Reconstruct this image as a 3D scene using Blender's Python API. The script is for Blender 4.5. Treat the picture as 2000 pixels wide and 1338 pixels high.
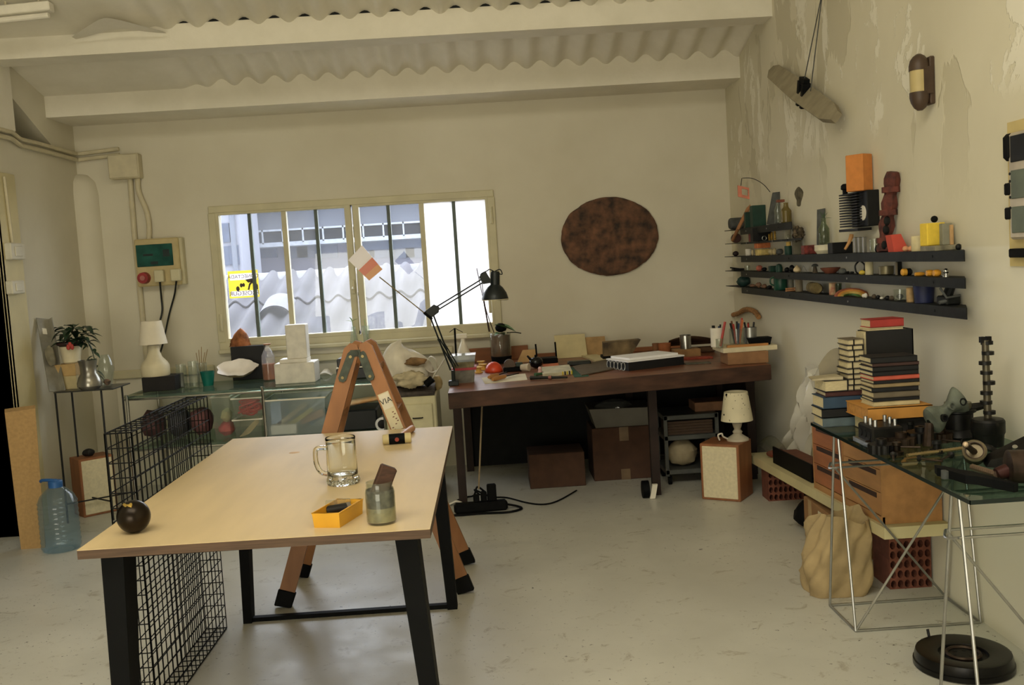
import bpy, bmesh, math, random
from mathutils import Matrix, Vector, noise
for _o in list(bpy.data.objects): bpy.data.objects.remove(_o)
SC = bpy.context.scene
COL = SC.collection
PI = math.pi
def lin(c):
    return tuple(((v/255)/12.92 if v/255 <= .04045 else ((v/255+.055)/1.055)**2.4) for v in c)

# ---------------------------------------------------------------- camera
YAW, PITCH, ROLL, FPX, HC = .0211, .0811, .0611, 1944., 1.46
_cy, _sy, _cp, _sp = math.cos(YAW), math.sin(YAW), math.cos(PITCH), math.sin(PITCH)
FWD = Vector((_sy*_cp, _cy*_cp, -_sp)); _R = Vector((_cy, -_sy, 0)); _D = FWD.cross(_R)
RIGHT = math.cos(ROLL)*_R + math.sin(ROLL)*_D
DOWN = -math.sin(ROLL)*_R + math.cos(ROLL)*_D
CAMP = Vector((0, 0, HC))
cam_d = bpy.data.cameras.new('camera'); cam = bpy.data.objects.new('camera', cam_d); COL.objects.link(cam)
m = Matrix.Identity(4)
for i in range(3):
    m[i][0] = RIGHT[i]; m[i][1] = -DOWN[i]; m[i][2] = -FWD[i]; m[i][3] = CAMP[i]
cam.matrix_world = m
cam_d.sensor_width = 36; cam_d.lens = FPX/2000*36; cam_d.clip_start = .05
SC.camera = cam
# a measured position in the photograph turned into a place in the room, on a known plane
def ray(x, y): return RIGHT*((x-1000)/FPX) + DOWN*((y-669)/FPX) + FWD
def PY(x, y, Y): r = ray(x, y); return CAMP + r*(Y/r.y)
def PZ(x, y, z): r = ray(x, y); return CAMP + r*((z-HC)/r.z)
def PX(x, y, X): r = ray(x, y); return CAMP + r*(X/r.x)

# ---------------------------------------------------------------- sky and light
SC.view_settings.view_transform = 'Standard'; SC.view_settings.look = 'None'
SC.view_settings.gamma = 1; SC.view_settings.use_curve_mapping = False
SC.view_settings.exposure = EXPOSURE = -0.12
w = bpy.data.worlds.new('sky'); SC.world = w; w.use_nodes = True
bg = w.node_tree.nodes['Background']; bg.inputs[0].default_value = (.93, .95, 1, 1); bg.inputs[1].default_value = 11.5
def area(name, loc, aim, sx, sy, power, col, portal=False):
    d = bpy.data.lights.new(name, 'AREA'); d.shape = 'RECTANGLE'; d.size = sx; d.size_y = sy
    d.energy = power; d.color = col
    o = bpy.data.objects.new(name, d); COL.objects.link(o); o.location = loc
    o.rotation_euler = (Vector(aim)-Vector(loc)).to_track_quat('-Z', 'Y').to_euler()
    if portal: d.cycles.is_portal = True
    return o
area('window_portal', (-.93, 7.36, 1.47), (-.93, 0, 1.47), 1.95, .95, 1, (1, 1, 1), True)
area('rooflight', (-.9, .9, 4.0), (-.8, 1.4, 0), 3.2, 2.6, 150, (1, .955, .81))
area('rear_fill', (-1.6, -2.4, .95), (.1, 3.4, 3.4), 3.0, 1.8, 110, (1, .95, .80))  # fill lamp added behind the viewer, aimed up to brighten the ceiling

# ---------------------------------------------------------------- mesh kit
class MB:
    def __init__(s): s.V = []; s.F = []; s.M = None
    def add(s, vs, fs):
        b = len(s.V)
        s.V += [tuple(s.M @ Vector(v)) if s.M else tuple(v) for v in vs]
        s.F += [tuple(i+b for i in f) for f in fs]
        return s
    def at(s, loc=(0, 0, 0), rx=0, ry=0, rz=0, sc=(1, 1, 1)):
        s.M = Matrix.Translation(loc) @ Matrix.Rotation(rz, 4, 'Z') @ Matrix.Rotation(ry, 4, 'Y') @ Matrix.Rotation(rx, 4, 'X') @ Matrix.Diagonal((*sc, 1))
        return s
    def frame(s, p0, p1, up=(0, 0, 1)):       # local +X along p0->p1, origin p0, +Z near up
        x = (Vector(p1)-Vector(p0)).normalized(); u = Vector(up)
        y = u.cross(x).normalized(); z = x.cross(y)
        m = Matrix.Identity(4)
        for i in range(3): m[i][0] = x[i]; m[i][1] = y[i]; m[i][2] = z[i]; m[i][3] = Vector(p0)[i]
        s.M = m; return s
    def box(s, x0, x1, y0, y1, z0, z1, b=0):
        if b <= 0:
            return s.add([(x, y, z) for z in (z0, z1) for y in (y0, y1) for x in (x0, x1)],
                  [(0, 2, 3, 1), (4, 5, 7, 6), (0, 1, 5, 4), (2, 6, 7, 3), (0, 4, 6, 2), (1, 3, 7, 5)])
        # chamfered: three vertices per corner
        vs = []; idx = {}
        for i, x in enumerate((x0, x1)):
            for j, y in enumerate((y0, y1)):
                for k, z in enumerate((z0, z1)):
                    sx, sy, sz = (1-2*i)*b, (1-2*j)*b, (1-2*k)*b
                    idx[i, j, k] = len(vs)
                    vs += [(x, y+sy, z+sz), (x+sx, y, z+sz), (x+sx, y+sy, z)]
        fs = []; I = idx
        for i in (0, 1): q = [I[i, 0, 0], I[i, 1, 0], I[i, 1, 1], I[i, 0, 1]]; fs.append(tuple(q if i else q[::-1]))
        for j in (0, 1): q = [I[0, j, 0]+1, I[0, j, 1]+1, I[1, j, 1]+1, I[1, j, 0]+1]; fs.append(tuple(q if j else q[::-1]))
        for k in (0, 1): q = [I[0, 0, k]+2, I[1, 0, k]+2, I[1, 1, k]+2, I[0, 1, k]+2]; fs.append(tuple(q if k else q[::-1]))
        for i in (0, 1):
            for j in (0, 1): fs.append((I[i, j, 0], I[i, j, 1], I[i, j, 1]+1, I[i, j, 0]+1))
            for k in (0, 1): fs.append((I[i, 0, k], I[i, 1, k], I[i, 1, k]+2, I[i, 0, k]+2))
        for j in (0, 1):
            for k in (0, 1): fs.append((I[0, j, k]+1, I[1, j, k]+1, I[1, j, k]+2, I[0, j, k]+2))
        for q in I.values(): fs.append((q, q+1, q+2))
        return s.add(vs, fs)
    def cbox(s, c, d, b=0):
        return s.box(c[0]-d[0]/2, c[0]+d[0]/2, c[1]-d[1]/2, c[1]+d[1]/2, c[2]-d[2]/2, c[2]+d[2]/2, b)
    def hexa(s, bot, top):                    # 4 bottom + 4 top points, same order
        return s.add(list(bot)+list(top), [(3, 2, 1, 0), (4, 5, 6, 7)]+[(i, (i+1) % 4, 4+(i+1) % 4, 4+i) for i in range(4)])
    def tube(s, pts, r, n=8, cap=True, closed=False):
        pts = [Vector(p) for p in pts]; k = len(pts); R = r if isinstance(r, (list, tuple)) else [r]*k
        vs = []; fs = []; prev = None
        for i, p in enumerate(pts):
            if closed: t = pts[(i+1) % k]-pts[i-1]
            else: t = pts[min(i+1, k-1)]-pts[max(i-1, 0)]
            t = t.normalized() if t.length > 1e-9 else Vector((0, 0, 1))
            if prev is None:
                a = Vector((0, 0, 1)) if abs(t.z) < .9 else Vector((1, 0, 0)); u = t.cross(a).normalized()
            else:
                u = prev - t*prev.dot(t); u = u.normalized() if u.length > 1e-6 else t.orthogonal().normalized()
            prev = u; v = t.cross(u)
            vs += [p+(u*math.cos(2*PI*j/n)+v*math.sin(2*PI*j/n))*R[i] for j in range(n)]
        for i in range(k if closed else k-1):
            a = i*n; c = ((i+1) % k)*n
            fs += [(a+j, a+(j+1) % n, c+(j+1) % n, c+j) for j in range(n)]
        if cap and not closed: fs += [tuple(range(n))[::-1], tuple((k-1)*n+j for j in range(n))]
        return s.add(vs, fs)
    def cyl(s, p0, p1, r0, r1=None, n=16): return s.tube([p0, p1], [r0, r0 if r1 is None else r1], n)
    def lathe(s, prof, at=(0, 0, 0), n=24, wob=0, seed=0):
        vs = []; fs = []
        for r, z in prof:
            for j in range(n):
                a = 2*PI*j/n
                f = 1+wob*noise.noise(Vector((math.cos(a)*1.5, math.sin(a)*1.5, z*15+seed))) if wob else 1
                vs.append((at[0]+max(r, 1e-5)*f*math.cos(a), at[1]+max(r, 1e-5)*f*math.sin(a), at[2]+z))
        for i in range(len(prof)-1):
            fs += [(i*n+j, i*n+(j+1) % n, (i+1)*n+(j+1) % n, (i+1)*n+j) for j in range(n)]
        fs.append(tuple(range(n))[::-1]); fs.append(tuple((len(prof)-1)*n+j for j in range(n)))
        return s.add(vs, fs)
    def prism(s, poly, z0, z1):
        k = len(poly)
        return s.add([(x, y, z0) for x, y in poly]+[(x, y, z1) for x, y in poly],
                     [tuple(range(k))[::-1], tuple(range(k, 2*k))]+[(i, (i+1) % k, k+(i+1) % k, k+i) for i in range(k)])
    def surf(s, fn, nu, nv, wrap=False):
        vs = [fn(i/(nu if wrap else nu-1), j/(nv-1)) for j in range(nv) for i in range(nu)]
        fs = [(j*nu+i, j*nu+(i+1) % nu, (j+1)*nu+(i+1) % nu, (j+1)*nu+i) for j in range(nv-1) for i in range(nu if wrap else nu-1)]
        return s.add(vs, fs)
    def ball(s, c, r, sc=(1, 1, 1), n=16, amp=0, freq=3, seed=0):
        def fn(u, v):
            a = 2*PI*u; b = PI*(v-.5)*.999
            d = Vector((math.cos(a)*math.cos(b), math.sin(a)*math.cos(b), math.sin(b)))
            f = 1+(amp*noise.fractal(d*freq+Vector((seed*7.3, seed*1.7, seed)), 1, 2, 3) if amp else 0)
            return (c[0]+d.x*r*sc[0]*f, c[1]+d.y*r*sc[1]*f, c[2]+d.z*r*sc[2]*f)
        return s.surf(fn, n, max(6, n//2+1), True)
    def rock(s, c, d, seed=0, amp=.25, n=14, freq=1.6):
        return s.ball(c, .5, d, n, amp, freq, seed)
    def shift(s, v): s.V = [tuple(Vector(p)-Vector(v)) for p in s.V]; return s
def mesh(name, mb, mat, sharp=.6):
    me = bpy.data.meshes.new(name); me.from_pydata([tuple(v) for v in mb.V], [], mb.F); me.validate(); me.update()
    if mat:
        for q in (mat if isinstance(mat, (list, tuple)) else [mat]): me.materials.append(q)
    if len(me.polygons):
        bm = bmesh.new(); bm.from_mesh(me); bmesh.ops.recalc_face_normals(bm, faces=bm.faces); bm.to_mesh(me); bm.free()
        me.polygons.foreach_set('use_smooth', [True]*len(me.polygons)); me.set_sharp_from_angle(angle=sharp)
    return me
def link(name, data): o = bpy.data.objects.new(name, data); COL.objects.link(o); return o
class T:                                       # a thing: an Empty at its base, its parts as children
    def __init__(s, name, label, cat, loc=(0, 0, 0), rz=0, group=None, world=True):
        s.o = link(name, None); s.o.empty_display_size = .05; s.o.location = loc; s.o.rotation_euler = (0, 0, rz)
        s.o['label'] = label; s.o['category'] = cat; s.loc = Vector(loc); s.world = world
        if group: s.o['group'] = group
    def part(s, name, mb, mat, parent=None, label=None, kind=None, sharp=.6):
        if s.world: mb.shift(s.loc)
        o = link(name, mesh(name, mb, mat, sharp)); o.parent = parent or s.o
        if label: o['label'] = label
        if kind: o['kind'] = kind
        return o
def one(name, label, cat, mb, mat, group=None, sharp=.6, kind=None):
    xs = [v[0] for v in mb.V]; ys = [v[1] for v in mb.V]; zs = [v[2] for v in mb.V]
    c = ((min(xs)+max(xs))/2, (min(ys)+max(ys))/2, min(zs)); mb.shift(c)
    o = link(name, mesh(name, mb, mat, sharp)); o.location = c
    if label: o['label'] = label
    if cat: o['category'] = cat
    if group: o['group'] = group
    if kind: o['kind'] = kind
    return o
def struct(name, mb, mat, label=None, parent=None, sharp=.6):
    o = link(name, mesh(name, mb, mat, sharp))
    if parent: o.parent = parent
    else:
        o['kind'] = 'structure'
        if label: o['label'] = label
    return o
def copy_tree(o, parent=None):
    c = o.copy(); COL.objects.link(c)
    if parent: c.parent = parent
    for ch in list(o.children): copy_tree(ch, c)
    return c
def text_mb(txt, size, depth=.0006, mirror=False):
    cu = bpy.data.curves.new('lettering', 'FONT'); cu.body = txt; cu.size = size; cu.extrude = depth
    cu.align_x = 'CENTER'; cu.align_y = 'CENTER'
    o = bpy.data.objects.new('lettering', cu); COL.objects.link(o)
    dg = bpy.context.evaluated_depsgraph_get(); me = bpy.data.meshes.new_from_object(o.evaluated_get(dg))
    mb = MB(); sx = -1 if mirror else 1
    mb.V = [(v.co.x*sx, v.co.y, v.co.z) for v in me.vertices]; mb.F = [tuple(p.vertices) for p in me.polygons]
    bpy.data.objects.remove(o); bpy.data.curves.remove(cu); bpy.data.meshes.remove(me)
    return mb

# ---------------------------------------------------------------- materials
MATS = {}
def mat(name, col, rough=.6, metal=0, var=.12, scale=14, bump=0, stretch=(1, 1, 1), col2=None, spec=.4, emit=None, sss=0, det=4):
    if name in MATS: return MATS[name]
    M = bpy.data.materials.new(name); M.use_nodes = True; N = M.node_tree.nodes; L = M.node_tree.links
    B = N['Principled BSDF']; B.inputs['Roughness'].default_value = rough; B.inputs['Metallic'].default_value = metal
    B.inputs['Specular IOR Level'].default_value = spec
    a = lin(col); b = lin(col2) if col2 else tuple(v*(1-var*2) for v in a); a2 = a if col2 else tuple(min(1, v*(1+var)) for v in a)
    tc = N.new('ShaderNodeTexCoord'); mp = N.new('ShaderNodeMapping'); mp.inputs['Scale'].default_value = stretch
    nz = N.new('ShaderNodeTexNoise'); nz.inputs['Scale'].default_value = scale; nz.inputs['Detail'].default_value = det
    L.new(tc.outputs['Object'], mp.inputs[0]); L.new(mp.outputs[0], nz.inputs[0])
    cr = N.new('ShaderNodeValToRGB'); e = cr.color_ramp.elements
    e[0].position = .32; e[0].color = (*b, 1); e[1].position = .68; e[1].color = (*a2, 1)
    L.new(nz.outputs['Fac'], cr.inputs[0]); L.new(cr.outputs[0], B.inputs['Base Color'])
    if bump:
        bp = N.new('ShaderNodeBump'); bp.inputs['Strength'].default_value = bump; bp.inputs['Distance'].default_value = .01
        L.new(nz.outputs['Fac'], bp.inputs['Height']); L.new(bp.outputs[0], B.inputs['Normal'])
    if sss: B.inputs['Subsurface Weight'].default_value = sss; B.inputs['Subsurface Radius'].default_value = (.03, .02, .015)
    MATS[name] = M; return M
def glass(name, col=(255, 255, 255), rough=.03, ior=1.45):
    if name in MATS: return MATS[name]
    M = bpy.data.materials.new(name); M.use_nodes = True; B = M.node_tree.nodes['Principled BSDF']
    B.inputs['Base Color'].default_value = (*lin(col), 1); B.inputs['Roughness'].default_value = rough
    B.inputs['Transmission Weight'].default_value = 1; B.inputs['IOR'].default_value = ior
    MATS[name] = M; return M
def thin(name, col=(235, 240, 238), opac=.12, rough=.05, haze=(200, 200, 190), through=.5):
    # clear sheet or film: tinted see-through, a little haze, fresnel gloss
    if name in MATS: return MATS[name]
    M = bpy.data.materials.new(name); M.use_nodes = True; N = M.node_tree.nodes; L = M.node_tree.links; N.remove(N['Principled BSDF'])
    out = N['Material Output']; tr = N.new('ShaderNodeBsdfTransparent'); tr.inputs[0].default_value = (*lin(col), 1)
    df = N.new('ShaderNodeBsdfDiffuse'); df.inputs[0].default_value = (*lin(haze), 1)
    tl = N.new('ShaderNodeBsdfTranslucent'); tl.inputs[0].default_value = (*lin(haze), 1)
    mx0 = N.new('ShaderNodeMixShader'); mx0.inputs[0].default_value = through; L.new(df.outputs[0], mx0.inputs[1]); L.new(tl.outputs[0], mx0.inputs[2])
    mx = N.new('ShaderNodeMixShader'); mx.inputs[0].default_value = opac; L.new(tr.outputs[0], mx.inputs[1]); L.new(mx0.outputs[0], mx.inputs[2])
    gl = N.new('ShaderNodeBsdfGlossy'); gl.inputs['Roughness'].default_value = rough
    lw = N.new('ShaderNodeLayerWeight'); lw.inputs[0].default_value = .5; pw = N.new('ShaderNodeMath'); pw.operation = 'POWER'; pw.inputs[1].default_value = 4; L.new(lw.outputs['Facing'], pw.inputs[0])
    fr = N.new('ShaderNodeMapRange'); fr.inputs[3].default_value = .035; fr.inputs[4].default_value = .7; L.new(pw.outputs[0], fr.inputs[0])
    mx2 = N.new('ShaderNodeMixShader'); L.new(fr.outputs[0], mx2.inputs[0]); L.new(mx.outputs[0], mx2.inputs[1]); L.new(gl.outputs[0], mx2.inputs[2])
    L.new(mx2.outputs[0], out.inputs[0]); MATS[name] = M; return M
class NT:                                       # small node helper for the setting's materials
    def __init__(s, name, rough=.8, spec=.3):
        s.m = bpy.data.materials.new(name); s.m.use_nodes = True; s.N = s.m.node_tree.nodes; s.L = s.m.node_tree.links
        s.B = s.N['Principled BSDF']; s.B.inputs['Roughness'].default_value = rough; s.B.inputs['Specular IOR Level'].default_value = spec
        s.tc = s.N.new('ShaderNodeTexCoord').outputs['Object']; MATS[name] = s.m
    def noise(s, scale, det=5, rough=.55, st=(1, 1, 1), dist=0, off=(0, 0, 0)):
        mp = s.N.new('ShaderNodeMapping'); mp.inputs['Scale'].default_value = st; mp.inputs['Location'].default_value = off
        s.L.new(s.tc, mp.inputs[0]); n = s.N.new('ShaderNodeTexNoise')
        n.inputs['Scale'].default_value = scale; n.inputs['Detail'].default_value = det; n.inputs['Roughness'].default_value = rough
        n.inputs['Distortion'].default_value = dist; s.L.new(mp.outputs[0], n.inputs[0]); return n.outputs['Fac']
    def rng(s, v, a, b, lo=0, hi=1):
        r = s.N.new('ShaderNodeMapRange'); r.inputs[1].default_value = a; r.inputs[2].default_value = b
        r.inputs[3].default_value = lo; r.inputs[4].default_value = hi; s.L.new(v, r.inputs[0]); return r.outputs[0]
    def mul(s, a, b, op='MULTIPLY'):
        n = s.N.new('ShaderNodeMath'); n.operation = op
        for i, q in enumerate((a, b)):
            if isinstance(q, (int, float)): n.inputs[i].default_value = q
            else: s.L.new(q, n.inputs[i])
        return n.outputs[0]
    def mix(s, fac, a, b):
        n = s.N.new('ShaderNodeMix'); n.data_type = 'RGBA'
        if isinstance(fac, (int, float)): n.inputs[0].default_value = fac
        else: s.L.new(fac, n.inputs[0])
        for i, q in ((6, a), (7, b)):
            if isinstance(q, tuple): n.inputs[i].default_value = (*lin(q), 1)
            else: s.L.new(q, n.inputs[i])
        return n.outputs[2]
    def xyz(s):
        n = s.N.new('ShaderNodeSeparateXYZ'); s.L.new(s.tc, n.inputs[0]); return n.outputs
    def done(s, col, bump=None, strength=.2, rough=None, dist=.01):
        s.L.new(col, s.B.inputs['Base Color'])
        if bump is not None:
            b = s.N.new('ShaderNodeBump'); b.inputs['Strength'].default_value = strength; b.inputs['Distance'].default_value = dist
            s.L.new(bump, b.inputs['Height']); s.L.new(b.outputs[0], s.B.inputs['Normal'])
        if rough is not None: s.L.new(rough, s.B.inputs['Roughness'])
        return s.m
# ================================================================ THE SETTING
XL, XR, YB, YF = -2.85, 1.785, 7.2, -3.2
SLOPE, RY, RZ0 = .25, 6.774, 2.735            # roof: height RZ0 at depth RY, rising towards the viewer
def roof(y): return RZ0+SLOPE*(RY-y)
WX0, WX1, WZ0, WZ1 = -1.93, .065, .985, 1.96  # window opening

n = NT('wall_plaster', .85, .2)
big = n.noise(1.1, 4, .6); fine = n.noise(55, 3)
M_WALL = n.done(n.mix(n.rng(big, .35, .7), (212, 205, 184), (224, 218, 199)), n.mul(fine, n.noise(6, 4)), .12)
n = NT('wall_peeling', .85, .2)
X, Y, Z = n.xyz()
edge = n.noise(4.2, 7, .66, (1, 1, .5), .5)
hi = n.mul(n.rng(Z, 1.75, 2.25), n.rng(Y, 2.0, 3.2), 'MULTIPLY')
flake = n.mul(n.rng(edge, .555, .57), n.rng(Z, 1.9, 2.0))
bare = n.mul(n.rng(n.noise(2.1, 5, .6, (1, 1, .5), .3, (7, 3, 1)), .57, .585), n.rng(Z, 1.55, 2.0))
c = n.mix(n.rng(n.noise(1.3, 4), .35, .7), (215, 208, 184), (227, 220, 197))
c = n.mix(n.rng(Z, 1.405, 1.415), (226, 221, 203), c)
c = n.mix(n.mul(bare, .7), c, (197, 189, 163)); c = n.mix(n.mul(flake, .8), c, (240, 235, 218))
M_PEEL = n.done(c, n.mul(n.mul(flake, .5), n.mul(bare, -.4), 'ADD'), .45, None, .012)
n = NT('roof_paint', .85, .2)
M_ROOF = n.done(n.mix(n.rng(n.noise(2.5, 5, .65), .35, .7), (228, 222, 204), (240, 234, 218)), n.noise(40, 3), .1)
n = NT('floor_paint', .42, .45)
sc = n.noise(9, 8, .72, (1, 1, 1), .6); sp = n.noise(38, 4, .7, (1, 1, 1), .3, (3, 1, 0)); cl = n.noise(.9, 5, .6)
c = n.mix(n.rng(cl, .3, .7), (190, 187, 175), (210, 207, 195))
c = n.mix(n.mul(n.rng(sc, .58, .66), .6), c, (150, 140, 118))
c = n.mix(n.mul(n.mul(n.rng(sp, .64, .67), n.rng(cl, .40, .56)), .9), c, (66, 58, 46))
M_FLOOR = n.done(c, n.mul(sc, n.mul(sp, .4), 'ADD'), .08, n.rng(n.noise(3.5, 5), .3, .7, .3, .5))
M_CREAM = mat('cream_gloss_paint', (206, 198, 164), .45, var=.06, scale=5)
M_CREAM2 = mat('cream_jamb_paint', (214, 202, 158), .55, var=.06, scale=4)
M_UNLIT = mat('painted_shade', (34, 36, 36), .9)  # near-black colour standing in for shade in unlit hollows and rooms
M_WHITEP = mat('white_plastic', (216, 210, 190), .45, var=.04)
M_BLACK = mat('black_steel', (10, 11, 12), .65, 0, .1, spec=.12)
M_RUBBER = mat('black_rubber', (10, 11, 12), .7, spec=.15)

struct('floor', MB().box(-6.2, XR+.02, YF, YB+.02, -.1, 0), M_FLOOR, 'worn white painted concrete floor with scuffs')
mb = MB()
for x0, x1, z0, z1 in ((XL-.2, WX0, 0, 2.72), (WX1, XR+.2, 0, 2.72), (WX0, WX1, 0, WZ0), (WX0, WX1, WZ1, 2.72)): mb.box(x0, x1, YB, YB+.17, z0, z1)
struct('wall_back', mb, M_WALL, 'plain cream plastered back wall around the window')
struct('wall_right', MB().box(XR, XR+.2, YF, YB, 0, 5.4), M_PEEL, 'cream right wall with peeling paint high up')
DY0, DY1, DZ = 3.4, PX(11, 640, XL).y, 2.17
mb = MB()
mb.box(XL-.2, XL, DY1, YB, 0, 2.42); mb.box(XL-.2, XL, YF, DY0, 0, 2.42); mb.box(XL-.2, XL, DY0, DY1, DZ, 2.42)
ty0, ty1, tz = 6.27, 6.82, 2.67
def gable(pts): mb.M = Matrix(((0, 0, 1, 0), (1, 0, 0, 0), (0, 1, 0, 0), (0, 0, 0, 1))); mb.prism(pts, XL-.2, XL); mb.M = None
gable([(ty1, 2.42), (YB, 2.42), (YB, roof(YB)), (ty1, roof(ty1))])
gable([(ty1, 2.42), (ty1, roof(ty1)), (ty0, roof(ty0)), (ty0, tz)])
gable([(YF, 2.42), (ty0, 2.42), (ty0, roof(ty0)), (YF, roof(YF))])
struct('wall_left', mb, M_WALL, 'cream left wall with a dark doorway and a triangular gap under the roof')
mb = MB().box(XL-.75, XL-.2, 5.9, 7.1, 2.3, 2.8); struct('trim_1', mb, M_UNLIT, 'dark block painted as the shade behind the gap under the roof')  # solid block, its colour is the shade of the gap
mb = MB(); mb.box(XL-.02, XL+.025, 5.6, ty0, 2.43, roof(5.9)-.06, .01)
struct('trim_2', mb, M_ROOF, 'white block of the roof truss on the left wall')
struct('wall_rear', MB().box(-6.2, XR+.2, YF-.2, YF, 0, 5.4), M_WALL, 'cream rear wall behind the viewer')
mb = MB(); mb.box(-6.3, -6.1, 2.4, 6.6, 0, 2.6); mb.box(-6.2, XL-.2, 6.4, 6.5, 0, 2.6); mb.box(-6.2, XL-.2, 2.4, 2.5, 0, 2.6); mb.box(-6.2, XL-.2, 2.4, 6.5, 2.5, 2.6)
struct('wall_side', mb, M_UNLIT, 'walls of the unlit room through the left doorway, coloured dark for its shade')  # shade of the unlit room put into the wall colour
mb = MB(); mb.box(XL-.21, XL+.02, DY1, DY1+.025, 0, DZ); mb.box(XL, XL+.02, DY1, PX(52, 640, XL).y, 0, DZ, .004)
struct('door_1', mb, M_CREAM2, 'cream painted jamb of the left doorway')

# corrugated roof sheeting, its ribs plastered over towards the left
PITCH_C = .177
def roofz(x, y):
    a = max(0, min(1, (x+2.05)/.45)); a = a*a*(3-2*a)
    return roof(y)+.026*a*(math.cos(2*PI*(x+.795)/PITCH_C)+1)
nx = int((XR-XL+.3)/PITCH_C*10); ys = [7.45, 7.0, 6.6, 6.2, 5.9, 5.5, 4.5, 3, 1, -1, YF]
mb = MB(); x_ = [XL-.1+(XR-XL+.2)*i/nx for i in range(nx+1)]
mb.add([(x, y, roofz(x, y)) for y in ys for x in x_]+[(x, y, roofz(x, y)+.05) for y in ys for x in x_],
       [(j*(nx+1)+i, j*(nx+1)+i+1, (j+1)*(nx+1)+i+1, (j+1)*(nx+1)+i) for j in range(len(ys)-1) for i in range(nx)] +
       [(len(ys)*(nx+1)+j*(nx+1)+i, len(ys)*(nx+1)+(j+1)*(nx+1)+i, len(ys)*(nx+1)+(j+1)*(nx+1)+i+1, len(ys)*(nx+1)+j*(nx+1)+i+1) for j in range(len(ys)-1) for i in range(nx)])
struct('ceiling', mb, M_ROOF, 'white painted corrugated roof sheeting seen from below', sharp=1.2)
mb = MB()
mb.hexa([(XL, 5.99, 2.812), (XR, 5.99, 2.812), (XR, 6.19, 2.812), (XL, 6.19, 2.812)], [(XL, 5.99, roof(5.99)+.03), (XR, 5.99, roof(5.99)+.03), (XR, 6.19, roof(6.19)+.03), (XL, 6.19, roof(6.19)+.03)])
struct('trim_3', mb, M_ROOF, 'white upper roof purlin with dark gaps above it')
mb = MB()
mb.hexa([(XL, RY, 2.596), (XR, RY, 2.596), (XR, YB, 2.596), (XL, YB, 2.596)], [(XL, RY, roof(RY)+.056), (XR, RY, roof(RY)+.056), (XR, YB, roof(YB)+.02), (XL, YB, roof(YB)+.02)])
struct('trim_4', mb, M_ROOF, 'white lower roof purlin along the top of the back wall')
struct('trim_8', MB().box(XL, XR, 6.0, 6.19, 2.87, 3.01), M_UNLIT, 'dark strip painted as the shade under the roof ribs above the upper purlin')  # dark strip added so the rib gaps look black
mb = MB().lathe([(.13, 0), (.13, 2.12), (.115, 2.2), (.07, 2.25), (0, 2.27)], (XL+.01, YB+.03, 0), 40); struct('trim_9', mb, M_WALL, 'rounded plaster column in the left corner')
# buckled flashing hanging between roof and purlin
a, b, c_ = PY(140, 72, 5.9), PY(205, 36, 5.72), PY(318, 60, 5.9)
mb = MB()
mb.surf(lambda u, v: tuple((a*(1-u)+c_*u) + (b-(a+c_)/2)*(1-abs(2*u-1)**1.3)*(1-v*.55) + Vector((0, .06*v, -.004*math.sin(9*u)))), 15, 6)
struct('trim_5', mb, M_ROOF, 'buckled white flashing sheet under the roof')
# dado rail on the back wall left of the window
mb = MB(); z_ = PY(250, 731, YB).z
mb.box(XL, PY(420, 716, YB).x, YB-.03, YB, z_-.03, z_+.03, .006); struct('trim_6', mb, M_CREAM, 'cream rail along the back wall at the left')
mb = MB(); z_ = PY(640, 697, YB).z
mb.box(WX0+.1, PY(885, 680, YB).x, YB-.05, YB, z_-.025, z_+.025, .006); struct('trim_7', mb, M_CREAM, 'cream rail along the back wall under the window')

# ---------------------------------------------------------------- window
M_PANE = thin('window_glass', (244, 247, 250), .05, .02, (225, 228, 235))
M_FROST = thin('frosted_glass', (255, 255, 255), .9, .3, (250, 250, 252), .8)
M_BAR = mat('green_grey_glazing_bar', (92, 104, 98), .5, var=.1)
def wx(px): return PY(px, 404+(px-690)*-.0615, YB).x
win = link('window_1', None); win.location = (-.93, YB, WZ0); win['kind'] = 'structure'; win['label'] = 'cream steel window with two sashes over the bench'
def wpart(name, mb, mt, parent=None): o = link(name, mesh(name, mb.shift((-.93, YB, WZ0)), mt)); o.parent = parent or win; return o
mb = MB(); fy0, fy1 = YB-.018, YB+.05
mb.box(WX0-.02, WX1+.02, fy0, fy1, WZ1-.03, WZ1+.02, .005); mb.box(WX0-.02, WX1+.02, fy0, fy1, WZ0-.045, WZ0+.02, .005)
mb.box(WX0-.025, WX0+.03, fy0, fy1, WZ0+.02, WZ1-.03, .005); mb.box(WX1-.03, WX1+.025, fy0, fy1, WZ0+.02, WZ1-.03, .005)
wpart('window_frame', mb, M_CREAM)
mb = MB().box(WX0-.02, WX1+.02, YB-.06, YB+.16, WZ0-.06, WZ0-.03, .006); wpart('window_sill', mb, M_CREAM)
g0, g1 = WZ0+.045, WZ1-.045
xs_l = [wx(427), wx(485), wx(553), wx(615), wx(672)]; xs_r = [wx(700), wx(757), wx(822), wx(885), wx(947)]
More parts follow.
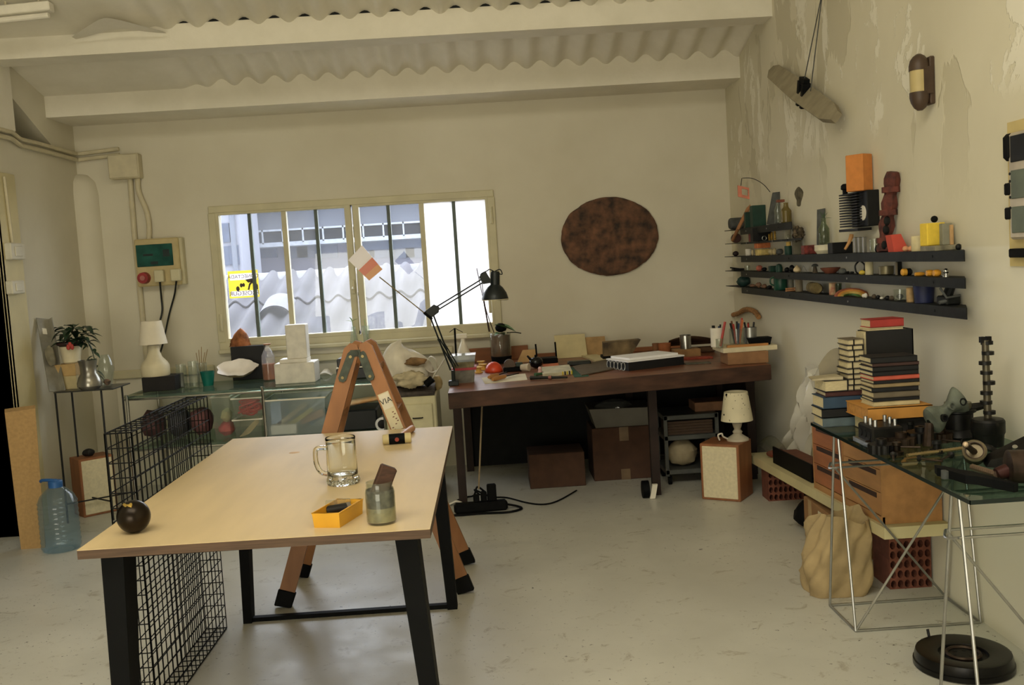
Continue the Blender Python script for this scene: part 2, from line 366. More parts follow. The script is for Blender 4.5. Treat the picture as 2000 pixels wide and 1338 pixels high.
for k, xs in enumerate((xs_l, xs_r)):
    a0 = xs[0]-(.03 if k == 0 else .045); a1 = xs[4]+(.045 if k == 0 else .03)
    mb = MB()
    mb.box(a0, xs[0], fy0+.004, fy1+.01, WZ0+.01, WZ1-.01, .004); mb.box(xs[4], a1, fy0+.004, fy1+.01, WZ0+.01, WZ1-.01, .004)
    mb.box(a0, a1, fy0+.006, fy1+.01, WZ0+.01, g0, .004); mb.box(a0, a1, fy0+.006, fy1+.01, g1, WZ1-.01, .004)
    sash = wpart('sash', mb, M_CREAM)
    for q in (1, 2, 3):
        mb = MB(); hw = .012 if q != 2 else .017
        mb.box(xs[q]-hw, xs[q]+hw, YB+(.0 if q == 2 else .012), YB+.05, g0, g1)
        wpart('glazing_bar', mb, M_CREAM if q == 2 else M_BAR, sash)
    for q in range(4):
        mb = MB().box(xs[q], xs[q+1], YB+.028, YB+.032, g0, g1)
        wpart('pane', mb, M_FROST if (k == 1 and q > 1) else M_PANE, sash)
for px, py in ((432, 630), (960, 420), (957, 595)):
    p = PY(px, py, YB-.02); mb = MB().cyl((p.x, YB-.024, p.z-.06), (p.x, YB-.024, p.z+.06), .011, n=10)
    wpart('hinge', mb, M_CREAM)
p = PY(690, 560, YB-.03); mb = MB().box(p.x-.012, p.x+.012, YB-.035, YB-.015, p.z-.05, p.z+.05, .004); mb.cyl((p.x, YB-.03, p.z), (p.x, YB-.06, p.z-.02), .008, n=8)
wpart('catch', mb, M_CREAM)

# mirrored alarm sticker seen from the back, on the outside of the first pane
M_YEL = thin('sticker_yellow', (246, 236, 130), .75, .3, (248, 238, 130), .6); M_STW = thin('sticker_white', (250, 246, 244), .75, .3, (250, 246, 244), .6)
M_STK = mat('sticker_grey_ink', (92, 82, 78), .6, var=.03); M_STT = mat('sticker_letter_ink', (120, 108, 120), .6, var=.03)
sx0, sx1 = wx(427)+.022, wx(427)+.238; sz1 = PY(465, 529, YB).z; sz0 = PY(470, 582, YB).z; sy = YB+.0262
st = T('alarm_sticker', 'yellow and white alarm company sticker reading backwards on the leftmost window pane', 'sticker', ((sx0+sx1)/2, sy, sz0))
h = sz1-sz0; w_ = sx1-sx0
for u0, u1, v0, v1 in ((0, 1, .9, 1), (0, 1, .26, .66), (0, 1, 0, .06), (0, .06, .66, .9), (.96, 1, .66, .9), (0, .06, .06, .26), (.96, 1, .06, .26)): st.part('yellow_field', MB().box(sx0+w_*u0, sx0+w_*u1, sy, sy+.0012, sz0+h*v0, sz0+h*v1), M_YEL)
for v0, v1 in ((.66, .9), (.06, .26)): st.part('white_band', MB().box(sx0+w_*.06, sx0+w_*.96, sy, sy+.0012, sz0+h*v0, sz0+h*v1), M_STW)
def flat(poly): # picture cut-out: 2D fractions -> plate
    return MB().add([(sx0+u*w_, sy-q, sz0+v*h) for q in (.0008, .0016) for u, v in poly], [tuple(range(len(poly)))[::-1], tuple(range(len(poly), 2*len(poly)))]+[(i, (i+1) % len(poly), len(poly)+(i+1) % len(poly), len(poly)+i) for i in range(len(poly))])
mb = flat([(.56, .66), (.82, .70), (.96, .70), (.80, .58), (.66, .54)])
for pl in ([(.62, .28), (.68, .28), (.72, .44), (.78, .52), (.9, .40), (.92, .28), (.97, .28), (.97, .44), (.86, .62), (.78, .62), (.68, .5)],): q = flat(pl); mb.add(q.V, q.F)
for cx, cy, rr in ((.3, .34, .06), (.42, .46, .05), (.5, .47, .045)):
    q = flat([(cx+rr*math.cos(t*PI/6), cy+rr*1.6*math.sin(t*PI/6)) for t in range(12)]); mb.add(q.V, q.F)
st.part('picture', mb, M_STK)
for txt, vz, sz in (('CONECTADA', sz1-h*.22, .036), ('PROSEGUR', sz0+h*.16, .043)):
    t_ = text_mb(txt, sz, .0004, True); mb = MB()
    mb.add([((sx0+sx1)/2+v[0], sy-.0018-v[2], vz+v[1]) for v in t_.V], t_.F); st.part('lettering', mb, M_STT)

# ---------------------------------------------------------------- outside
M_ASB = mat('weathered_asbestos_cement', (62, 61, 67), .9, var=.22, scale=5, stretch=(1, .3, 1), det=6)
M_CAP = mat('ridge_cement', (98, 98, 103), .9, var=.06)
EY, EZ, SL2 = 7.72, .93, .312
def asb(x, y, lift=0): return EZ+SL2*(y-EY)+lift+.028*math.cos(2*PI*(x+.05)/PITCH_C)
rf = T('neighbour_roof', 'pale corrugated cement roof seen through the window', 'roof', (-1.5, EY, EZ), world=True)
for row, (ya, yb, lf) in enumerate(((EY, 8.75, 0), (8.62, 9.4, .022))):
    for k in range(5):
        xa = -4.6+k*1.062+(.0 if row == 0 else .18); xb = xa+1.09; nn = 6*10; yy = [ya, (ya+yb)/2, yb]; mb = MB()
        P = [[(xa+(xb-xa)*i/nn, y, asb(xa+(xb-xa)*i/nn, y, lf+.004*(k % 2))+t) for i in range(nn+1) for y in yy] for t in (0, .012)]
        f = [(i*3+j, (i+1)*3+j, (i+1)*3+j+1, i*3+j+1) for i in range(nn) for j in (0, 1)]
        mb.add(P[0]+P[1], [q[::-1] for q in f]+[tuple(v+len(P[0]) for v in q) for q in f]+[(i*3, len(P[0])+i*3, len(P[0])+(i+1)*3, (i+1)*3) for i in range(nn)])
        rf.part('roof_sheet', mb, M_ASB, sharp=1.2)
mb = MB().surf(lambda u, v: (-4.7+5.6*u, 9.28+.34*v, asb(0, 9.4)-.028+.075*math.sin(PI*v)+.0), 2, 9); mb.surf(lambda u, v: (-4.7+5.6*u, 9.28+.34*v, asb(0, 9.4)-.05+.075*math.sin(PI*v)), 2, 9)
mb.box(-4.7, .9, 9.3, 9.62, asb(0, 9.4)-.1, asb(0, 9.4)-.02); rf.part('ridge_cap', mb, M_CAP)
vx = PY(545, 575, 8.55).x
mb = MB().surf(lambda u, v: (vx+.16*math.cos(PI*u)*.9, 8.3+.3*v, asb(0, 8.3+.3*v)-.02+.12*math.sin(PI*u)+.012), 15, 3)
mb.surf(lambda u, v: (vx+.15*math.cos(PI*u)*.9, 8.3+.3*v, asb(0, 8.3+.3*v)-.02+.11*math.sin(PI*u)+.012), 15, 3); rf.part('vent_hood', mb, M_CAP)
mb = MB().box(-4.7, .9, EY-.02, EY+.02, .5, EZ-.03); rf.part('eave_board', mb, M_ASB)
mb = MB().box(-4.6, .8, 7.8, 9.6, .35, .6); rf.part('shed_wall', mb, M_CAP)
# office block behind
BY = 17.0
M_FAC = mat('pale_facade', (80, 84, 94), .9, var=.08, scale=.8); M_FAC2 = mat('blue_grey_facade', (50, 60, 78), .8, var=.1, scale=1.5)
M_FAC3 = mat('lilac_facade', (74, 74, 87), .9, var=.06, scale=1); M_WIN = mat('far_window', (44, 52, 70), .3, var=.1); M_RAIL = mat('white_rail', (112, 117, 125), .6)
ob = T('office_block', 'hazy blue grey office block with balcony railing beyond the neighbour roof', 'building', (-3.5, BY, 0))
bx0, bx1 = PY(470, 460, BY).x-.2, 3.0
zA, zB, zC, zD = PY(600, 405, BY).z, PY(600, 447, BY).z, PY(600, 474, BY).z, PY(600, 512, BY).z
ob.part('upper_wall', MB().box(bx0, bx1, BY, BY+3, zB, zA+.25), M_FAC)
ob.part('roof_slab', MB().box(bx0-.1, bx1, BY-.6, BY+3, zA+.2, zA+.4), M_FAC3)
ob.part('gallery_wall', MB().box(bx0, bx1, BY+.9, BY+1.2, zC, zB), M_FAC2)
ob.part('gallery_floor', MB().box(bx0, bx1, BY-.5, BY+1, zC-.05, zC+.02), M_RAIL)
ob.part('lower_wall', MB().box(bx0, bx1, BY+.2, BY+3, zD-2, zC), M_FAC3)
mb = MB(); mb.box(bx0, bx1, BY-.5, BY-.47, zB-.03, zB)
ob.part('hand_rail', mb, M_RAIL)
k = 0; x = bx0
while x < 0.6:
    ob.part('rail_post', MB().box(x, x+.025, BY-.5, BY-.47, zC, zB), M_RAIL); x += .33
for px in (522, 582, 600, 640, 712, 740, 790, 812):
    p = PY(px, 489, BY+.2); ob.part('window', MB().box(p.x-.17, p.x+.17, BY+.15, BY+.22, p.z-.13, p.z+.13), M_WIN)
ob.part('dark_band', MB().box(PY(705, 470, BY).x, bx1, BY+.1, BY+.25, PY(760, 486, BY).z, PY(760, 461, BY).z), M_FAC2)
th = T('tower_house', 'pale tall house at the far left beyond the neighbour roof', 'building', (PY(445, 470, 15).x, 15, 0))
p = PY(470, 460, 15)
th.part('wall', MB().box(p.x-2.5, p.x, 15, 16.2, -1, 4.2), mat('white_house', (106, 108, 118), .9, var=.05, scale=1))
for px, py in ((440, 500), (458, 498), (440, 455)):
    q = PY(px, py, 15); th.part('window', MB().box(q.x-.07, q.x+.07, 14.96, 15.02, q.z-.14, q.z+.14), M_WIN)
th.part('drain_pipe', MB().cyl((p.x-.1, 14.95, -1), (p.x-.1, 14.95, 4), .04, n=8), M_FAC)
one('street_ground', 'grey yard ground outside below the window', 'ground', MB().box(-30, 30, 7.5, 60, -3.2, -3), mat('yard_concrete', (90, 90, 88), .9))
# ================================================================ helpers for placing things
def ob(px, py, z, wpx=0, hpx=0):              # foot of a thing standing at height z, with its size in metres
    p = PZ(px, py, z); s = (p-CAMP).dot(FWD)/FPX
    return p, wpx*s, hpx*s
def curve_pts(pts, n=8):                      # smooth polyline
    P = [Vector(p) for p in pts]; out = []
    for i in range(len(P)-1):
        a, b, c, d = P[max(i-1, 0)], P[i], P[i+1], P[min(i+2, len(P)-1)]
        for k in range(n):
            t = k/n; out.append(.5*((2*b)+(c-a)*t+(2*a-5*b+4*c-d)*t*t+(3*b-a-3*c+d)*t**3))
    return out+[P[-1]]
WOODG = (9, .35, 9)
M_PLY = mat('birch_plywood', (212, 188, 143), .5, var=.07, scale=6, stretch=(1, .18, 1), bump=.02)
M_PLYE = mat('plywood_edge', (88, 68, 52), .7, var=.15, scale=30, stretch=(.3, .3, 6))
M_LADW = mat('orange_brown_pine', (162, 112, 72), .55, var=.14, scale=9, stretch=(1, 1, .3))
M_HINGE = mat('green_grey_hinge_steel', (70, 76, 66), .5, .5, .2, 30)
M_BOLT = mat('dull_brass', (150, 134, 92), .45, .7)
M_CHROME = mat('chrome', (190, 190, 186), .22, 1, .05)
M_STEEL = mat('brushed_steel', (168, 168, 164), .35, .9, .08)
M_WHITE = mat('white_matt', (236, 230, 214), .6, var=.04)
M_CREAMP = mat('cream_plastic', (226, 214, 180), .5, var=.05)
M_CLEAR = thin('clear_plastic', (244, 246, 243), .16, .08, (214, 216, 206))
M_CLEARG = thin('clear_glassware', (246, 248, 245), .06, .03, (220, 224, 214))
M_OAK = mat('honey_wood', (190, 132, 74), .5, var=.12, scale=8, stretch=(1, .25, 1.5))
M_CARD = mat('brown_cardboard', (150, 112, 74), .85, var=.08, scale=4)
M_STONE = mat('pale_marble', (228, 222, 208), .45, var=.06, scale=18)

# ================================================================ WORK TABLE
ZT = .75
fl, fr, bl, br = PZ(150, 1075, ZT), PZ(840, 1033, ZT), PZ(455, 857, ZT), PZ(884, 832, ZT)
tb = T('work_table', 'large birch plywood work table on black tapered steel legs in the foreground', 'table', ((fl.x+br.x)/2, (fl.y+br.y)/2, 0))
def slab(z0, z1): return MB().hexa([(q.x, q.y, z0) for q in (fl, fr, br, bl)], [(q.x, q.y, z1) for q in (fl, fr, br, bl)])
tb.part('table_top', slab(ZT-.026, ZT-.0015), M_PLYE)
tb.part('veneer', slab(ZT-.0015, ZT), M_PLY)
kn = PZ(575, 884, ZT); tb.part('wood_knot', MB().lathe([(.022, 0), (.02, .0004)], (kn.x, kn.y, ZT), 14), mat('knot_brown', (204, 164, 108), .6, var=.1))
legs = []
for (tx, ty_, bx_, by_, wt, wb, dt) in ((fl.x+.075, 2.78, fl.x+.055, 2.76, .062, .044, .1), (fr.x-.075, 2.78, fr.x-.02, 2.76, .062, .044, .1),
                                        (bl.x+.085, 4.2, -1.105, 4.17, .05, .036, .06), (br.x-.075, 4.2, -.235, 4.17, .062, .042, .06)):
    mb = MB().hexa([(bx_+i*wb/2, by_+j*.03, 0) for i, j in ((-1, -1), (1, -1), (1, 1), (-1, 1))], [(tx+i*wt/2, ty_+j*dt/2, ZT-.026) for i, j in ((-1, -1), (1, -1), (1, 1), (-1, 1))])
    tb.part('leg', mb, M_BLACK)
for y_ in (2.78, 4.2): tb.part('frame_rail', MB().box(fl.x+.06, fr.x-.06, y_-.02, y_+.02, ZT-.05, ZT-.026), M_BLACK)
for x_0 in (fl.x+.06, fr.x-.1): tb.part('frame_rail', MB().box(x_0, x_0+.04, 2.8, 4.18, ZT-.05, ZT-.026), M_BLACK)
tb.part('floor_bar', MB().box(-1.11, -.23, 4.155, 4.185, 0, .018), M_BLACK)
tb.part('floor_bar', MB().box(fl.x+.06, fr.x-.02, 2.745, 2.775, 0, .018), M_BLACK)

# glass mug
p, w_, h = ob(671, 944, ZT, 62, 92)
r = w_/2
mg = T('beer_mug', 'clear glass beer mug with a handle on the plywood table', 'mug', p)
M_GL = glass('mug_glass', (250, 252, 248), .0, 1.45)
prof = [(r*.6, .0), (r*.98, .001), (r*1.02, .008), (r*1.0, .02), (r*.96, .03), (r*.95, .05), (r*.93, h-.01), (r*.95, h-.004), (r*.93, h), (r*.88, h-.003), (r*.87, h-.012), (r*.88, .05), (r*.86, .036), (r*.8, .03), (.0, .028)]
mg.part('cup', MB().lathe(prof, p, 40), M_GL, sharp=.9)
hd = -(RIGHT); hd.z = 0; hd.normalize()
hp = [p+hd*(r*.9)+Vector((0, 0, h*.78)), p+hd*(r*1.45)+Vector((0, 0, h*.78)), p+hd*(r*1.62)+Vector((0, 0, h*.7)), p+hd*(r*1.6)+Vector((0, 0, h*.45)), p+hd*(r*1.35)+Vector((0, 0, h*.27)), p+hd*(r*.9)+Vector((0, 0, h*.22))]
mg.part('handle', MB().tube(curve_pts(hp, 6), .0085, 10), M_GL)
for k in range(18):                             # thick faceted foot
    a = 2*PI*k/18; q = p+Vector((math.cos(a)*r*.955, math.sin(a)*r*.955, .012)); mg.part('foot_bead', MB().ball(q, .0075, (.8, .8, 1.3), 8), M_GL)

# jar of murky water with a wood block standing in it
p, w_, h = ob(746, 1021, ZT, 58, 82); r = w_/2
jr = T('water_jar', 'glass jar of murky grey rinsing water near the front of the table', 'jar', p)
jr.part('glass', MB().lathe([(r*.5, 0), (r*.9, .001), (r, .008), (r, h*.74), (r*.93, h*.84), (r*.86, h*.88), (r*.9, h*.92), (r*.86, h*.95), (r*.9, h), (r*.83, h), (r*.82, h*.88), (r*.95, h*.74), (r*.95, .01), (0, .006)], p, 28), thin('jar_glass', (240, 243, 238), .10, .04, (200, 200, 186)), sharp=.9)
jr.part('murky_water', MB().lathe([(r*.93, .008), (r*.94, h*.42), (0, h*.425)], p, 24), mat('murky_water', (176, 164, 134), .25, var=.25, scale=26, det=6))
jr.part('paint_residue', MB().lathe([(r*.942, h*.4), (r*.945, h*.74), (r*.9, h*.82), (r*.86, h*.81), (r*.9, h*.73), (r*.9, h*.4)], p, 24), mat('dried_grey_paint', (96, 92, 82), .7, var=.5, scale=40, bump=.2))
one('sanding_block', 'dark brown wooden block slanting out of the glass jar of water', 'block',
    MB().frame(p+Vector((-.014, 0, h*.5)), PY(757, 919, p.y+.01)).box(0, .108, -.017, .017, -.023, .023, .004), mat('dark_walnut', (70, 44, 30), .6, var=.2, scale=20, stretch=(1, 6, 6)))

# yellow tray with film canisters
M_TRAY = mat('yellow_plastic', (222, 166, 48), .4, var=.04)
a, b, c_ = PZ(614, 1031, ZT), PZ(664, 1031, ZT), PZ(708, 1003, ZT); d_ = a+(c_-b)
tr = T('parts_tray', 'small yellow plastic tray holding a black roll on the table', 'tray', (a+c_)/2)
ctr = (a+c_)/2; hh = .042
def ring(f, z): return [tuple(ctr+(q-ctr)*f+Vector((0, 0, z))) for q in (a, b, c_, d_)]
mb = MB(); P = ring(1, 0)+ring(1.06, hh)+ring(1.01, hh)+ring(.95, .004)
mb.add(P, [(3, 2, 1, 0), (12, 13, 14, 15)]+[(k*4+i, k*4+(i+1) % 4, k*4+4+(i+1) % 4, k*4+4+i) for k in range(3) for i in range(4)])
tr.part('shell', mb, M_TRAY)
tr.part('rim', MB().tube(ring(1.05, hh), .0025, 6, closed=True), M_TRAY)
q0, q1 = PZ(636, 1000, ZT+.022), PZ(684, 992, ZT+.022); q1 = q0+(q1-q0).normalized()*.07
fc = T('film_roll', 'black roll in a clear pot lying in the yellow tray', 'roll', q0)
fc.part('roll', MB().cyl(q0, q1, .017, n=16), mat('black_plastic', (26, 24, 24), .35))
fc.part('end_cap', MB().cyl(q1-(q1-q0)*.12, q1+(q1-q0)*.04, .0178, n=16), mat('grey_cap', (120, 112, 100), .4))
fc.part('clear_lid', MB().cyl(q0+Vector((0, .02, .018)), q1+Vector((0, .02, .012)), .012, n=12), M_CLEAR)

# mallet
p, w_, h = ob(776, 867, ZT, 50, 20)
dx = Vector((1, .08, 0)).normalized(); rr = .0215; c0 = p+Vector((0, 0, rr))
ml = T('mallet', 'soft faced mallet with black head and pink wooden handle on the far table end', 'mallet', p)
M_FACE = mat('pale_rubber_face', (206, 190, 140), .55, var=.08)
ml.part('head', MB().cyl(c0-dx*.032, c0+dx*.032, rr, n=20), M_BLACK)
ml.part('face', MB().tube([c0-dx*.058, c0-dx*.056, c0-dx*.032], [rr*.85, rr*.97, rr*.97], 20), M_FACE)
ml.part('face', MB().tube([c0+dx*.032, c0+dx*.056, c0+dx*.058], [rr*.97, rr*.97, rr*.85], 20), M_FACE)
he = PZ(806, 836, ZT+.014); hs = c0+Vector((0, .01, 0))
ml.part('handle', MB().tube([hs, hs+(he-hs)*.3, hs+(he-hs)*.7, he-(he-hs)*.04, he], [.009, .0105, .014, .0145, .010], 12), mat('pinkish_handle', (202, 150, 116), .4, var=.08))
fdir = dx.cross(Vector((0, 0, 1))); fc_ = c0+fdir*(rr+.0002)
mb = MB().tube([fc_-fdir*.001, fc_+fdir*.0006], [.0085, .0085], 14); ml.part('emblem', mb, mat('red_emblem', (150, 62, 48), .5))

# cracked bronze ball
p, w_, h = ob(264, 1040, ZT, 66, 0); r = .047
bl_ = T('bronze_ball', 'dark bronze ball with a gold scar at the near left corner of the table', 'ball', p)
M_BRZ = mat('dark_bronze', (44, 36, 28), .28, .75, .3, 10); c0 = p+Vector((0, 0, r))
bl_.part('ball', MB().ball(c0, r, n=36), M_BRZ, sharp=2)
def scar(u, v):
    a = Vector((-.35+.55*u+.05*math.sin(11*u), -.52+.1*math.sin(7*u), .8-.0*u)).normalized()
    s_ = Vector((.35, -.9, .3)).normalized(); d2 = (a+s_*(v-.5)*(.42+.16*math.sin(9*u+1))).normalized()
    return tuple(c0+d2*(r+.0012+.001*math.sin(17*u+3*v)))
bl_.part('gold_scar', MB().surf(scar, 16, 5), mat('gold_scar', (206, 176, 96), .35, .85, .3, 40, .4))

# ================================================================ STEP LADDER
FT = [PZ(553, 1186, 0), PZ(911, 1158, 0)]
VROT = -PI/2; ytop = 4.52
TP = [PY(690, 672, ytop), PY(709, 670, ytop)]
ld = T('step_ladder', 'folding wooden trestle ladder standing open behind the work table', 'ladder', ((FT[0].x+FT[1].x)/2, 4.5, 0))
def stile(p0, p1, side, w=.068, t=.028):
    mb = MB().frame(p0, p1, (0, 1, 0)); Ln = (p1-p0).length
    mb.prism([(0, -w/2), (Ln-.03, -w/2), (Ln, -w*.2), (Ln, w*.25), (Ln-.025, w/2), (0, w/2)], -t/2, t/2); return mb
rear = []
for s in (0, 1):
    for k in (0, 1):
        p0 = FT[s]+Vector((0, .42*k, 0)); p1 = TP[s]+Vector((0, .17*k, 0))
        d = (p1-p0).normalized()
        ld.part('stile', stile(p0+d*.05, p1, s), M_LADW)
        mb = MB().frame(p0, p1, (0, 1, 0)).box(0, .075, -.039, .039, -.019, .019, .004); mb.V = [(v[0], v[1], max(v[2], 0)) for v in mb.V]
        ld.part('rubber_foot', mb, M_RUBBER)
    for f in (.28, .5, .72, .9):
        a = FT[s].lerp(TP[s], f); b = (FT[s]+Vector((0, .42, 0))).lerp(TP[s]+Vector((0, .17, 0)), f)
        mb = MB().frame(a, b, (0, 0, 1)).box(0, (b-a).length, -.03, .03, -.012, .012); ld.part('rung', mb, M_LADW)
for s, (t0, t1) in enumerate((((686, 693), (668, 741)), ((707, 692), (724, 738)))):
    a, b = PY(*t0, ytop-.02), PY(*t1, ytop-.047)
    hg = ld.part('hinge_plate', MB().frame(a, b, (0, -1, 0)).prism([(-.012, -.012), (0, -.018), ((b-a).length, -.018), ((b-a).length+.012, -.009), ((b-a).length+.012, .009), ((b-a).length, .018), (0, .018), (-.012, .012)], -.003, .003), M_HINGE)
    for q in (a.lerp(b, .08), a.lerp(b, .93)): ld.part('bolt', MB().cyl(q+Vector((0, .002, 0)), q-Vector((0, .008, 0)), .007, n=8), M_BOLT, parent=hg)
q = PY(694, 690, ytop-.022); ld.part('hinge_pin', MB().cyl(q-Vector((0, .008, 0)), q+Vector((0, .2, 0)), .013, n=12), M_HINGE)
ld.part('hinge_bridge', MB().cbox(q, (.045, .006, .03)), M_HINGE)
# label on the right stile
d = (TP[1]-FT[1]).normalized(); ax0 = FT[1].lerp(TP[1], .72)
f0 = (PY(773, 842, 4.46)-FT[1]).dot(d); f1 = (PY(738, 772, 4.49)-FT[1]).dot(d)
mbs = MB().frame(FT[1], TP[1], (0, -1, 0)); LM = mbs.M.copy()
lab = ld.part('label', mbs.box(f0, f1, -.024, .028, .0142, .0150), mat('label_cream', (214, 202, 168), .6, var=.05))
mb = MB(); mb.M = LM.copy(); mb.box(f1-.075, f1-.005, -.02, .024, .015, .0156); ld.part('label_panel', mb, mat('label_white', (224, 216, 196), .6, var=.04), parent=lab)
t_ = text_mb('VIA', .036, .0004); mb = MB(); mb.M = LM @ Matrix.Translation((f1-.04, .002, .0158)) @ Matrix.Rotation(VROT, 4, 'Z'); mb.add(t_.V, t_.F)
ld.part('lettering', mb, mat('label_black', (34, 30, 26), .6), parent=lab)
rnd = random.Random(4); mb = MB(); mb.M = LM.copy()
for k in range(16):
    u = f1-.095-k*.011; v = rnd.uniform(-.018, .02); mb.box(u-.004, u, v-.003, v+.005, .015, .0155)
ld.part('pictograms', mb, mat('label_marks', (104, 52, 38), .6), parent=lab)

# ================================================================ WIRE CAGE
cx0, cx1, cy0, cy1, cz = -1.268, -1.182, 3.22, 4.10, .985
cg = T('wire_cage', 'tall black wire mesh cage standing beside the left edge of the table', 'cage', ((cx0+cx1)/2, (cy0+cy1)/2, 0))
M_WIRE = mat('black_wire', (9, 10, 11), .6, spec=.15)
WR = .0021; G = .049
def wires(o, u, v, nu, nv):
    mb = MB(); o, u, v = Vector(o), Vector(u), Vector(v)
    for i in range(nu+1): mb.tube([o+u*(i/nu), o+u*(i/nu)+v], WR, 5)
    for j in range(nv+1): mb.tube([o+v*(j/nv), o+v*(j/nv)+u], WR, 5)
    return mb
Yv, Zv, Xv = Vector((0, cy1-cy0, 0)), Vector((0, 0, cz-.004)), Vector((cx1-cx0, 0, 0))
cg.part('side_mesh', wires((cx0, cy0, .003), Yv, Zv, 18, 20), M_WIRE); cg.part('side_mesh', wires((cx1, cy0, .003), Yv, Zv, 18, 20), M_WIRE)
cg.part('top_mesh', wires((cx0, cy0, cz), Yv, Xv, 18, 2), M_WIRE); cg.part('bottom_mesh', wires((cx0, cy0, .004), Yv, Xv, 18, 2), M_WIRE)
cg.part('end_mesh', wires((cx0, cy0, .003), Xv, Zv, 2, 20), M_WIRE); cg.part('end_mesh', wires((cx0, cy1, .003), Xv, Zv, 2, 20), M_WIRE)
mb = MB()
for k in range(4):
    x = cx0+.012+k*.024; mb.tube([(x, cy0+.4+.02*k, cz+.004), (x, cy0+.55+.03*k, cz+.006)], .004, 6)
cg.part('wire_ties', mb, M_WIRE)

# ================================================================ LEFT SIDE
# leaning board
mb = MB(); a, b = PZ(41, 1073, 0), PZ(88, 1070, 0); t0, t1 = PY(9, 806, 5.58), PY(69, 798, 5.62); off = Vector((-.015, .045, 0)); up = Vector((-.02, .045, .015))
mb.hexa([a, b, b+off, a+off], [t0, t1, t1+up, t0+up])
one('chipboard_plank', 'tall tan chipboard plank leaning on the left doorway', 'board', mb, mat('chipboard', (186, 150, 98), .8, var=.06, scale=60, det=3))
# water bottle
p, w_, h = ob(121, 1073, 0, 74, 128); r = w_/2
bt = T('water_bottle', 'big clear blue plastic water bottle on the floor by the tan plank', 'bottle', p)
prof = [(r*.6, 0), (r*.9, .004), (r*.98, .02)]
for k in range(9):
    z = .03+k*h*.075; prof += [(r, z), (r*.965, z+h*.03), (r, z+h*.06)]
prof += [(r*.98, h*.75), (r*.82, h*.85), (r*.5, h*.94), (r*.32, h*.97), (r*.3, h)]
M_BOT = thin('blue_tinted_bottle', (222, 236, 244), .13, .06, (190, 212, 226), .5)
bt.part('body', MB().lathe(prof, p, 32), M_BOT, sharp=.9)
M_BLUE = mat('blue_cap', (50, 98, 158), .4)
bt.part('cap', MB().lathe([(r*.36, h-.012), (r*.36, h+.02), (r*.3, h+.026)], p, 20), M_BLUE)
bt.part('carry_handle', MB().tube(curve_pts([p+Vector((.03, 0, h+.01)), p+Vector((0, -.02, h+.03)), p+Vector((-.07, 0, h+.03)), p+Vector((-.085, .01, h+.022))], 5), [.012]*5+[.009]*11, 8), M_BLUE)

# plant stand
ZS = .725
fA, fB = PZ(133, 1022, 0), PZ(213, 1022, 0); sd = T('plant_stand', 'slim black steel plant stand against the left wall', 'stand', ((fA.x+fB.x)/2, fA.y+.2, 0))
s0, s1 = PY(108, 765, fA.y), PY(236, 757, fA.y+.1)
sx0, sx1, sy0, sy1 = max(s0.x, XL+.02), s1.x, fA.y-.03, fA.y+.27
ZS = s0.z
sd.part('top_plate', MB().box(sx0, sx1, sy0, sy1, ZS-.008, ZS, .002), mat('grey_steel_plate', (84, 84, 80), .35, .7))
M_ROD = mat('black_rod', (12, 13, 14), .5)
for x, y in ((fA.x, fA.y), (fB.x, fA.y), (fA.x, sy1-.03), (fB.x+.04, sy1-.03)): sd.part('leg', MB().tube([(x, y, 0), (x, y, ZS-.008)], .0065, 8), M_ROD)
sd.part('cross_bar', MB().tube([(fA.x, fA.y, .12), (fB.x+.04, sy1-.03, .12)], .005, 6), M_ROD)
sd.part('cross_bar', MB().tube([(fB.x, fA.y, .12), (fA.x, sy1-.03, .12)], .005, 6), M_ROD)
# speaker box under it
p = PZ(178, 1010, 0)
def speaker(name, label, c, w, d, h, rz):
    s_ = T(name, label, 'speaker', c, rz, world=False)
    M_SPK = mat('orange_wood_veneer', (150, 98, 64), .5, var=.12, scale=8, stretch=(2, 2, .4))
    s_.part('cabinet', MB().box(-w/2, w/2, -d/2, d/2, 0, h, .004), M_SPK)
    s_.part('grille', MB().box(-w/2+.014, w/2-.014, -d/2-.004, -d/2+.004, .014, h-.014, .003), mat('cream_grille_cloth', (224, 212, 178), .9, var=.05, scale=60))
    return s_
speaker('speaker_box', 'wood speaker box with cream front under the black plant stand', (-2.63, fA.y+.25, 0), .22, .17, .375, .72)
one('lava_lump', 'small black lump lying on the speaker box under the plant stand', 'stone', MB().rock((-2.64, fA.y+.24, .398), (.075, .06, .05), 3, .3), mat('black_lump', (26, 26, 26), .6))
# things on the stand
def on(px, py): return PZ(px, py, ZS)
p = PY(128, 762, fA.y+.06)
M_TAN = mat('tan_wood_block', (190, 158, 104), .7, var=.08); M_PALEB = mat('pale_plaster_block', (196, 180, 134), .8, var=.06)
s = (fA.y+.1)/FPX
bx, by = PY(131, 765, fA.y+.1).x, fA.y+.1
one('plaster_block', 'pale plaster block at the bottom of the pile on the plant stand', 'block', MB().box(bx-20*s, bx+23*s, by-.02, by+.1, ZS, ZS+26*s, .003), M_PALEB)
one('wood_block', 'tan wooden block lying on the pale plaster block on the plant stand', 'block', MB().box(bx-19*s, bx+23*s, by-.02, by+.1, ZS+26*s, ZS+49*s, .003), M_TAN)
z0 = ZS+49*s
pp = Vector((bx+.03, by+.04, z0))
pot = T('flower_pot', 'cream bowl pot with a leafy houseplant on the plant stand', 'plant', pp)
r = 20*s
pot.part('pot', MB().lathe([(r*.6, 0), (r*.8, .01), (r, 30*s), (r*1.02, 34*s), (r*.92, 34*s), (r*.85, 28*s), (0, 26*s)], pp, 20), M_CREAMP)
pot.part('saucer_rim', MB().lathe([(r*.95, 34*s), (r*1.25, 38*s), (r*1.25, 42*s), (r*.9, 40*s)], pp, 20), mat('dark_red_rim', (52, 30, 30), .5))
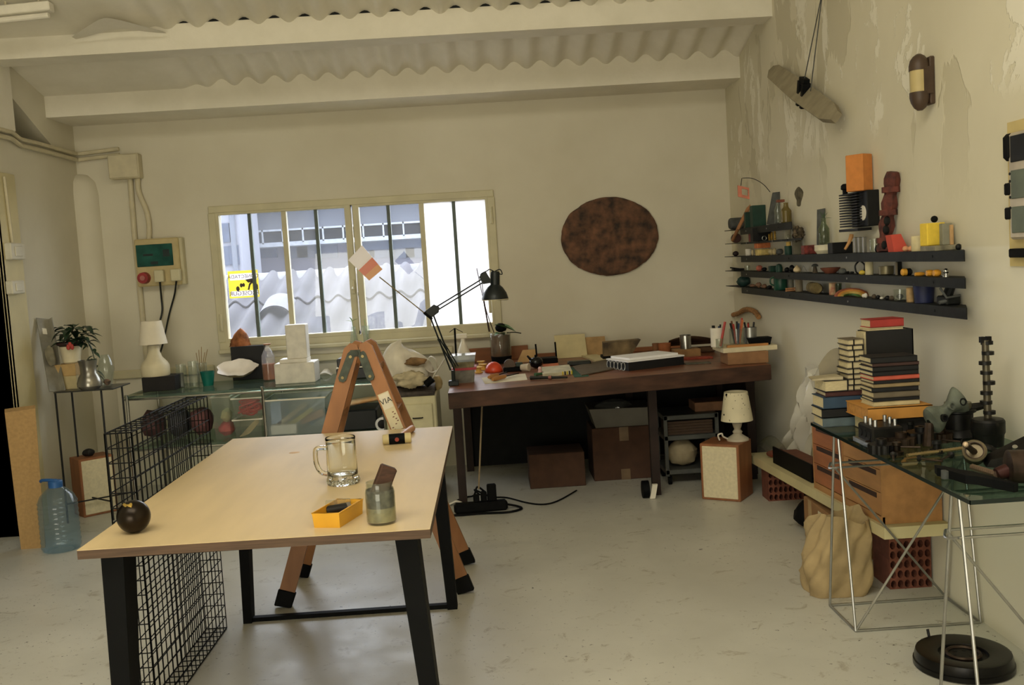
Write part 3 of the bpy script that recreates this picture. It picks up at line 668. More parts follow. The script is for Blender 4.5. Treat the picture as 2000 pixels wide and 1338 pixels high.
M_LEAF = mat('dark_green_leaf', (42, 66, 44), .4, var=.3, scale=12)
rnd = random.Random(11)
top = pp+Vector((0, 0, 38*s))
def leaf_mb(c, d, L, W, droop=.3):
    d = Vector(d).normalized(); sdv = d.cross(Vector((0, 0, 1))); sdv = sdv.normalized() if sdv.length > .1 else Vector((1, 0, 0))
    nrm = sdv.cross(d)
    def fn(u, v):
        w = W*math.sin(PI*min(1, u*1.05+.02))**.7*(1 if u < .97 else .3)
        return tuple(Vector(c)+d*L*u+Vector((0, 0, -droop*L*u*u))+sdv*(v-.5)*w+nrm*abs(v-.5)*w*.35)
    return MB().surf(fn, 6, 3)
for k in range(46):
    a = rnd.uniform(0, 2*PI); rr = rnd.uniform(0, 34*s); q = top+Vector((rr*math.cos(a)+.03, rr*math.sin(a)*.7, rnd.uniform(0, 32*s)))
    pot.part('leaf', leaf_mb(q, (math.cos(a), math.sin(a), rnd.uniform(-.3, .6)), rnd.uniform(.065, .10), rnd.uniform(.04, .056), rnd.uniform(.2, .8)), M_LEAF, sharp=2)
trail = [top+Vector((.06, -.04, .02)), top+Vector((.12, -.06, .03)), top+Vector((.16, -.06, -.06)), top+Vector((.165, -.05, -.16)), top+Vector((.16, -.05, -.22))]
tv = pot.part('vine', MB().tube(curve_pts(trail, 5), .003, 5), M_LEAF)
for k, q in enumerate(curve_pts(trail, 5)[2:]): pot.part('leaf', leaf_mb(q, (rnd.uniform(-1, 1), rnd.uniform(-1, .2), rnd.uniform(-.6, .3)), .055, .035, .6), M_LEAF, parent=tv, sharp=2)
for k in range(3): pot.part('flower', MB().ball(top+Vector((.025+.012*k, -.09, -.015+.015*(k % 2))), .012, (1, .6, 1.5), 8, .2), mat('red_petal', (186, 70, 62), .6), sharp=2)
p, w_, h = on(176, 760), 46*s, 56*s; p.y = fA.y+.03; p = Vector((PY(176, 758, p.y).x, p.y, ZS)); r = w_/2
one('silver_vase', 'silver grey round bellied vase in front of the potted plant', 'vase', MB().lathe([(r*.7, 0), (r*.98, .02), (r, h*.22), (r*.85, h*.42), (r*.66, h*.55), (r*.68, h*.8), (r*.78, h), (r*.7, h), (r*.6, h*.8), (0, h*.5)], p, 28), mat('silver_glaze', (150, 146, 134), .25, .6, .2, 8))
p = Vector((PY(210, 756, fA.y+.12).x, fA.y+.12, ZS)); r = 16*s; h = 62*s
gj = T('glass_vase', 'clear round glass vase with dried petals at the right end of the plant stand', 'vase', p)
gj.part('bowl', MB().lathe([(r*.5, 0), (r*.6, .01), (r*.9, h*.35), (r, h*.55), (r*.8, h*.8), (r*.5, h), (r*.46, h), (r*.76, h*.78), (r*.94, h*.55), (r*.5, .014), (0, .012)], p, 24), M_CLEARG)
gj.part('dried_petals', MB().rock(p+Vector((0, 0, .03)), (r*.9, r*.9, .04), 5, .4), mat('dried_petals', (140, 92, 60), .8, var=.3, scale=60))
# grey profile leaning at the wall end
a, b = Vector((PY(112, 764, fA.y).x-.01, fA.y+.005, ZS)), PX(84, 622, XL+.035)
mb = MB().frame(a, b, (1, -.6, 0)); Ln = (b-a).length
mb.box(0, Ln, -.045, .045, -.006, 0); mb.box(0, Ln, -.045, -.04, 0, .03)
gp = T('metal_bracket', 'grey folded metal strip leaning on the wall at the left end of the plant stand', 'bracket', a)
gp.part('strip', mb, mat('grey_aluminium', (156, 152, 138), .45, .4, .1))
mb2 = MB(); mb2.M = mb.M.copy(); mb2.box(Ln*.78, Ln*.86, -.01, .02, 0, .002); gp.part('white_tag', mb2, M_WHITE)
mb2 = MB(); mb2.M = mb.M.copy(); mb2.rock((Ln*.45, .02, .03), (.13, .06, .06), 8, .2); gp.part('clay_lump', mb2, mat('grey_clay', (132, 126, 106), .85, var=.15))

# ---------------------------------------------------------------- electrics
M_PIPE = mat('painted_conduit', (206, 196, 166), .55, var=.05)
q = [PX(-20, 248, XL+.02), PX(22, 258, XL+.02), PX(40, 272, XL+.02), PX(70, 279, XL+.02), PX(138, 298, XL+.02)]
ce = Vector((XL+.03, YB-.03, q[-1].z)); pe = PY(232, 291, YB-.02)
for k, dz in enumerate((0, -.04)):
    pts = [v+Vector((.0, 0, dz)) for v in q]+[ce+Vector((0, 0, dz)), Vector((pe.x, YB-.02, pe.z+dz))]
    one('conduit', ('upper' if k == 0 else 'lower')+' of the two cream cable conduits running round the left corner into the junction box', 'conduit', MB().tube(pts, .014, 8), M_PIPE)
p0, p1 = PY(218, 305, YB), PY(281, 349, YB)
jb = T('junction_box', 'cream square junction box high on the left of the back wall', 'junction box', ((p0.x+p1.x)/2, YB, p1.z))
jb.part('box', MB().box(p0.x, p1.x, YB-.09, YB, p1.z, p0.z, .006), M_PIPE); jb.part('lid', MB().box(p0.x+.006, p1.x-.006, YB-.098, YB-.09, p1.z+.006, p0.z-.006, .003), M_PIPE)
a, b = PY(254, 348, YB-.02), PY(281, 640, YB-.02)
one('conduit', 'straight cream conduit dropping from the junction box past the fuse panel', 'conduit', MB().tube([a, PY(262, 450, YB-.02), (b.x, YB-.02, .74)], .019, 10), M_PIPE)
one('conduit', 'bent cream conduit between the junction box and the fuse panel', 'conduit', MB().tube(curve_pts([PY(269, 348, YB-.025), PY(271, 375, YB-.025), PY(286, 412, YB-.025), PY(291, 440, YB-.025), PY(291, 468, YB-.025)], 5), .018, 10), M_PIPE)
p0, p1 = PY(270, 467, YB), PY(368, 555, YB)
x0, x1, z1, z0 = p0.x, p1.x, PY(320, 466, YB).z, p1.z
fp = T('fuse_panel', 'beige fuse panel with a green tinted window and red socket on the back wall', 'fuse panel', ((x0+x1)/2, YB, z0))
M_BEIGE = mat('beige_plastic', (198, 180, 132), .5, var=.05)
fp.part('housing', MB().box(x0, x1-.02, YB-.1, YB, z0, z1, .008), M_BEIGE); fp.part('side_flange', MB().box(x1-.035, x1, YB-.07, YB, z0, z1, .006), M_CREAM)
wn = fp.part('window', MB().box(x0+.012, x1-.06, YB-.108, YB-.1, z0+(z1-z0)*.42, z1-.04, .003), mat('teal_window', (34, 88, 78), .25, var=.25, scale=9))
zz = z0+(z1-z0)*.55
for xa, xb, za, zb in ((.06, .13, .03, .045), (.2, .245, .02, .07), (.11, .16, -.03, -.01)): fp.part('breaker', MB().box(x0+xa, x0+xb, YB-.111, YB-.108, zz+za, zz+zb), mat('dark_teal', (18, 40, 38), .4), parent=wn)
q = PY(283, 543, YB-.1); rs = fp.part('red_socket', MB().cyl((q.x, YB-.1, q.z), (q.x, YB-.15, q.z), .042, .038, 18), mat('dark_red_plastic', (150, 44, 46), .45))
fp.part('socket_centre', MB().cyl((q.x, YB-.15, q.z), (q.x, YB-.154, q.z), .018, n=14), mat('dusty_pink', (176, 110, 104), .6), parent=rs)
for k, px in enumerate((314, 346)):
    q = PY(px, 539-k*2, YB-.1); pl = fp.part('socket_plug', MB().box(q.x-.033, q.x+.033, YB-.15, YB-.1, q.z-.042, q.z+.042, .006), M_CREAM)
    qa = q+Vector((0, -.03, -.04))
    end = (PY(313, 625, YB-.04), PY(322, 640, YB-.04))[k]
    pts = [qa, PY((315, 342)[k], 580, YB-.04), PY((317, 333)[k], 606, YB-.03), end] if k == 0 else [qa, PY(341, 575, YB-.04), PY(331, 612, YB-.03), PY(318, 672, YB-.05), PY(309, 700, YB-.08)]
    fp.part('cable', MB().tube(curve_pts(pts, 5), .0065, 6), mat('black_cable', (22, 26, 24), .5), parent=pl)
for nm, lb, px, py, hw, hh in (('light_switch', 'grey light switch with a thin cable above on the left door jamb', 16, 492, .05, .05), ('light_switch', 'plain cream light switch low on the left door jamb', 17, 562, .045, .04)):
    q = PX(px, py, XL); sw = T(nm, lb, 'switch', (XL, q.y, q.z-hh), group=None)
    sw.part('plate', MB().box(XL+.018, XL+.06, q.y-hw*1.8, q.y+hw*1.8, q.z-hh, q.z+hh, .006), M_WHITEP)
    sw.part('rocker', MB().box(XL+.06, XL+.067, q.y-hw*.9, q.y+hw*.9, q.z-hh*.6, q.z+hh*.6, .003), M_WHITEP)
    if py < 500: sw.part('cable', MB().tube([(XL+.03, q.y, q.z+hh), PX(8, 345, XL+.03)], .009, 6), M_PIPE)
# strip light at the top left
a, b = PY(-60, 38, 5.6), PY(102, 22, 5.6)
sl = T('strip_light', 'white unlit strip light at the top left under the roof', 'strip light', (a+b)/2)
sl.part('tray', MB().frame(a, b).box(0, (b-a).length, -.035, .035, .0, .05, .005), M_WHITE); sl.part('tube', MB().cyl(a+Vector((.02, 0, -.02)), b+Vector((-.02, 0, -.02)), .016, n=10), M_WHITE)
for t in (.45, .85):
    q = a.lerp(b, t); sl.part('hanger', MB().tube([q+Vector((0, 0, .04)), (q.x, q.y, roof(q.y)+.03)], .006, 6), M_PIPE)
# ================================================================ SHELF UNDER THE WINDOW
ZSH = .735
a, b = PZ(255, 770, ZSH), PZ(752, 741, ZSH)
shy0, shy1 = 6.52, 7.14; shx0, shx1 = a.x, b.x
ZLO = PY(430, 862, 6.55).z
sh = T('glass_shelf_unit', 'low shelf unit of glass plates on chrome tube frames under the window', 'shelf', ((shx0+shx1)/2, 6.8, 0))
M_SHG = thin('shelf_glass', (205, 222, 212), .14, .04, (170, 190, 178))
sh.part('top_plate', MB().box(shx0, shx1, shy0, shy1, ZSH-.014, ZSH, .002), M_SHG)
sh.part('lower_plate', MB().box(shx0, shx1, shy0, shy1, ZLO-.012, ZLO, .002), M_SHG)
for x in (shx0+.015, PZ(513, 757, ZSH).x, shx1-.015):
    pts = [(x, shy0+.01, 0), (x, shy0+.01, ZSH-.05), (x, shy0+.05, ZSH-.018), (x, shy1-.05, ZSH-.018), (x, shy1-.01, ZSH-.05), (x, shy1-.01, 0)]
    sh.part('side_frame', MB().tube(curve_pts(pts, 4), .0105, 8), M_CHROME)
for z in (ZSH-.024, ZLO-.022): sh.part('front_rail', MB().tube([(shx0, shy0+.01, z), (shx1, shy0+.01, z)], .008, 8), M_CHROME)
def onsh(px, py, w=0, h=0): return ob(px, py, ZSH, w, h)
p, w_, h = onsh(311, 764, 64, 28); p.y += .08
one('black_box', 'flat black box under the white mushroom lamp', 'box', MB().box(p.x-w_/2, p.x+w_/2, p.y-.08, p.y+.12, ZSH, ZSH+h, .002), mat('black_box', (30, 26, 26), .7))
zb = ZSH+h; s = p.y/FPX; p = Vector((PY(305, 736, p.y+.02).x, p.y+.02, zb))
lp = T('mushroom_lamp', 'white table lamp with conical shade on the flat black box', 'lamp', p)
lp.part('body', MB().lathe([(26*s, 0), (27*s, .01), (27*s, 20*s), (24*s, 26*s), (15*s, 36*s), (11*s, 48*s), (11*s, 60*s), (0, 60*s)], p, 28), M_CREAMP)
lp.part('shade', MB().lathe([(27*s, 62*s), (19*s, 107*s), (18*s, 107*s), (26*s, 62*s)], p, 32), mat('warm_white_shade', (238, 228, 206), .8, var=.03))
for px, hh, lab in ((357, 46, 'tall clear tumbler next to the black box on the shelf'), (381, 52, 'second clear tumbler between the black box and the teal cup'), (397, 44, 'clear glass holding dried stems just left of the teal cup')):
    p, w_, h = onsh(px, 757 if px < 395 else 752, 20, hh); r = w_/2
    t = T('tumbler', lab, 'glass', p); t.part('glass', MB().lathe([(r*.85, 0), (r, .004), (r, h), (r*.92, h), (r*.92, .012), (0, .01)], p, 20), M_CLEARG)
    if px > 395:
        for k in range(5): t.part('dried_stem', MB().tube([p+Vector((0, 0, .012)), p+Vector(((k-2)*.012, 0, h)), p+Vector(((k-2)*.02+.01, 0, h+.07+.02*(k % 3)))], .0025, 5), mat('dried_stem', (150, 120, 74), .8))
p, w_, h = onsh(407, 753, 28, 28); r = w_/2
one('teal_cup', 'teal green plastic cup next to the white shell bowl', 'cup', MB().lathe([(r*.7, 0), (r, h), (r*.93, h), (r*.66, .006), (0, .006)], p, 24), mat('teal_plastic', (20, 112, 98), .4))
p, w_, h = onsh(476, 747, 66, 64); p.y += .17
one('black_block', 'tall black box behind the white shell with a stone on top', 'box', MB().box(p.x-w_/2, p.x+w_/2, p.y, p.y+.18, ZSH, ZSH+h+.012, .003), mat('matt_black', (24, 24, 25), .6))
zt = ZSH+h+.012; q = PY(470, 684, p.y+.08)
one('rust_stone', 'pointed rust brown stone standing on the tall black box', 'stone', MB().surf(lambda u, v: (q.x+.012*v+(1-v)**.6*.08*(1+.3*noise.noise(Vector((3*math.cos(2*PI*u), 3*math.sin(2*PI*u), 4*v))))*math.cos(2*PI*u), q.y+(1-v)**.6*.068*math.sin(2*PI*u), zt+v*.128), 18, 10, True), mat('rust_stone', (160, 100, 62), .9, var=.3, scale=22, bump=.5), sharp=2)
p, w_, h = onsh(463, 748, 76, 38); p.y += .0
M_SHELL = mat('white_shell', (244, 236, 226), .35, var=.05, scale=12)
_RX = Matrix.Rotation(.62, 4, 'X')           # tipped towards the room so that the inside shows
def shell(u, v, o=0):
    a = 2*PI*u; rr = v**.6; lob = 1+.06*math.sin(5*a+1)*v+.04*math.sin(9*a)*v
    q = _RX @ Vector((w_*.52*rr*lob*math.cos(a), .088*rr*lob*math.sin(a), .055*(v**1.8)-o))
    return (p.x+q.x, p.y+.06+q.y, ZSH+.062+q.z)
t = T('shell_bowl', 'large white shell bowl with a wavy lip on the shelf front edge', 'bowl', p)
t.part('inside', MB().surf(lambda u, v: shell(u, v), 32, 9, True), M_SHELL, sharp=2)
t.part('outside', MB().surf(lambda u, v: shell(u, v, .006), 32, 9, True), mat('shell_crust', (188, 164, 128), .8, var=.2, scale=30, bump=.3), sharp=2)
p, w_, h = onsh(527, 743, 26, 72); r = w_/2
t = T('oil_bottle', 'round shouldered clear bottle half full of amber oil', 'bottle', p)
t.part('glass', MB().lathe([(r*.8, 0), (r, .006), (r, h*.5), (r*.95, h*.68), (r*.6, h*.82), (r*.33, h*.9), (r*.33, h*.97), (0, h*.97)], p, 24), thin('pale_bottle_glass', (240, 240, 238), .2, .05, (225, 220, 222)))
t.part('oil', MB().lathe([(r*.78, .004), (r*.96, .01), (r*.96, h*.46), (0, h*.46)], p, 20), mat('amber_oil', (176, 106, 62), .3, var=.1))
t.part('stopper', MB().lathe([(r*.36, h*.96), (r*.6, h*.985), (r*.6, h), (0, h)], p, 14), mat('cork', (170, 122, 84), .8))
p, w_, h = onsh(577, 749, 78, 40)
y0 = p.y
one('marble_block', 'wide pale stone block at the bottom of the white column', 'block', MB().box(p.x-w_/2, p.x+w_/2, y0, y0+.2, ZSH, ZSH+h, .004), M_STONE)
one('marble_slab', 'thin pale stone slab between the wide block and the column', 'block', MB().box(p.x-.10, p.x+.085, y0+.02, y0+.17, ZSH+h, ZSH+h+.026, .003), M_STONE)
q0, q1 = PY(560, 700, y0+.04), PY(598, 633, y0+.04)
one('marble_column', 'tall square white stone column in front of the window', 'block', MB().box(q0.x+.004, q1.x-.008, y0+.035, y0+.15, ZSH+h+.026, q1.z, .004), M_STONE)
p, w_, h = onsh(632, 736, 30, 16)
one('paper_scrap', 'curled white paper scrap next to the stone column', 'paper', MB().surf(lambda u, v: (p.x-.05+.1*u, p.y+.03+.1*v, ZSH+.003+.045*math.sin(PI*u)*(.5+.5*v)), 9, 4), M_WHITE, sharp=2)
p, w_, h = onsh(696, 742, 60, 52)
t = T('printer', 'black flat printer with pale edges seen between the ladder legs', 'printer', p+Vector((0, .05, 0)))
t.part('body', MB().box(p.x-.14, p.x+.14, p.y+.06, p.y+.32, ZSH, ZSH+.075, .006), mat('black_casing', (22, 23, 26), .35)); t.part('lid', MB().box(p.x-.135, p.x+.135, p.y+.08, p.y+.32, ZSH+.083, ZSH+.14, .006), mat('black_casing', (22, 23, 26)))
t.part('pale_tray', MB().box(p.x-.138, p.x+.138, p.y+.05, p.y+.3, ZSH+.0755, ZSH+.083, .001), M_WHITE)
# two bottles on the sill behind the ladder
for px, py, wp, hp_, lb, nm in ((692, 668, 24, 30, 'small clear conical vase with a green sprig on the window rail', 'bud_vase'), (716, 668, 16, 32, 'small clear tube vase with a frosted neck right of the conical vase', 'tube_vase')):
    q = PY(px, py, YB-.08); q.z = PY(640, 697, YB).z+.025; zz = q.z; s = q.y/FPX; r = wp*s/2; h = q.z; hgt = PY(px, py-hp_, q.y).z-q.z
    t = T(nm, lb, 'vase', q)
    prof = [(r, 0), (r, .01), (r*.3, hgt*.8), (r*.35, hgt), (r*.28, hgt), (r*.9, .012), (0, .012)] if nm == 'bud_vase' else [(r*.7, 0), (r*.7, hgt*.7), (r, hgt*.8), (r, hgt), (r*.85, hgt), (r*.6, .01), (0, .01)]
    t.part('glass', MB().lathe(prof, q, 18), M_CLEARG)
    t.part('stem', MB().tube([q+Vector((.01, 0, .01)), q+Vector((0, 0, hgt*.9)), q+Vector((-.005, 0, hgt*1.25))], .0025, 5), mat('fresh_green', (150, 178, 110), .5))
    if nm == 'bud_vase':
        for d in ((-1, 0, .4), (1, -.2, .6), (-.4, -.3, 1)): t.part('leaf', leaf_mb(q+Vector((-.005, 0, hgt*1.2)), d, .05, .02, .2), mat('fresh_green', (150, 178, 110)), sharp=2)
# drawer cabinet with the dust cloth
cy_ = 6.12; c0, c1 = PY(752, 783, cy_), PY(851, 773, cy_); zc = c1.z
cb = T('drawer_cabinet', 'cream metal drawer cabinet standing left of the dark bench', 'cabinet', ((c0.x+c1.x)/2, cy_+.25, 0))
M_CAB = mat('cream_enamel', (216, 208, 168), .4, var=.04)
cb.part('body', MB().box(c0.x, c1.x, cy_+.012, cy_+.5, .03, zc, .008), M_CAB)
for k in range(3):
    z1 = zc-.045-k*.2; d = cb.part('drawer', MB().box(c0.x+.02, c1.x-.025, cy_-.004, cy_+.014, z1-.185, z1, .004), M_CAB)
    xm = PY(815, 800, cy_).x; cb.part('pull', MB().tube([(xm-.03, cy_-.004, z1-.085), (xm-.028, cy_-.018, z1-.085), (xm+.028, cy_-.018, z1-.085), (xm+.03, cy_-.004, z1-.085)], .004, 6), M_BLACK, parent=d)
q = PY(805, 772, cy_+.05)
one('felt_pad', 'folded dark grey felt on top of the cream drawer cabinet', 'felt', MB().surf(lambda u, v: (q.x-.13+.27*u, cy_+.02+.3*math.cos(PI*v*.5), zc+.002+.055*math.sin(PI*min(1, v*1.0))**.6*(.85+.15*math.sin(7*u))), 14, 9).box(q.x-.128, q.x+.138, cy_+.03, cy_+.3, zc+.001, zc+.028, .008), mat('grey_felt', (84, 76, 70), .95, var=.2, scale=30), sharp=2)
zf = zc+.058
bc = PY(797, 764, cy_+.19); bc.z = zf
def bag(u, v):
    a = 2*PI*u
    fold = 1+.07*math.sin(7*a+3*v)*(.3+.7*v)+.035*math.sin(17*a-5*v)+.10*noise.noise(Vector((math.cos(a)*1.6, math.sin(a)*1.6, v*2.2+4)))
    R_ = .152*max(0, math.sin(PI*min(1, .16+.84*v)))**.55*fold
    dent = math.exp(-((a-5.15)**2/.20+(v-.62)**2/.035))          # sagging opening on the side that faces the room
    R_ *= 1-.42*dent
    return (bc.x+.015+R_*math.cos(a)*1.05-.035*v, bc.y+R_*math.sin(a)*.8, zf+.262*v*(1-.12*math.cos(a)*v))
t = T('cloth_bag', 'crumpled white cloth bag lying open on the cream cabinet', 'bag', bc)
M_CLOTH = mat('white_cloth', (232, 224, 206), .95, var=.08, scale=10, bump=.15)
t.part('bag', MB().surf(bag, 44, 14, True), M_CLOTH, sharp=2)
q = PY(795, 735, cy_+.03)
t.part('rumpled_rag', MB().ball(q+Vector((.02, -.005, -.018)), .085, (1.15, .6, .6), 30, .4, 2.6, 3), mat('cream_rag', (206, 192, 158), .95, var=.15, scale=20, bump=.3), sharp=2)
q = PY(812, 706, cy_+.085); t.part('brown_lining', MB().ball(q, .06, (1.1, .5, .42), 20, .35, 2.6, 5), mat('brown_inner_cloth', (150, 118, 80), .95, var=.2), sharp=2)
q = PY(842, 712, cy_+.12); t.part('paper_fold', MB().surf(lambda u, v: (q.x+.035*math.cos(2*PI*u)*(1+.2*math.sin(5*PI*u)), q.y-.03+.06*v, q.z-.005+.05*math.sin(2*PI*u)*(1+.15*math.sin(7*u))), 16, 3, True), M_CLOTH, sharp=2)
q = PY(845, 742, cy_+.05); one('black_spray_nozzle', 'small black plastic nozzle on the edge of the cloth bag', 'nozzle', MB().frame(PY(831, 752, cy_+.01), PY(846, 738, cy_+.01)).cyl((0, 0, 0), (.06, 0, 0), .02, .024, 12), M_BLACK)
one('white_cable', 'thin white cable running from the cloth bag to the desk lamp', 'cable', MB().tube(curve_pts([PY(845, 738, cy_), PY(858, 718, 6.0), PY(868, 702, 5.95), PY(876, 696, 5.9)], 6), .005, 6), M_WHITE)
one('tan_pouch', 'small tan pouch behind the cabinet edge near the bench', 'pouch', MB().rock(PY(852, 748, cy_+.3), (.09, .08, .1), 7, .15), mat('tan_cloth', (196, 172, 124), .9))
# bins on the lower glass plate
def bin_(name, lab, x0p, x1p, ytop, ybot, Yf, dep, mt, lid=True):
    a, b = PY(x0p, ybot, Yf), PY(x1p, ytop, Yf); z0 = max(a.z, ZLO+.001); t = T(name, lab, 'box', ((a.x+b.x)/2, Yf+dep/2, z0))
    e = .012; mb = MB()
    def rg(f, z): return [((a.x+e*f), Yf+e*f, z), (b.x-e*f, Yf+e*f, z), (b.x-e*f, Yf+dep-e*f, z), (a.x+e*f, Yf+dep-e*f, z)]
    mb.add(rg(1, z0)+rg(0, b.z), [(3, 2, 1, 0)]+[(i, (i+1) % 4, 4+(i+1) % 4, 4+i) for i in range(4)]); t.part('tub', mb, mt)
    t.part('rim', MB().tube(rg(-.2, b.z), .006, 6, closed=True), M_CLEAR if not lid else M_WHITE)
    return t, a, b, z0
M_REDP = mat('red_cord', (206, 76, 70), .6, var=.15); M_CORD = mat('beige_cord', (206, 190, 150), .6)
t, a, b, z0 = bin_('storage_tub', 'lower clear tub of beige cords on the glass shelf unit', 458, 511, 818, 859, 6.60, .3, M_CLEAR)
for k in range(6): t.part('cord', MB().tube(curve_pts([(a.x+.03, 6.63+.01*k, z0+.01), ((a.x+b.x)/2, 6.63, z0+.03+.008*k), (b.x-.03, 6.64, z0+.10+.006*k)], 5), .004, 5), M_CORD)
zt1 = b.z+.006
t, a, b, z0 = bin_('storage_tub', 'upper clear tub of tangled red cord stacked on the tub of beige cords', 455, 511, 776, 817, 6.59, .3, M_CLEAR)
rnd = random.Random(5)
for k in range(9):
    pts = [(rnd.uniform(a.x+.03, b.x-.03), rnd.uniform(6.62, 6.7), rnd.uniform(z0+.01, b.z-.02)) for _ in range(5)]
    t.part('cord', MB().tube(curve_pts(pts, 5), .007, 5), M_REDP)
t, a, b, z0 = bin_('storage_tub', 'narrow clear tub with pink padding just behind the wire cage', 418, 447, 775, 861, 6.6, .3, M_CLEAR)
t.part('pink_padding', MB().rock(((a.x+b.x)/2, 6.72, z0+.06), (.1, .2, .1), 4, .2), mat('pink_padding', (214, 92, 96), .9, var=.15))
t.part('cream_padding', MB().rock(((a.x+b.x)/2+.01, 6.70, z0+.15), (.07, .16, .09), 6, .2), mat('cream_padding', (206, 196, 150), .9))
t, a, b, z0 = bin_('storage_tub', 'large clear tub of books and papers between the chrome frame and the ladder', 519, 634, 776, 853, 6.54, .38, thin('milky_tub', (234, 240, 243), .34, .1, (222, 230, 236)))
xm = (a.x+b.x)/2
for k, (dx_, dz_, L_, hh, col, an) in enumerate(((-.06, .05, .3, .03, (170, 160, 130), -.6), (.0, .03, .22, .03, (196, 186, 110), -.55), (.08, .03, .17, .05, (190, 150, 110), -.3), (.11, .02, .15, .04, (44, 130, 160), -.6))):
    t.part('book', MB().at((xm+dx_, 6.62+.05*k, z0+.06+dz_), ry=an).box(-L_/2, L_/2, -.02, .02, -hh/2, hh/2, .002), mat('tub_book_%s' % ('tan', 'mustard', 'salmon', 'blue')[k], col, .7))
t.part('white_pad', MB().box(a.x+.03, a.x+.2, 6.57, 6.62, z0+.004, z0+.065, .002), M_WHITE)
t.part('blue_folder', MB().box(a.x+.03, a.x+.1, 6.6, 6.85, z0+.07, b.z-.03, .002), mat('pale_blue_card', (160, 180, 204), .8))
p = PY(430, 862, 6.7)
for px, cl, lab in ((300, (92, 62, 62), 'maroon bundle on the lower glass plate behind the wire cage'), (350, (84, 84, 90), 'grey sack on the lower glass plate behind the wire cage'), (395, (120, 78, 78), 'reddish bundle on the lower glass plate next to the narrow tub')):
    q = PY(px, 840, 6.8); one('soft_bundle', lab, 'bundle', MB().rock((q.x, 6.82, ZLO+.108), (.155, .24, .19), px, .2), mat('bundle_%s' % {300: 'maroon', 350: 'grey', 395: 'red'}[px], cl, .9, var=.2))
a, b = PY(662, 800, 6.7), PY(748, 852, 6.7); b.z = max(b.z, ZLO)
one('black_case', 'black case on the lower shelf seen between the ladder legs', 'case', MB().box(a.x, b.x-.02, 6.62, 6.95, ZLO, a.z, .01), mat('black_case', (20, 24, 28), .5))
a_, b_ = PY(664, 790, 6.6), PY(735, 779, 6.6)
one('orange_paper', 'rolled orange and white paper lying on the black case behind the ladder', 'paper', MB().frame(Vector((a_.x, 6.74, a.z+.03)), Vector((b_.x, 6.72, a.z+.06))).surf(lambda u, v: (u*.26, .05*math.cos(2*PI*v*.8), .024*math.sin(2*PI*v*.8)*(1-.3*u)), 8, 12), mat('orange_paper', (232, 164, 84), .6, var=.1, scale=6, col2=(244, 226, 196)), sharp=2)
q = PY(744, 838, 6.45); q.z = PY(744, 845, 6.45).z+.035
t = T('camera_lens', 'chrome ringed lens standing on the lower shelf left of the drawer cabinet', 'lens', (q.x, 6.57, ZLO))
q = Vector((q.x, 6.55, ZLO+.046)); t.part('barrel', MB().cyl(q, q+Vector((0, .12, 0)), .042, n=20), M_STEEL); t.part('front_ring', MB().tube([q-Vector((0, .01, 0)), q+Vector((0, .02, 0))], .046, 20), M_CHROME); t.part('glass', MB().cyl(q-Vector((0, .012, 0)), q-Vector((0, .005, 0)), .03, n=18), mat('lens_black', (16, 18, 20), .1))

# ================================================================ DARK WORK BENCH
ZB = .76
bA, bB = PZ(875, 768, ZB), PZ(1505, 712, ZB)
M_BEN = mat('dark_red_brown_wood', (126, 76, 52), .38, var=.22, scale=10, stretch=(.3, 2, 2)); M_BDK = mat('black_brown_wood', (44, 30, 25), .7, var=.2, scale=8)
bn = T('work_bench', 'long dark brown wooden work bench along the back wall', 'bench', ((bA.x+bB.x)/2, 6.3, 0))
bk = 7.12
def bslab(z0, z1, ins=0): return MB().hexa([(bA.x+ins, bA.y+ins, z0), (bB.x-ins, bB.y+ins, z0), (bB.x-ins, bk, z0), (bA.x+ins, bk, z0)], [(bA.x+ins, bA.y+ins, z1), (bB.x-ins, bB.y+ins, z1), (bB.x-ins, bk, z1), (bA.x+ins, bk, z1)])
bn.part('bench_top', bslab(ZB-.03, ZB), M_BEN); bn.part('front_apron', bslab(ZB-.092, ZB-.03, .004), M_BDK)
bn.part('front_board', MB().hexa([(bA.x, bA.y-.008, ZB-.088), (bB.x, bB.y-.008, ZB-.088), (bB.x, bB.y, ZB-.088), (bA.x, bA.y, ZB-.088)], [(bA.x, bA.y-.008, ZB), (bB.x, bB.y-.008, ZB), (bB.x, bB.y, ZB), (bA.x, bA.y, ZB)]), mat('dark_front_board', (72, 47, 35), .6, var=.3, scale=9, stretch=(.4, 2, 2)))
for q, nm in ((PZ(905, 985, 0), 'leg'), (Vector((.945, 5.9, 0)), 'leg'), (Vector((1.6, 6.15, 0)), 'leg'), (Vector((-.2, 6.95, 0)), 'leg'), (Vector((.95, 6.95, 0)), 'leg'), (Vector((1.6, 6.95, 0)), 'leg')):
    bn.part(nm, MB().box(q.x-.025, q.x+.025, q.y, q.y+.05, 0, ZB-.092), M_BDK)
bn.part('dark_backing', MB().box(bA.x+.05, bB.x+.0, 7.02, 7.05, .02, ZB-.092), mat('shade_backing', (26, 27, 26), .9, var=.1))  # dark sheet added to keep the space below the bench black
bn.part('end_panel', MB().box(bB.x-.03, bB.x, 6.2, 7.02, .02, ZB-.092), M_BDK)
one('wall_plank', 'brown plank standing along the wall behind the soil jar', 'plank', MB().box(PY(905, 690, 7.1).x, PY(1032, 690, 7.1).x, 7.1, 7.14, ZB, PY(960, 679, 7.1).z, .003), mat('brown_plank', (150, 96, 60), .6, var=.15, scale=8, stretch=(.3, 2, 2)))
one('wall_plank', 'low brown strip of wood along the wall behind the slabs', 'plank', MB().box(PY(1034, 690, 7.1).x, PY(1330, 690, 7.1).x, 7.1, 7.13, ZB, ZB+.03, .003), mat('brown_plank', (150, 96, 60)))
def onb(px, py, w=0, h=0): return ob(px, py, ZB, w, h)

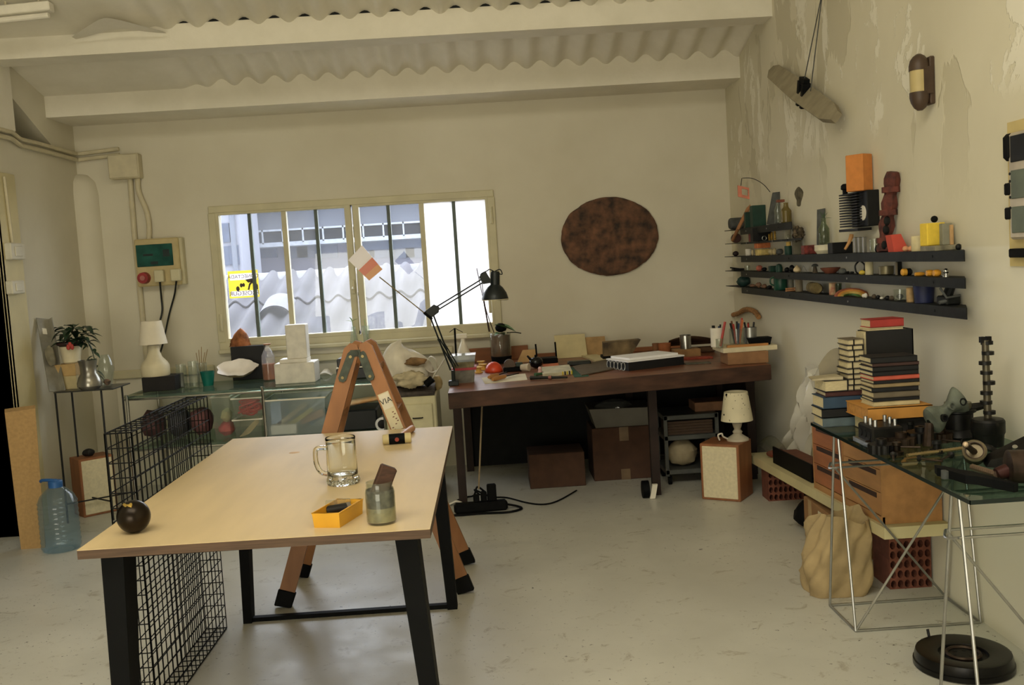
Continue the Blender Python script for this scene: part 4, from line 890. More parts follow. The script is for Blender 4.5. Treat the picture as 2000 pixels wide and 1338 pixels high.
# black anglepoise lamp with the flag on its elbow
LY = 5.78
q0 = PY(886, 742, LY); q0.z = ZB; e1, e2 = PY(838, 612, LY), PY(946, 546, LY+.05)
lm = T('desk_lamp', 'black jointed desk lamp clamped to the left end of the bench', 'lamp', q0)
M_LB = mat('black_lamp_enamel', (30, 36, 38), .35, .2, .08)
lm.part('clamp', MB().box(q0.x-.03, q0.x+.03, LY-.03, LY+.03, ZB, ZB+.03, .004).cyl((q0.x, LY, ZB), (q0.x, LY, ZB+.09), .012, n=10), M_LB)
ba = q0+Vector((-.003, 0, .09))
for o in (-.011, .011):
    lm.part('arm_bar', MB().tube([ba+Vector((o, 0, 0)), e1+Vector((o+.01, 0, 0))], .0055, 6), M_LB)
    lm.part('arm_bar', MB().tube([e1+Vector((.0, -.008, o)), e2+Vector((0, -.008, o))], .005, 6), M_LB)
for o in (-.03, .0, .03): lm.part('spring', MB().tube([ba+Vector((o*.5+.02, .012, .02)), ba.lerp(e1, .55)+Vector((o*.4, .012, 0))], .004, 6), M_LB)
lm.part('elbow', MB().frame(e1, e2, (0, 1, 0)).prism([(-.03, -.02), (.05, -.03), (.07, .0), (.05, .025), (-.01, .03)], -.014, .014), M_LB)
lm.part('wrist', MB().frame(e2-(e2-e1).normalized()*.02, e2+(e2-e1), (0, 1, 0)).prism([(0, -.03), (.05, -.04), (.05, .04), (0, .02)], -.016, .016), M_LB)
hc = PY(967, 585, LY+.05); s = LY/FPX*1.01
tilt = Vector((.06, -.03, 1)).normalized(); mbh = MB(); mbh.M = Matrix.Translation(hc) @ tilt.to_track_quat('Z', 'Y').to_matrix().to_4x4()
lm.part('shade', mbh.lathe([(26*s, 0), (26*s, 3*s), (22*s, 14*s), (15*s, 24*s), (9*s, 29*s), (9*s, 52*s), (7*s, 55*s), (0, 55*s), (0, 50*s), (7*s, 28*s), (20*s, 13*s), (24.5*s, 0)], (0, 0, 0), 28), M_LB)
lm.part('shade_rim', MB().tube([hc+Vector((26.2*s*math.cos(t*PI/12), 26.2*s*math.sin(t*PI/12), -.0)) for t in range(24)], .0022, 6, closed=True), mat('cream_rim', (216, 204, 170), .5))
lm.part('bulb', MB().ball(hc+Vector((0, 0, .03)), .022, n=12), M_WHITE)
tp = hc+tilt*55*s
lm.part('cable', MB().tube(curve_pts([tp, tp+Vector((.03, 0, .008)), tp+Vector((.04, 0, -.02)), tp+Vector((.01, 0, -.01)), tp+Vector((-.03, 0, .012)), e2+Vector((.02, 0, .05)), e2+Vector((-.02, 0, .03)), e2], 5), .0035, 6), M_LB)
lm.part('neck', MB().tube([e2+Vector((.02, 0, 0)), hc+tilt*35*s], .006, 6), M_STEEL)
ra, rb = PY(831, 613, LY-.02), PY(741, 541, LY-.02)
fg = T('striped_flag', 'white orange and yellow acrylic flag on a thin rod resting on the lamp elbow', 'flag', (ra+rb)/2)
fg.part('rod', MB().tube([rb, ra], .0035, 6), M_BOLT); fg.part('weight', MB().frame(ra, ra+(ra-rb)).cyl((-.01, 0, 0), (.05, 0, 0), .008, n=8), M_BLACK)
qa, qb, qc, qd = [PY(x, y, LY-.02) for x, y in ((680, 508), (707, 479), (747, 526), (721, 548))]
for f0, f1, cl, nm in ((0, .5, (246, 240, 236), 'white_field'), (.5, .78, (228, 124, 34), 'orange_field'), (.78, 1, (230, 166, 52), 'yellow_field')):
    A, B = qa.lerp(qd, f0), qb.lerp(qc, f0); Cc, Dd = qb.lerp(qc, f1), qa.lerp(qd, f1); o = Vector((0, .006, 0))
    fg.part(nm, MB().hexa([A, B, Cc, Dd], [A+o, B+o, Cc+o, Dd+o]), thin('flag_'+nm, cl, .96, .2, cl))
# things standing on the bench, left to right
p, w_, h = onb(908, 748, 42, 54)
t = T('food_tubs', 'two stacked clear tubs with a pink rim at the left end of the bench', 'tub', p); z = ZB
def tub(z0, z1, w0, w1, mt, nm): t.part(nm, MB().hexa([(p.x-w0/2, p.y, z0), (p.x+w0/2, p.y, z0), (p.x+w0/2, p.y+w0, z0), (p.x-w0/2, p.y+w0, z0)], [(p.x-w1/2, p.y-.008, z1), (p.x+w1/2, p.y-.008, z1), (p.x+w1/2, p.y+w1, z1), (p.x-w1/2, p.y+w1, z1)]), mt)
tub(ZB, ZB+.075, .11, .125, mat('grey_tub_contents', (120, 116, 106), .6, var=.25, scale=18), 'lower_tub'); tub(ZB+.075, ZB+.09, .146, .146, mat('pink_lid', (202, 92, 100), .5), 'pink_lid')
tub(ZB+.09, ZB+.125, .115, .125, mat('olive_contents', (120, 112, 84), .8, var=.3, scale=25), 'contents'); tub(ZB+.0905, ZB+.165, .12, .146, thin('cloudy_tub', (226, 230, 228), .35, .1, (205, 208, 206)), 'upper_tub')
p, w_, h = onb(907, 722, 28, 60); r = .045; p.y += .12
t = T('spray_bottle', 'white spray bottle standing behind the stacked tubs', 'bottle', p)
t.part('body', MB().lathe([(r, 0), (r, .1), (r*.5, .16), (r*.32, .18), (r*.32, .2), (0, .2)], p, 20), M_WHITE); t.part('trigger_head', MB().at((p.x, p.y, p.z+.2)).prism([(-.03, 0), (.02, 0), (.03, .03), (-.045, .03), (-.05, .02)], -.012, .012) if False else MB().box(p.x-.045, p.x+.03, p.y-.012, p.y+.012, p.z+.2, p.z+.232, .005), M_WHITE)
p, w_, h = onb(893, 735)
tp = PY(888, 641, p.y)
t = T('hook_stand', 'black rod with two drooping spokes standing by the desk lamp', 'rod', p)
t.part('rod', MB().tube([p, tp], .007, 6), M_BLACK); t.part('spoke', MB().tube([tp, PY(878, 649, p.y)], .002, 5), M_BLACK); t.part('spoke', MB().tube([tp, PY(904, 649, p.y)], .002, 5), M_BLACK)
p, w_, h = onb(980, 709, 42, 58); r = w_/2
t = T('soil_jar', 'tall glass jar of dark soil with a green leaf and dry stalks on the bench', 'plant jar', p)
t.part('saucer', MB().lathe([(r*.88, 0), (r*.98, .05), (r*.8, .052), (0, .04)], p, 24), M_BLACK)
t.part('soil', MB().lathe([(r*.88, .05), (r*.9, h*.94), (0, h*.97)], p, 24), mat('dark_soil', (66, 48, 38), .85, var=.45, scale=14, stretch=(1, 1, .3), col2=(120, 80, 56)))
t.part('glass', MB().lathe([(r*.95, .045), (r, .06), (r, h*.98), (r*.93, h*1.02), (r*.9, h*1.02), (r*.93, h*.98), (r*.93, .07)], p, 24), M_CLEARG)
q = p+Vector((0, 0, h))
t.part('black_knob', MB().ball(PY(978, 640, p.y), .04, (1, 1, .8), 14, .15), M_RUBBER)
M_GRN = mat('broad_green_leaf', (92, 132, 88), .4, var=.25, scale=9)
t.part('leaf', leaf_mb(PY(966, 635, p.y-.04), (1, -.15, -.22), .15, .11, .15), M_GRN, sharp=2); t.part('leaf', leaf_mb(PY(984, 655, p.y-.04), (-.6, -.5, .5), .10, .08, .5), M_GRN, sharp=2)
t.part('stalk', MB().tube(curve_pts([PY(990, 650, p.y), PY(1005, 649, p.y), PY(1018, 651, p.y)], 5), .0035, 5), M_RUBBER)
M_STK2 = mat('dry_stalk', (58, 42, 36), .7)
for a, b, c in (((931, 524), (945, 590), (957, 648)), ((941, 548), (948, 600), (965, 650)), ((944, 586), (950, 620), (955, 648))):
    t.part('stalk', MB().tube(curve_pts([PY(*a, p.y), PY(*b, p.y), PY(*c, p.y)], 6), .0035, 5), M_STK2)
p, w_, h = onb(965, 728, 36, 20)
one('red_dome', 'shiny orange red dome lying on the bench in front of the soil jar', 'dome', MB().ball((p.x, p.y+.05, ZB), w_/2, (1, 1, 1.05), 20) if False else MB().lathe([(w_/2*math.cos(t*PI/16), ZB*0+w_*.56*math.sin(t*PI/16)) for t in range(9)], (p.x, p.y+.05, ZB), 24), mat('orange_red_plastic', (222, 76, 44), .3), sharp=2)
one('paper_sheet', 'white paper sheet lying flat on the left part of the bench', 'paper', MB().hexa([(v.x, v.y, ZB) for v in (PZ(947, 750, ZB), PZ(1030, 742, ZB), PZ(1026, 730, ZB), PZ(940, 738, ZB))], [(v.x, v.y, ZB+.0015) for v in (PZ(947, 750, ZB), PZ(1030, 742, ZB), PZ(1026, 730, ZB), PZ(940, 738, ZB))]), mat('paper_cream', (224, 214, 186), .8, var=.03))
for k, (px, py) in enumerate(((935, 728), (944, 722), (940, 716))):
    p = PZ(px, py, ZB); one('wire_spool', ('front', 'middle', 'rear')[k]+' of the three small yellow wire spools behind the tubs', 'spool', MB().lathe([(.028, 0), (.028, .006), (.018, .008), (.018, .03), (.028, .032), (.028, .038), (0, .038)], p, 16), mat('yellow_spool', (226, 182, 92), .6), 'yellow wire spools on the bench')
for k, (a, b, lb) in enumerate((((955, 737), (990, 727), 'upper wooden handled chisel on the paper sheet'), ((962, 741), (1012, 729), 'lower wooden handled chisel on the paper sheet'))):
    A, B = PZ(*a, ZB+.016), PZ(*b, ZB+.016); t = T('chisel', lb, 'tool', (A+B)/2)
    t.part('handle', MB().tube([A, A.lerp(B, .1), A.lerp(B, .45), A.lerp(B, .5)], [.01, .014, .012, .008], 8), M_OAK); t.part('blade', MB().frame(A.lerp(B, .5), B).box(0, (B-A).length*.5, -.006, .006, -.003, .003), M_BRZ)
p, w_, h = onb(1002, 727, 34, 16)
t = T('tape_dispenser', 'dark tape dispenser behind the chisels on the bench', 'dispenser', p)
t.part('base', MB().box(p.x-.06, p.x+.06, p.y+.02, p.y+.07, ZB, ZB+.03, .006), M_BLACK); t.part('roll', MB().tube([(p.x-.02, p.y+.03, ZB+.045), (p.x-.02, p.y+.06, ZB+.045)], .035, 18), mat('brown_tape', (88, 70, 56), .5)); t.part('green_block', MB().box(p.x+.02, p.x+.065, p.y+.015, p.y+.075, ZB+.03, ZB+.055, .004), mat('dark_green_plastic', (42, 56, 50), .5))
p, w_, h = onb(1028, 726, 16, 16)
one('paper_cup', 'pale paper cup lying between the tape dispenser and the black kettle', 'cup', MB().frame((p.x-.03, p.y+.03, ZB+.026), (p.x+.03, p.y, ZB+.026)).tube([(0, 0, 0), (.055, 0, 0)], [.019, .026], 16), mat('pale_cup', (214, 200, 178), .7))
p, w_, h = onb(1048, 720, 28, 20)
t = T('black_kettle', 'small shiny black round kettle in front of the router', 'kettle', p)
t.part('body', MB().ball((p.x, p.y+.03, ZB+.038), .042, (1.1, 1, .9), 18), mat('glossy_black', (14, 14, 18), .12)); t.part('spout', MB().tube([(p.x-.03, p.y+.02, ZB+.055), (p.x-.055, p.y+.02, ZB+.085)], [.01, .006], 8), mat('glossy_black', (14, 14, 18))); t.part('lid_knob', MB().ball((p.x, p.y+.03, ZB+.08), .009, n=8), M_BLACK)
p, w_, h = onb(1069, 711, 42, 12)
t = T('router', 'black wireless router with two upright antennas at the back of the bench', 'router', p)
t.part('case', MB().box(p.x-.075, p.x+.075, p.y+.03, p.y+.16, ZB, ZB+.035, .005), M_BLACK)
for px, py in ((1046, 672), (1084, 668)):
    q = PY(px, py, p.y+.17); t.part('antenna', MB().tube([(q.x+.004, p.y+.17, ZB+.01), q], .0065, 6), M_BLACK)
A = [PZ(x, y, ZB) for x, y in ((1062, 720), (1092, 716), (1090, 711), (1060, 714))]
one('orange_notebook', 'thin orange notebook lying in front of the router', 'notebook', MB().hexa([(v.x, v.y, ZB) for v in A], [(v.x, v.y, ZB+.008) for v in A]), mat('orange_card', (196, 104, 58), .7))
A = [PZ(x, y, ZB) for x, y in ((1060, 737), (1118, 731), (1112, 718), (1058, 723))]
t = T('spirit_level', 'cream boxed level with black and yellow stripes at its right end on the bench front', 'level', A[0]); t.part('box', MB().hexa([(v.x, v.y, ZB) for v in A], [(v.x, v.y, ZB+.02) for v in A]), mat('cream_case', (206, 200, 172), .6))
for k in range(5):
    B0 = A[0].lerp(A[1], .66+k*.075); B1 = A[0].lerp(A[1], .70+k*.075); t.part('stripe', MB().hexa([B0+Vector((0, -.002, .001)), B1+Vector((0, -.002, .001)), B1+Vector((0, .02, .001)), B0+Vector((0, .02, .001))], [B0+Vector((0, -.002, .021)), B1+Vector((0, -.002, .021)), B1+Vector((0, .02, .021)), B0+Vector((0, .02, .021))]), mat('warning_yellow', (226, 200, 40), .5) if k % 2 == 0 else M_BLACK)
for k, (a, b, r, cl, lb) in enumerate((((1036, 738), (1108, 737), .012, (24, 26, 24), 'long dark handled tool along the bench front edge'), ((1045, 732), (1072, 728), .012, (60, 96, 62), 'short green handled tool beside the cream level'))):
    A, B = PZ(*a, ZB+r), PZ(*b, ZB+r); t = T('hand_tool', lb, 'tool', (A+B)/2); t.part('shaft', MB().tube([A, A.lerp(B, .2), A.lerp(B, .5), B], [r, r*.8, r*.7, r*.5], 8), mat('tool_%s' % ('black', 'green')[k], cl, .5)); t.part('collar', MB().tube([A.lerp(B, .5), A.lerp(B, .58)], r, 8), mat('pinkish_metal', (150, 100, 92), .4, .4))
p, w_, h = onb(1055, 730, 10, 14); one('small_figure', 'tiny pink and white figure among the tools on the bench', 'figurine', MB().lathe([(.012, 0), (.014, .01), (.009, .025), (.012, .032), (.008, .042), (0, .045)], p, 12), mat('pale_pink', (226, 180, 176), .6))
# slabs leaning on the wall
q0, q1 = PY(1086, 703, 7.0), PY(1146, 652, 7.05)
one('cream_slab', 'cream plaster slab leaning on the wall behind the router', 'slab', MB().hexa([(q0.x, 6.98, ZB), (q1.x-.01, 6.98, ZB), (q1.x-.01, 7.0, ZB), (q0.x, 7.0, ZB)], [(q0.x, 7.06, q1.z), (q1.x-.015, 7.06, q1.z), (q1.x-.015, 7.08, q1.z), (q0.x, 7.08, q1.z)]), mat('cream_plaster', (208, 194, 150), .8, var=.05))
q0, q1 = PY(1146, 703, 7.0), PY(1183, 657, 7.05)
one('beige_slab', 'beige cardboard sheet standing between the cream slab and the stone block', 'slab', MB().hexa([(q0.x, 7.02, ZB), (q1.x, 7.02, ZB), (q1.x, 7.03, ZB), (q0.x, 7.03, ZB)], [(q0.x, 7.07, q1.z), (q1.x-.005, 7.07, q1.z), (q1.x-.005, 7.08, q1.z), (q0.x, 7.08, q1.z)]), mat('beige_card', (180, 146, 100), .85))
A = [PZ(x, y, ZB) for x, y in ((1163, 708), (1188, 704), (1166, 695), (1136, 697))]
one('cream_offcut', 'flat cream offcut lying in front of the beige sheet', 'offcut', MB().hexa([(v.x, v.y, ZB) for v in A], [(v.x, v.y, ZB+.012) for v in A]), mat('cream_plaster', (208, 194, 150)))
q = PY(1010, 690, 6.95); A0, A1 = PY(1010, 706, 6.9), PY(1043, 683, 6.95)
one('wood_offcut', 'pale wedge shaped wooden board leaning left of the router antennas', 'board', MB().hexa([(A0.x, 6.88, ZB), (A1.x+.01, 6.88, ZB), (A1.x+.01, 6.9, ZB), (A0.x, 6.9, ZB)], [(A0.x+.045, 6.96, A1.z), (A1.x+.01, 6.96, A1.z), (A1.x+.01, 6.98, A1.z), (A0.x+.045, 6.98, A1.z)]), mat('pale_pine', (198, 160, 108), .6, var=.08))
p, w_, h = onb(1213, 704, 68, 34)
t = T('stone_block', 'rough pale stone block on a dark plate at the back of the bench', 'stone', p)
t.part('plate', MB().box(p.x-.115, p.x+.1, p.y+.04, p.y+.2, ZB, ZB+.03, .004), M_RUBBER)
mb = MB(); mb.surf(lambda u, v: (p.x-.11+(.26)*(v)+.0, 0, 0), 2, 2) if False else None
mb = MB().hexa([(p.x-.11, p.y+.05, ZB+.03), (p.x+.08, p.y+.05, ZB+.03), (p.x+.1, p.y+.18, ZB+.03), (p.x-.1, p.y+.18, ZB+.03)], [(p.x-.105, p.y+.06, ZB+.115), (p.x+.15, p.y+.07, ZB+.125), (p.x+.15, p.y+.18, ZB+.125), (p.x-.1, p.y+.18, ZB+.12)])
t.part('stone', mb, mat('mottled_stone', (150, 128, 92), .9, var=.35, scale=9, bump=.3, col2=(70, 58, 44)))
A = [PZ(x, y, ZB) for x, y in ((1136, 735), (1222, 718), (1188, 704), (1118, 718))]
B = [PZ(x, y, ZB) for x, y in ((1122, 737), (1150, 735), (1136, 716), (1108, 718))]
one('cutting_mat', 'green cutting mat under the grey sheet on the bench', 'mat', MB().hexa([(v.x, v.y, ZB) for v in B], [(v.x, v.y, ZB+.003) for v in B]), mat('green_mat', (40, 92, 76), .7))
one('grey_sheet', 'grey brown cardboard sheet lying at the bench front centre', 'sheet', MB().hexa([(v.x, v.y, ZB+.003) for v in A], [(v.x, v.y, ZB+.009) for v in A]), mat('grey_board', (100, 88, 70), .85, var=.1, scale=20))
p, w_, h = onb(1133, 715, 46, 14); one('tool_case', 'flat dark tool case at the top edge of the cutting mat', 'case', MB().box(p.x-.075, p.x+.075, p.y+.02, p.y+.1, ZB, ZB+.03, .008), mat('dark_case', (38, 42, 40), .4))
A = [PZ(x, y, ZB) for x, y in ((1226, 724), (1338, 711), (1338, 700), (1215, 706))]
A = [PZ(1228, 725, ZB), PZ(1336, 712, ZB)]; dv = Vector((-.1, .24, 0)); A += [A[1]+dv, A[0]+dv]
t = T('ring_binder', 'black ring binder with a stack of white paper on top at the bench front', 'binder', A[0])
t.part('cover', MB().hexa([(v.x, v.y, ZB) for v in A], [(v.x, v.y, ZB+.052) for v in A]), mat('black_binder', (22, 23, 25), .6))
W = [v.lerp((A[0]+A[2])/2, -.02) for v in A]
t.part('paper', MB().hexa([(v.x, v.y, ZB+.052) for v in W], [(v.x, v.y, ZB+.06) for v in W]), mat('bright_paper', (246, 244, 244), .6, var=.01)); W2 = [v.lerp((A[0]+A[2])/2, .12)+Vector((0, .03, 0)) for v in A]
t.part('paper_pile', MB().hexa([(v.x, v.y, ZB+.06) for v in W2], [(v.x, v.y, ZB+.072) for v in W2]), mat('bright_paper', (246, 244, 244)))
for k in range(5):
    q = A[0].lerp(A[3], .15+.17*k); t.part('ring', MB().tube([q+Vector((-.012+.012*math.cos(a*PI/4), 0, ZB*0+.026+.026*math.sin(a*PI/4))) for a in range(8)], .003, 5, closed=True), M_STEEL)
for k, (px, w0) in enumerate(((1300, 26), (1283, 14))):
    p, w_, h = onb(px, 697, w0, 26); r = w_/2; p.y += .03; one('terracotta_pot', ('wide terracotta cup behind the ring binder', 'narrow brown cup next to the terracotta cup')[k], 'cup', MB().lathe([(r*.85, 0), (r, h), (r*.88, h), (r*.75, .01), (0, .01)], p, 20), mat('terracotta_%d' % 0 if False else ('terracotta' if k == 0 else 'brown_clay'), (172, 104, 64) if k == 0 else (140, 96, 64), .8))
p, w_, h = onb(1345, 700, 52, 14)
one('wood_riser', 'small wooden block under the tin can', 'block', MB().box(p.x-w_/2, p.x+w_/2, p.y+.02, p.y+.14, ZB, ZB+h+.01, .003), mat('dark_pine', (150, 112, 70), .6)); zr = ZB+h+.01
q = Vector((p.x, p.y+.08, zr)); r = .037
t = T('tin_can', 'shiny open tin can on the small wooden block', 'can', q); t.part('can', MB().lathe([(r, 0), (r, .09), (r*.94, .09), (r*.94, .01), (0, .01)], q, 24), M_CHROME); t.part('rim', MB().tube([q+Vector((r*math.cos(a*PI/10), r*math.sin(a*PI/10), .09)) for a in range(20)], .002, 5, closed=True), M_CHROME)
p, w_, h = onb(1362, 695, 90, 34); p.y += .2
one('driftwood_bowl', 'curved dark driftwood piece behind the tin can', 'driftwood', MB().surf(lambda u, v: (p.x-.16+.34*u, p.y+.06*math.cos(PI*v), ZB+.006+.045+.1*math.sin(PI*(.15+.5*u))*v*(1.1-.7*u)), 16, 7).box(p.x-.15, p.x+.16, p.y-.03, p.y+.03, ZB, ZB+.04, .008), mat('dark_driftwood', (92, 68, 48), .85, var=.3, scale=18, stretch=(.4, 2, 2)), sharp=2)
for k, (px, py, w0, d0, cl, lb) in enumerate(((1372, 706, 60, .1, (150, 62, 44), 'red folder lying below the white shelf block'), (1365, 712, 50, .08, (92, 88, 76), 'folded grey newspaper on the bench edge right of the binder'))):
    p, w_, h = onb(px, py, w0); one(('red_folder', 'newspaper')[k], lb, 'paper', MB().box(p.x-w_/2, p.x+w_/2, p.y+.01+.12*(1-k), p.y+d0+.12*(1-k), ZB, ZB+.012-.004*k, .001), mat(('red_card', 'newsprint')[k], cl, .8, var=.2, scale=30))
# white slab on a block with pens and cups
p, w_, h = onb(1462, 711, 80, 22)
one('riser_block', 'brown wooden block carrying the white slab at the right end of the bench', 'block', MB().box(p.x-w_/2, p.x+w_/2, p.y+.0, p.y+.2, ZB, ZB+.072, .003), mat('riser_brown', (150, 110, 74), .7, var=.1)); ZW = ZB+.072
sl0, sl1 = PZ(1413, 690, ZW), PZ(1524, 684, ZW); W = [sl0, Vector((min(sl1.x, XR-.01), sl0.y+.03, ZW)), Vector((min(sl1.x, XR-.01), sl0.y+.34, ZW)), Vector((PZ(1386, 680, ZW).x, sl0.y+.28, ZW))]
one('white_slab', 'white painted slab on the brown block at the right end of the bench', 'slab', MB().hexa([(v.x, v.y, ZW) for v in W], [(v.x, v.y, ZW+.028) for v in W]), M_CREAMP); ZW += .028
def onw(px, py, dy=0): q = PZ(px, py, ZW); q.y += dy; return q
yb_ = sl0.y+.13; s = yb_/FPX
def cup_pens(name, lab, px, w0, h0, mt, pens, dy=0):
    q = Vector((PY(px, 675, yb_+dy).x, yb_+dy, ZW)); r = w0*s/2; h = h0*s
    t = T(name, lab, 'cup', q); t.part('cup', MB().lathe([(r*.92, 0), (r, .004), (r, h), (r*.9, h), (r*.88, .012), (0, .012)], q, 22), mt)
    rr_ = random.Random(px)
    for k, (cl, L_) in enumerate(pens):
        a = 2*PI*k/len(pens)+.4; b0 = q+Vector((.3*r*math.cos(a), .3*r*math.sin(a), .014)); d = Vector((.35*math.cos(a)*r/h*1.2, .3*math.sin(a)*r/h, 1)).normalized()
        pn = t.part('pen', MB().tube([b0, b0+d*L_*s*.86], .006, 6), mat('pen_'+cl, dict(black=(24, 24, 26), red=(178, 60, 50), blue=(40, 60, 92), brown=(120, 76, 52), orange=(206, 110, 60))[cl], .45))
    return t
cup_pens('pen_cup', 'tall white pen cup at the left end of the white slab', 1401, 25, 38, M_WHITE, [('black', 46), ('black', 44), ('black', 45), ('blue', 43)])
cup_pens('pen_glass', 'glass full of red and black pens in the middle of the white slab', 1440, 30, 34, M_CLEARG, [('red', 58), ('black', 50), ('brown', 52), ('black', 48), ('red', 46), ('blue', 47), ('orange', 54)])
cup_pens('pen_tin', 'grey metal tin of markers at the right of the pen glass', 1466, 26, 34, M_STEEL, [('black', 46), ('brown', 45), ('black', 47), ('red', 44), ('black', 44)], .03)
q = Vector((PY(1406, 678, yb_-.08).x, yb_-.07, ZW)); r = .022
t = T('brush_glass', 'small clear glass with scissors handles in front of the white pen cup', 'glass', q); t.part('glass', MB().lathe([(r, 0), (r, .055), (r*.9, .055), (r*.9, .006), (0, .006)], q, 18), M_CLEARG); t.part('orange_scraper', MB().frame(q+Vector((0, 0, .01)), q+Vector((.02, 0, .08))).box(0, .05, -.006, .006, -.002, .002), M_BOLT)
t.part('red_marker', MB().tube([q+Vector((.005, 0, .01)), q+Vector((.045, .02, .155))], .008, 8), mat('pen_red', (178, 60, 50)))
q0 = Vector((PY(1420, 679, yb_-.09).x, yb_-.1, ZW))
one('wood_strip', 'thin orange wooden strip along the front of the white slab', 'strip', MB().box(q0.x, q0.x+.25, q0.y, q0.y+.025, ZW, ZW+.014), M_OAK)
q0 = Vector((PY(1484, 676, yb_-.04).x, yb_-.055, ZW))
one('black_tray', 'shallow black tray at the right end of the white slab', 'tray', MB().hexa([(q0.x-.055, q0.y, ZW), (q0.x+.06, q0.y, ZW), (q0.x+.06, q0.y+.08, ZW), (q0.x-.055, q0.y+.08, ZW)], [(q0.x-.07, q0.y-.004, ZW+.045), (q0.x+.072, q0.y-.004, ZW+.045), (q0.x+.072, q0.y+.09, ZW+.045), (q0.x-.07, q0.y+.09, ZW+.045)]), M_RUBBER)
tw = curve_pts([PX(x, y, XR-.022) for x, y in ((1432, 615), (1442, 612), (1455, 605), (1468, 606), (1477, 612), (1482, 620))], 4)
one('driftwood_twig', 'arched brown twig hung on the right wall above the pens', 'twig', MB().tube(tw, [.017+.006*noise.noise(Vector((i*.9, 2, 3))) for i in range(len(tw))], 8), mat('twig_brown', (176, 128, 80), .8, var=.25, scale=40, bump=.4))

# oval bark picture
oc = PY(1190, 462, YB); rx, rz = 95*YB/FPX, 76*YB/FPX
def oval(u, v):
    a = 2*PI*u; e = 1+.02*noise.noise(Vector((math.cos(a)*4, math.sin(a)*4, 0)))+.012*noise.noise(Vector((math.cos(a)*14, math.sin(a)*14, 3)))
    x, z = rx*e*v*math.cos(a), rz*e*v*math.sin(a)
    d = .028*(1 if v < .97 else .3)+(.016*noise.fractal(Vector((x*9, z*9, 1)), 1, 2, 4) if v < .97 else 0)
    return (oc.x+x, YB-.012-d, oc.z+z)
mb = MB().surf(oval, 90, 26, True); mb.lathe([(1, 0)], (0, 0, 0), 3) if False else None
one('oval_bark', 'rough brown oval bark disc hung on the back wall right of the window', 'wall art', mb, mat('brown_bark', (124, 88, 66), .95, var=.4, scale=13, bump=.7, col2=(50, 44, 40), det=8), sharp=2)

# ================================================================ UNDER THE BENCH
def carton(name, lab, x0, x1, y0, y1, Yf, dep, mt, tape=True):
    a, b = PY(x0, y1, Yf), PY(x1, y0, Yf); t = T(name, lab, 'box', ((a.x+b.x)/2, Yf+dep/2, 0))
    t.part('carton', MB().box(a.x, b.x, Yf, Yf+dep, 0, b.z, .004), mt); xm = (a.x+b.x)/2
    if tape: t.part('tape', MB().box(xm-.03, xm+.03, Yf-.0015, Yf, b.z-.09, b.z).box(xm-.03, xm+.03, Yf-.0015, Yf, 0, .07), mat('packing_tape', (120, 98, 72), .4))
    return b.z, (a.x, b.x)
M_CSHADE = mat('shaded_cardboard', (80, 56, 42), .9, var=.1)  # cardboard darkened in its colour for the shade below the bench
carton('cardboard_box', 'low brown carton on the floor under the bench', 1036, 1141, 882, 952, 6.28, .3, M_CSHADE, False)
z, (xa, xb) = carton('cardboard_box', 'tall brown taped carton under the middle of the bench', 1161, 1280, 830, 938, 6.38, .34, M_CSHADE)
t = T('white_basin', 'translucent white basin on the tall carton under the bench', 'basin', ((xa+xb)/2, 6.5, z))
t.part('basin', MB().hexa([(xa+.03, 6.4, z), (xb-.03, 6.4, z), (xb-.03, 6.68, z), (xa+.03, 6.68, z)], [(xa-.01, 6.37, z+.13), (xb-.01, 6.37, z+.12), (xb-.01, 6.7, z+.12), (xa-.01, 6.7, z+.13)]), mat('shaded_milky_plastic', (112, 108, 98), .5, var=.15, scale=4)); t.part('wrapping', MB().rock(((xa+xb)/2-.05, 6.5, z+.12), (.26, .22, .1), 3, .3), M_CLEAR)  # white plastic darkened in its colour, shade of the bench
a, b = PY(1302, 944, 6.12), PY(1402, 806, 6.12); cd = .34
t = T('rolling_cart', 'grey metal cart on casters under the right part of the bench', 'cart', ((a.x+b.x)/2, 6.3, 0)); zt = b.z
M_CRT = mat('grey_cart_steel', (86, 88, 84), .5, .3)
for x in (a.x, b.x-.02):
    for y in (6.12, 6.44): t.part('post', MB().box(x, x+.022, y, y+.022, .06, zt), M_CRT)
for z in (.07, .285, zt-.03): t.part('shelf', MB().box(a.x, b.x, 6.12, 6.46, z, z+.03, .003), M_CRT)
for x in (a.x+.03, b.x-.04):
    for y in (6.16, 6.4): t.part('caster', MB().cyl((x-.01, y, .028), (x+.01, y, .028), .028, n=12).box(x-.006, x+.006, y-.006, y+.006, .03, .072), M_RUBBER)
for k in range(5): one('timber_offcut', ('lowest', 'second', 'third', 'fourth', 'topmost')[k]+' of the dark slats stacked on the cart shelf', 'wood', MB().box(a.x+.03, b.x-.03, 6.15, 6.4, .3155+k*.0172, .3155+k*.0172+.015), mat('dark_slat', (78, 60, 46), .8, var=.25, scale=12, stretch=(.3, 2, 2)))
one('pale_bundle', 'pale round wrapped bundle on the bottom shelf of the cart', 'bundle', MB().rock((a.x+.13, 6.24, .182), (.19, .17, .17), 9, .15), mat('pale_wrap', (164, 150, 120), .8, var=.1))
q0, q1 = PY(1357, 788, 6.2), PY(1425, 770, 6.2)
one('flat_carton', 'flat brown box lying on top of the cart under the bench', 'box', MB().box(q0.x, q1.x, 6.2, 6.4, zt, zt+.058, .003), mat('flat_carton', (132, 96, 70), .8))
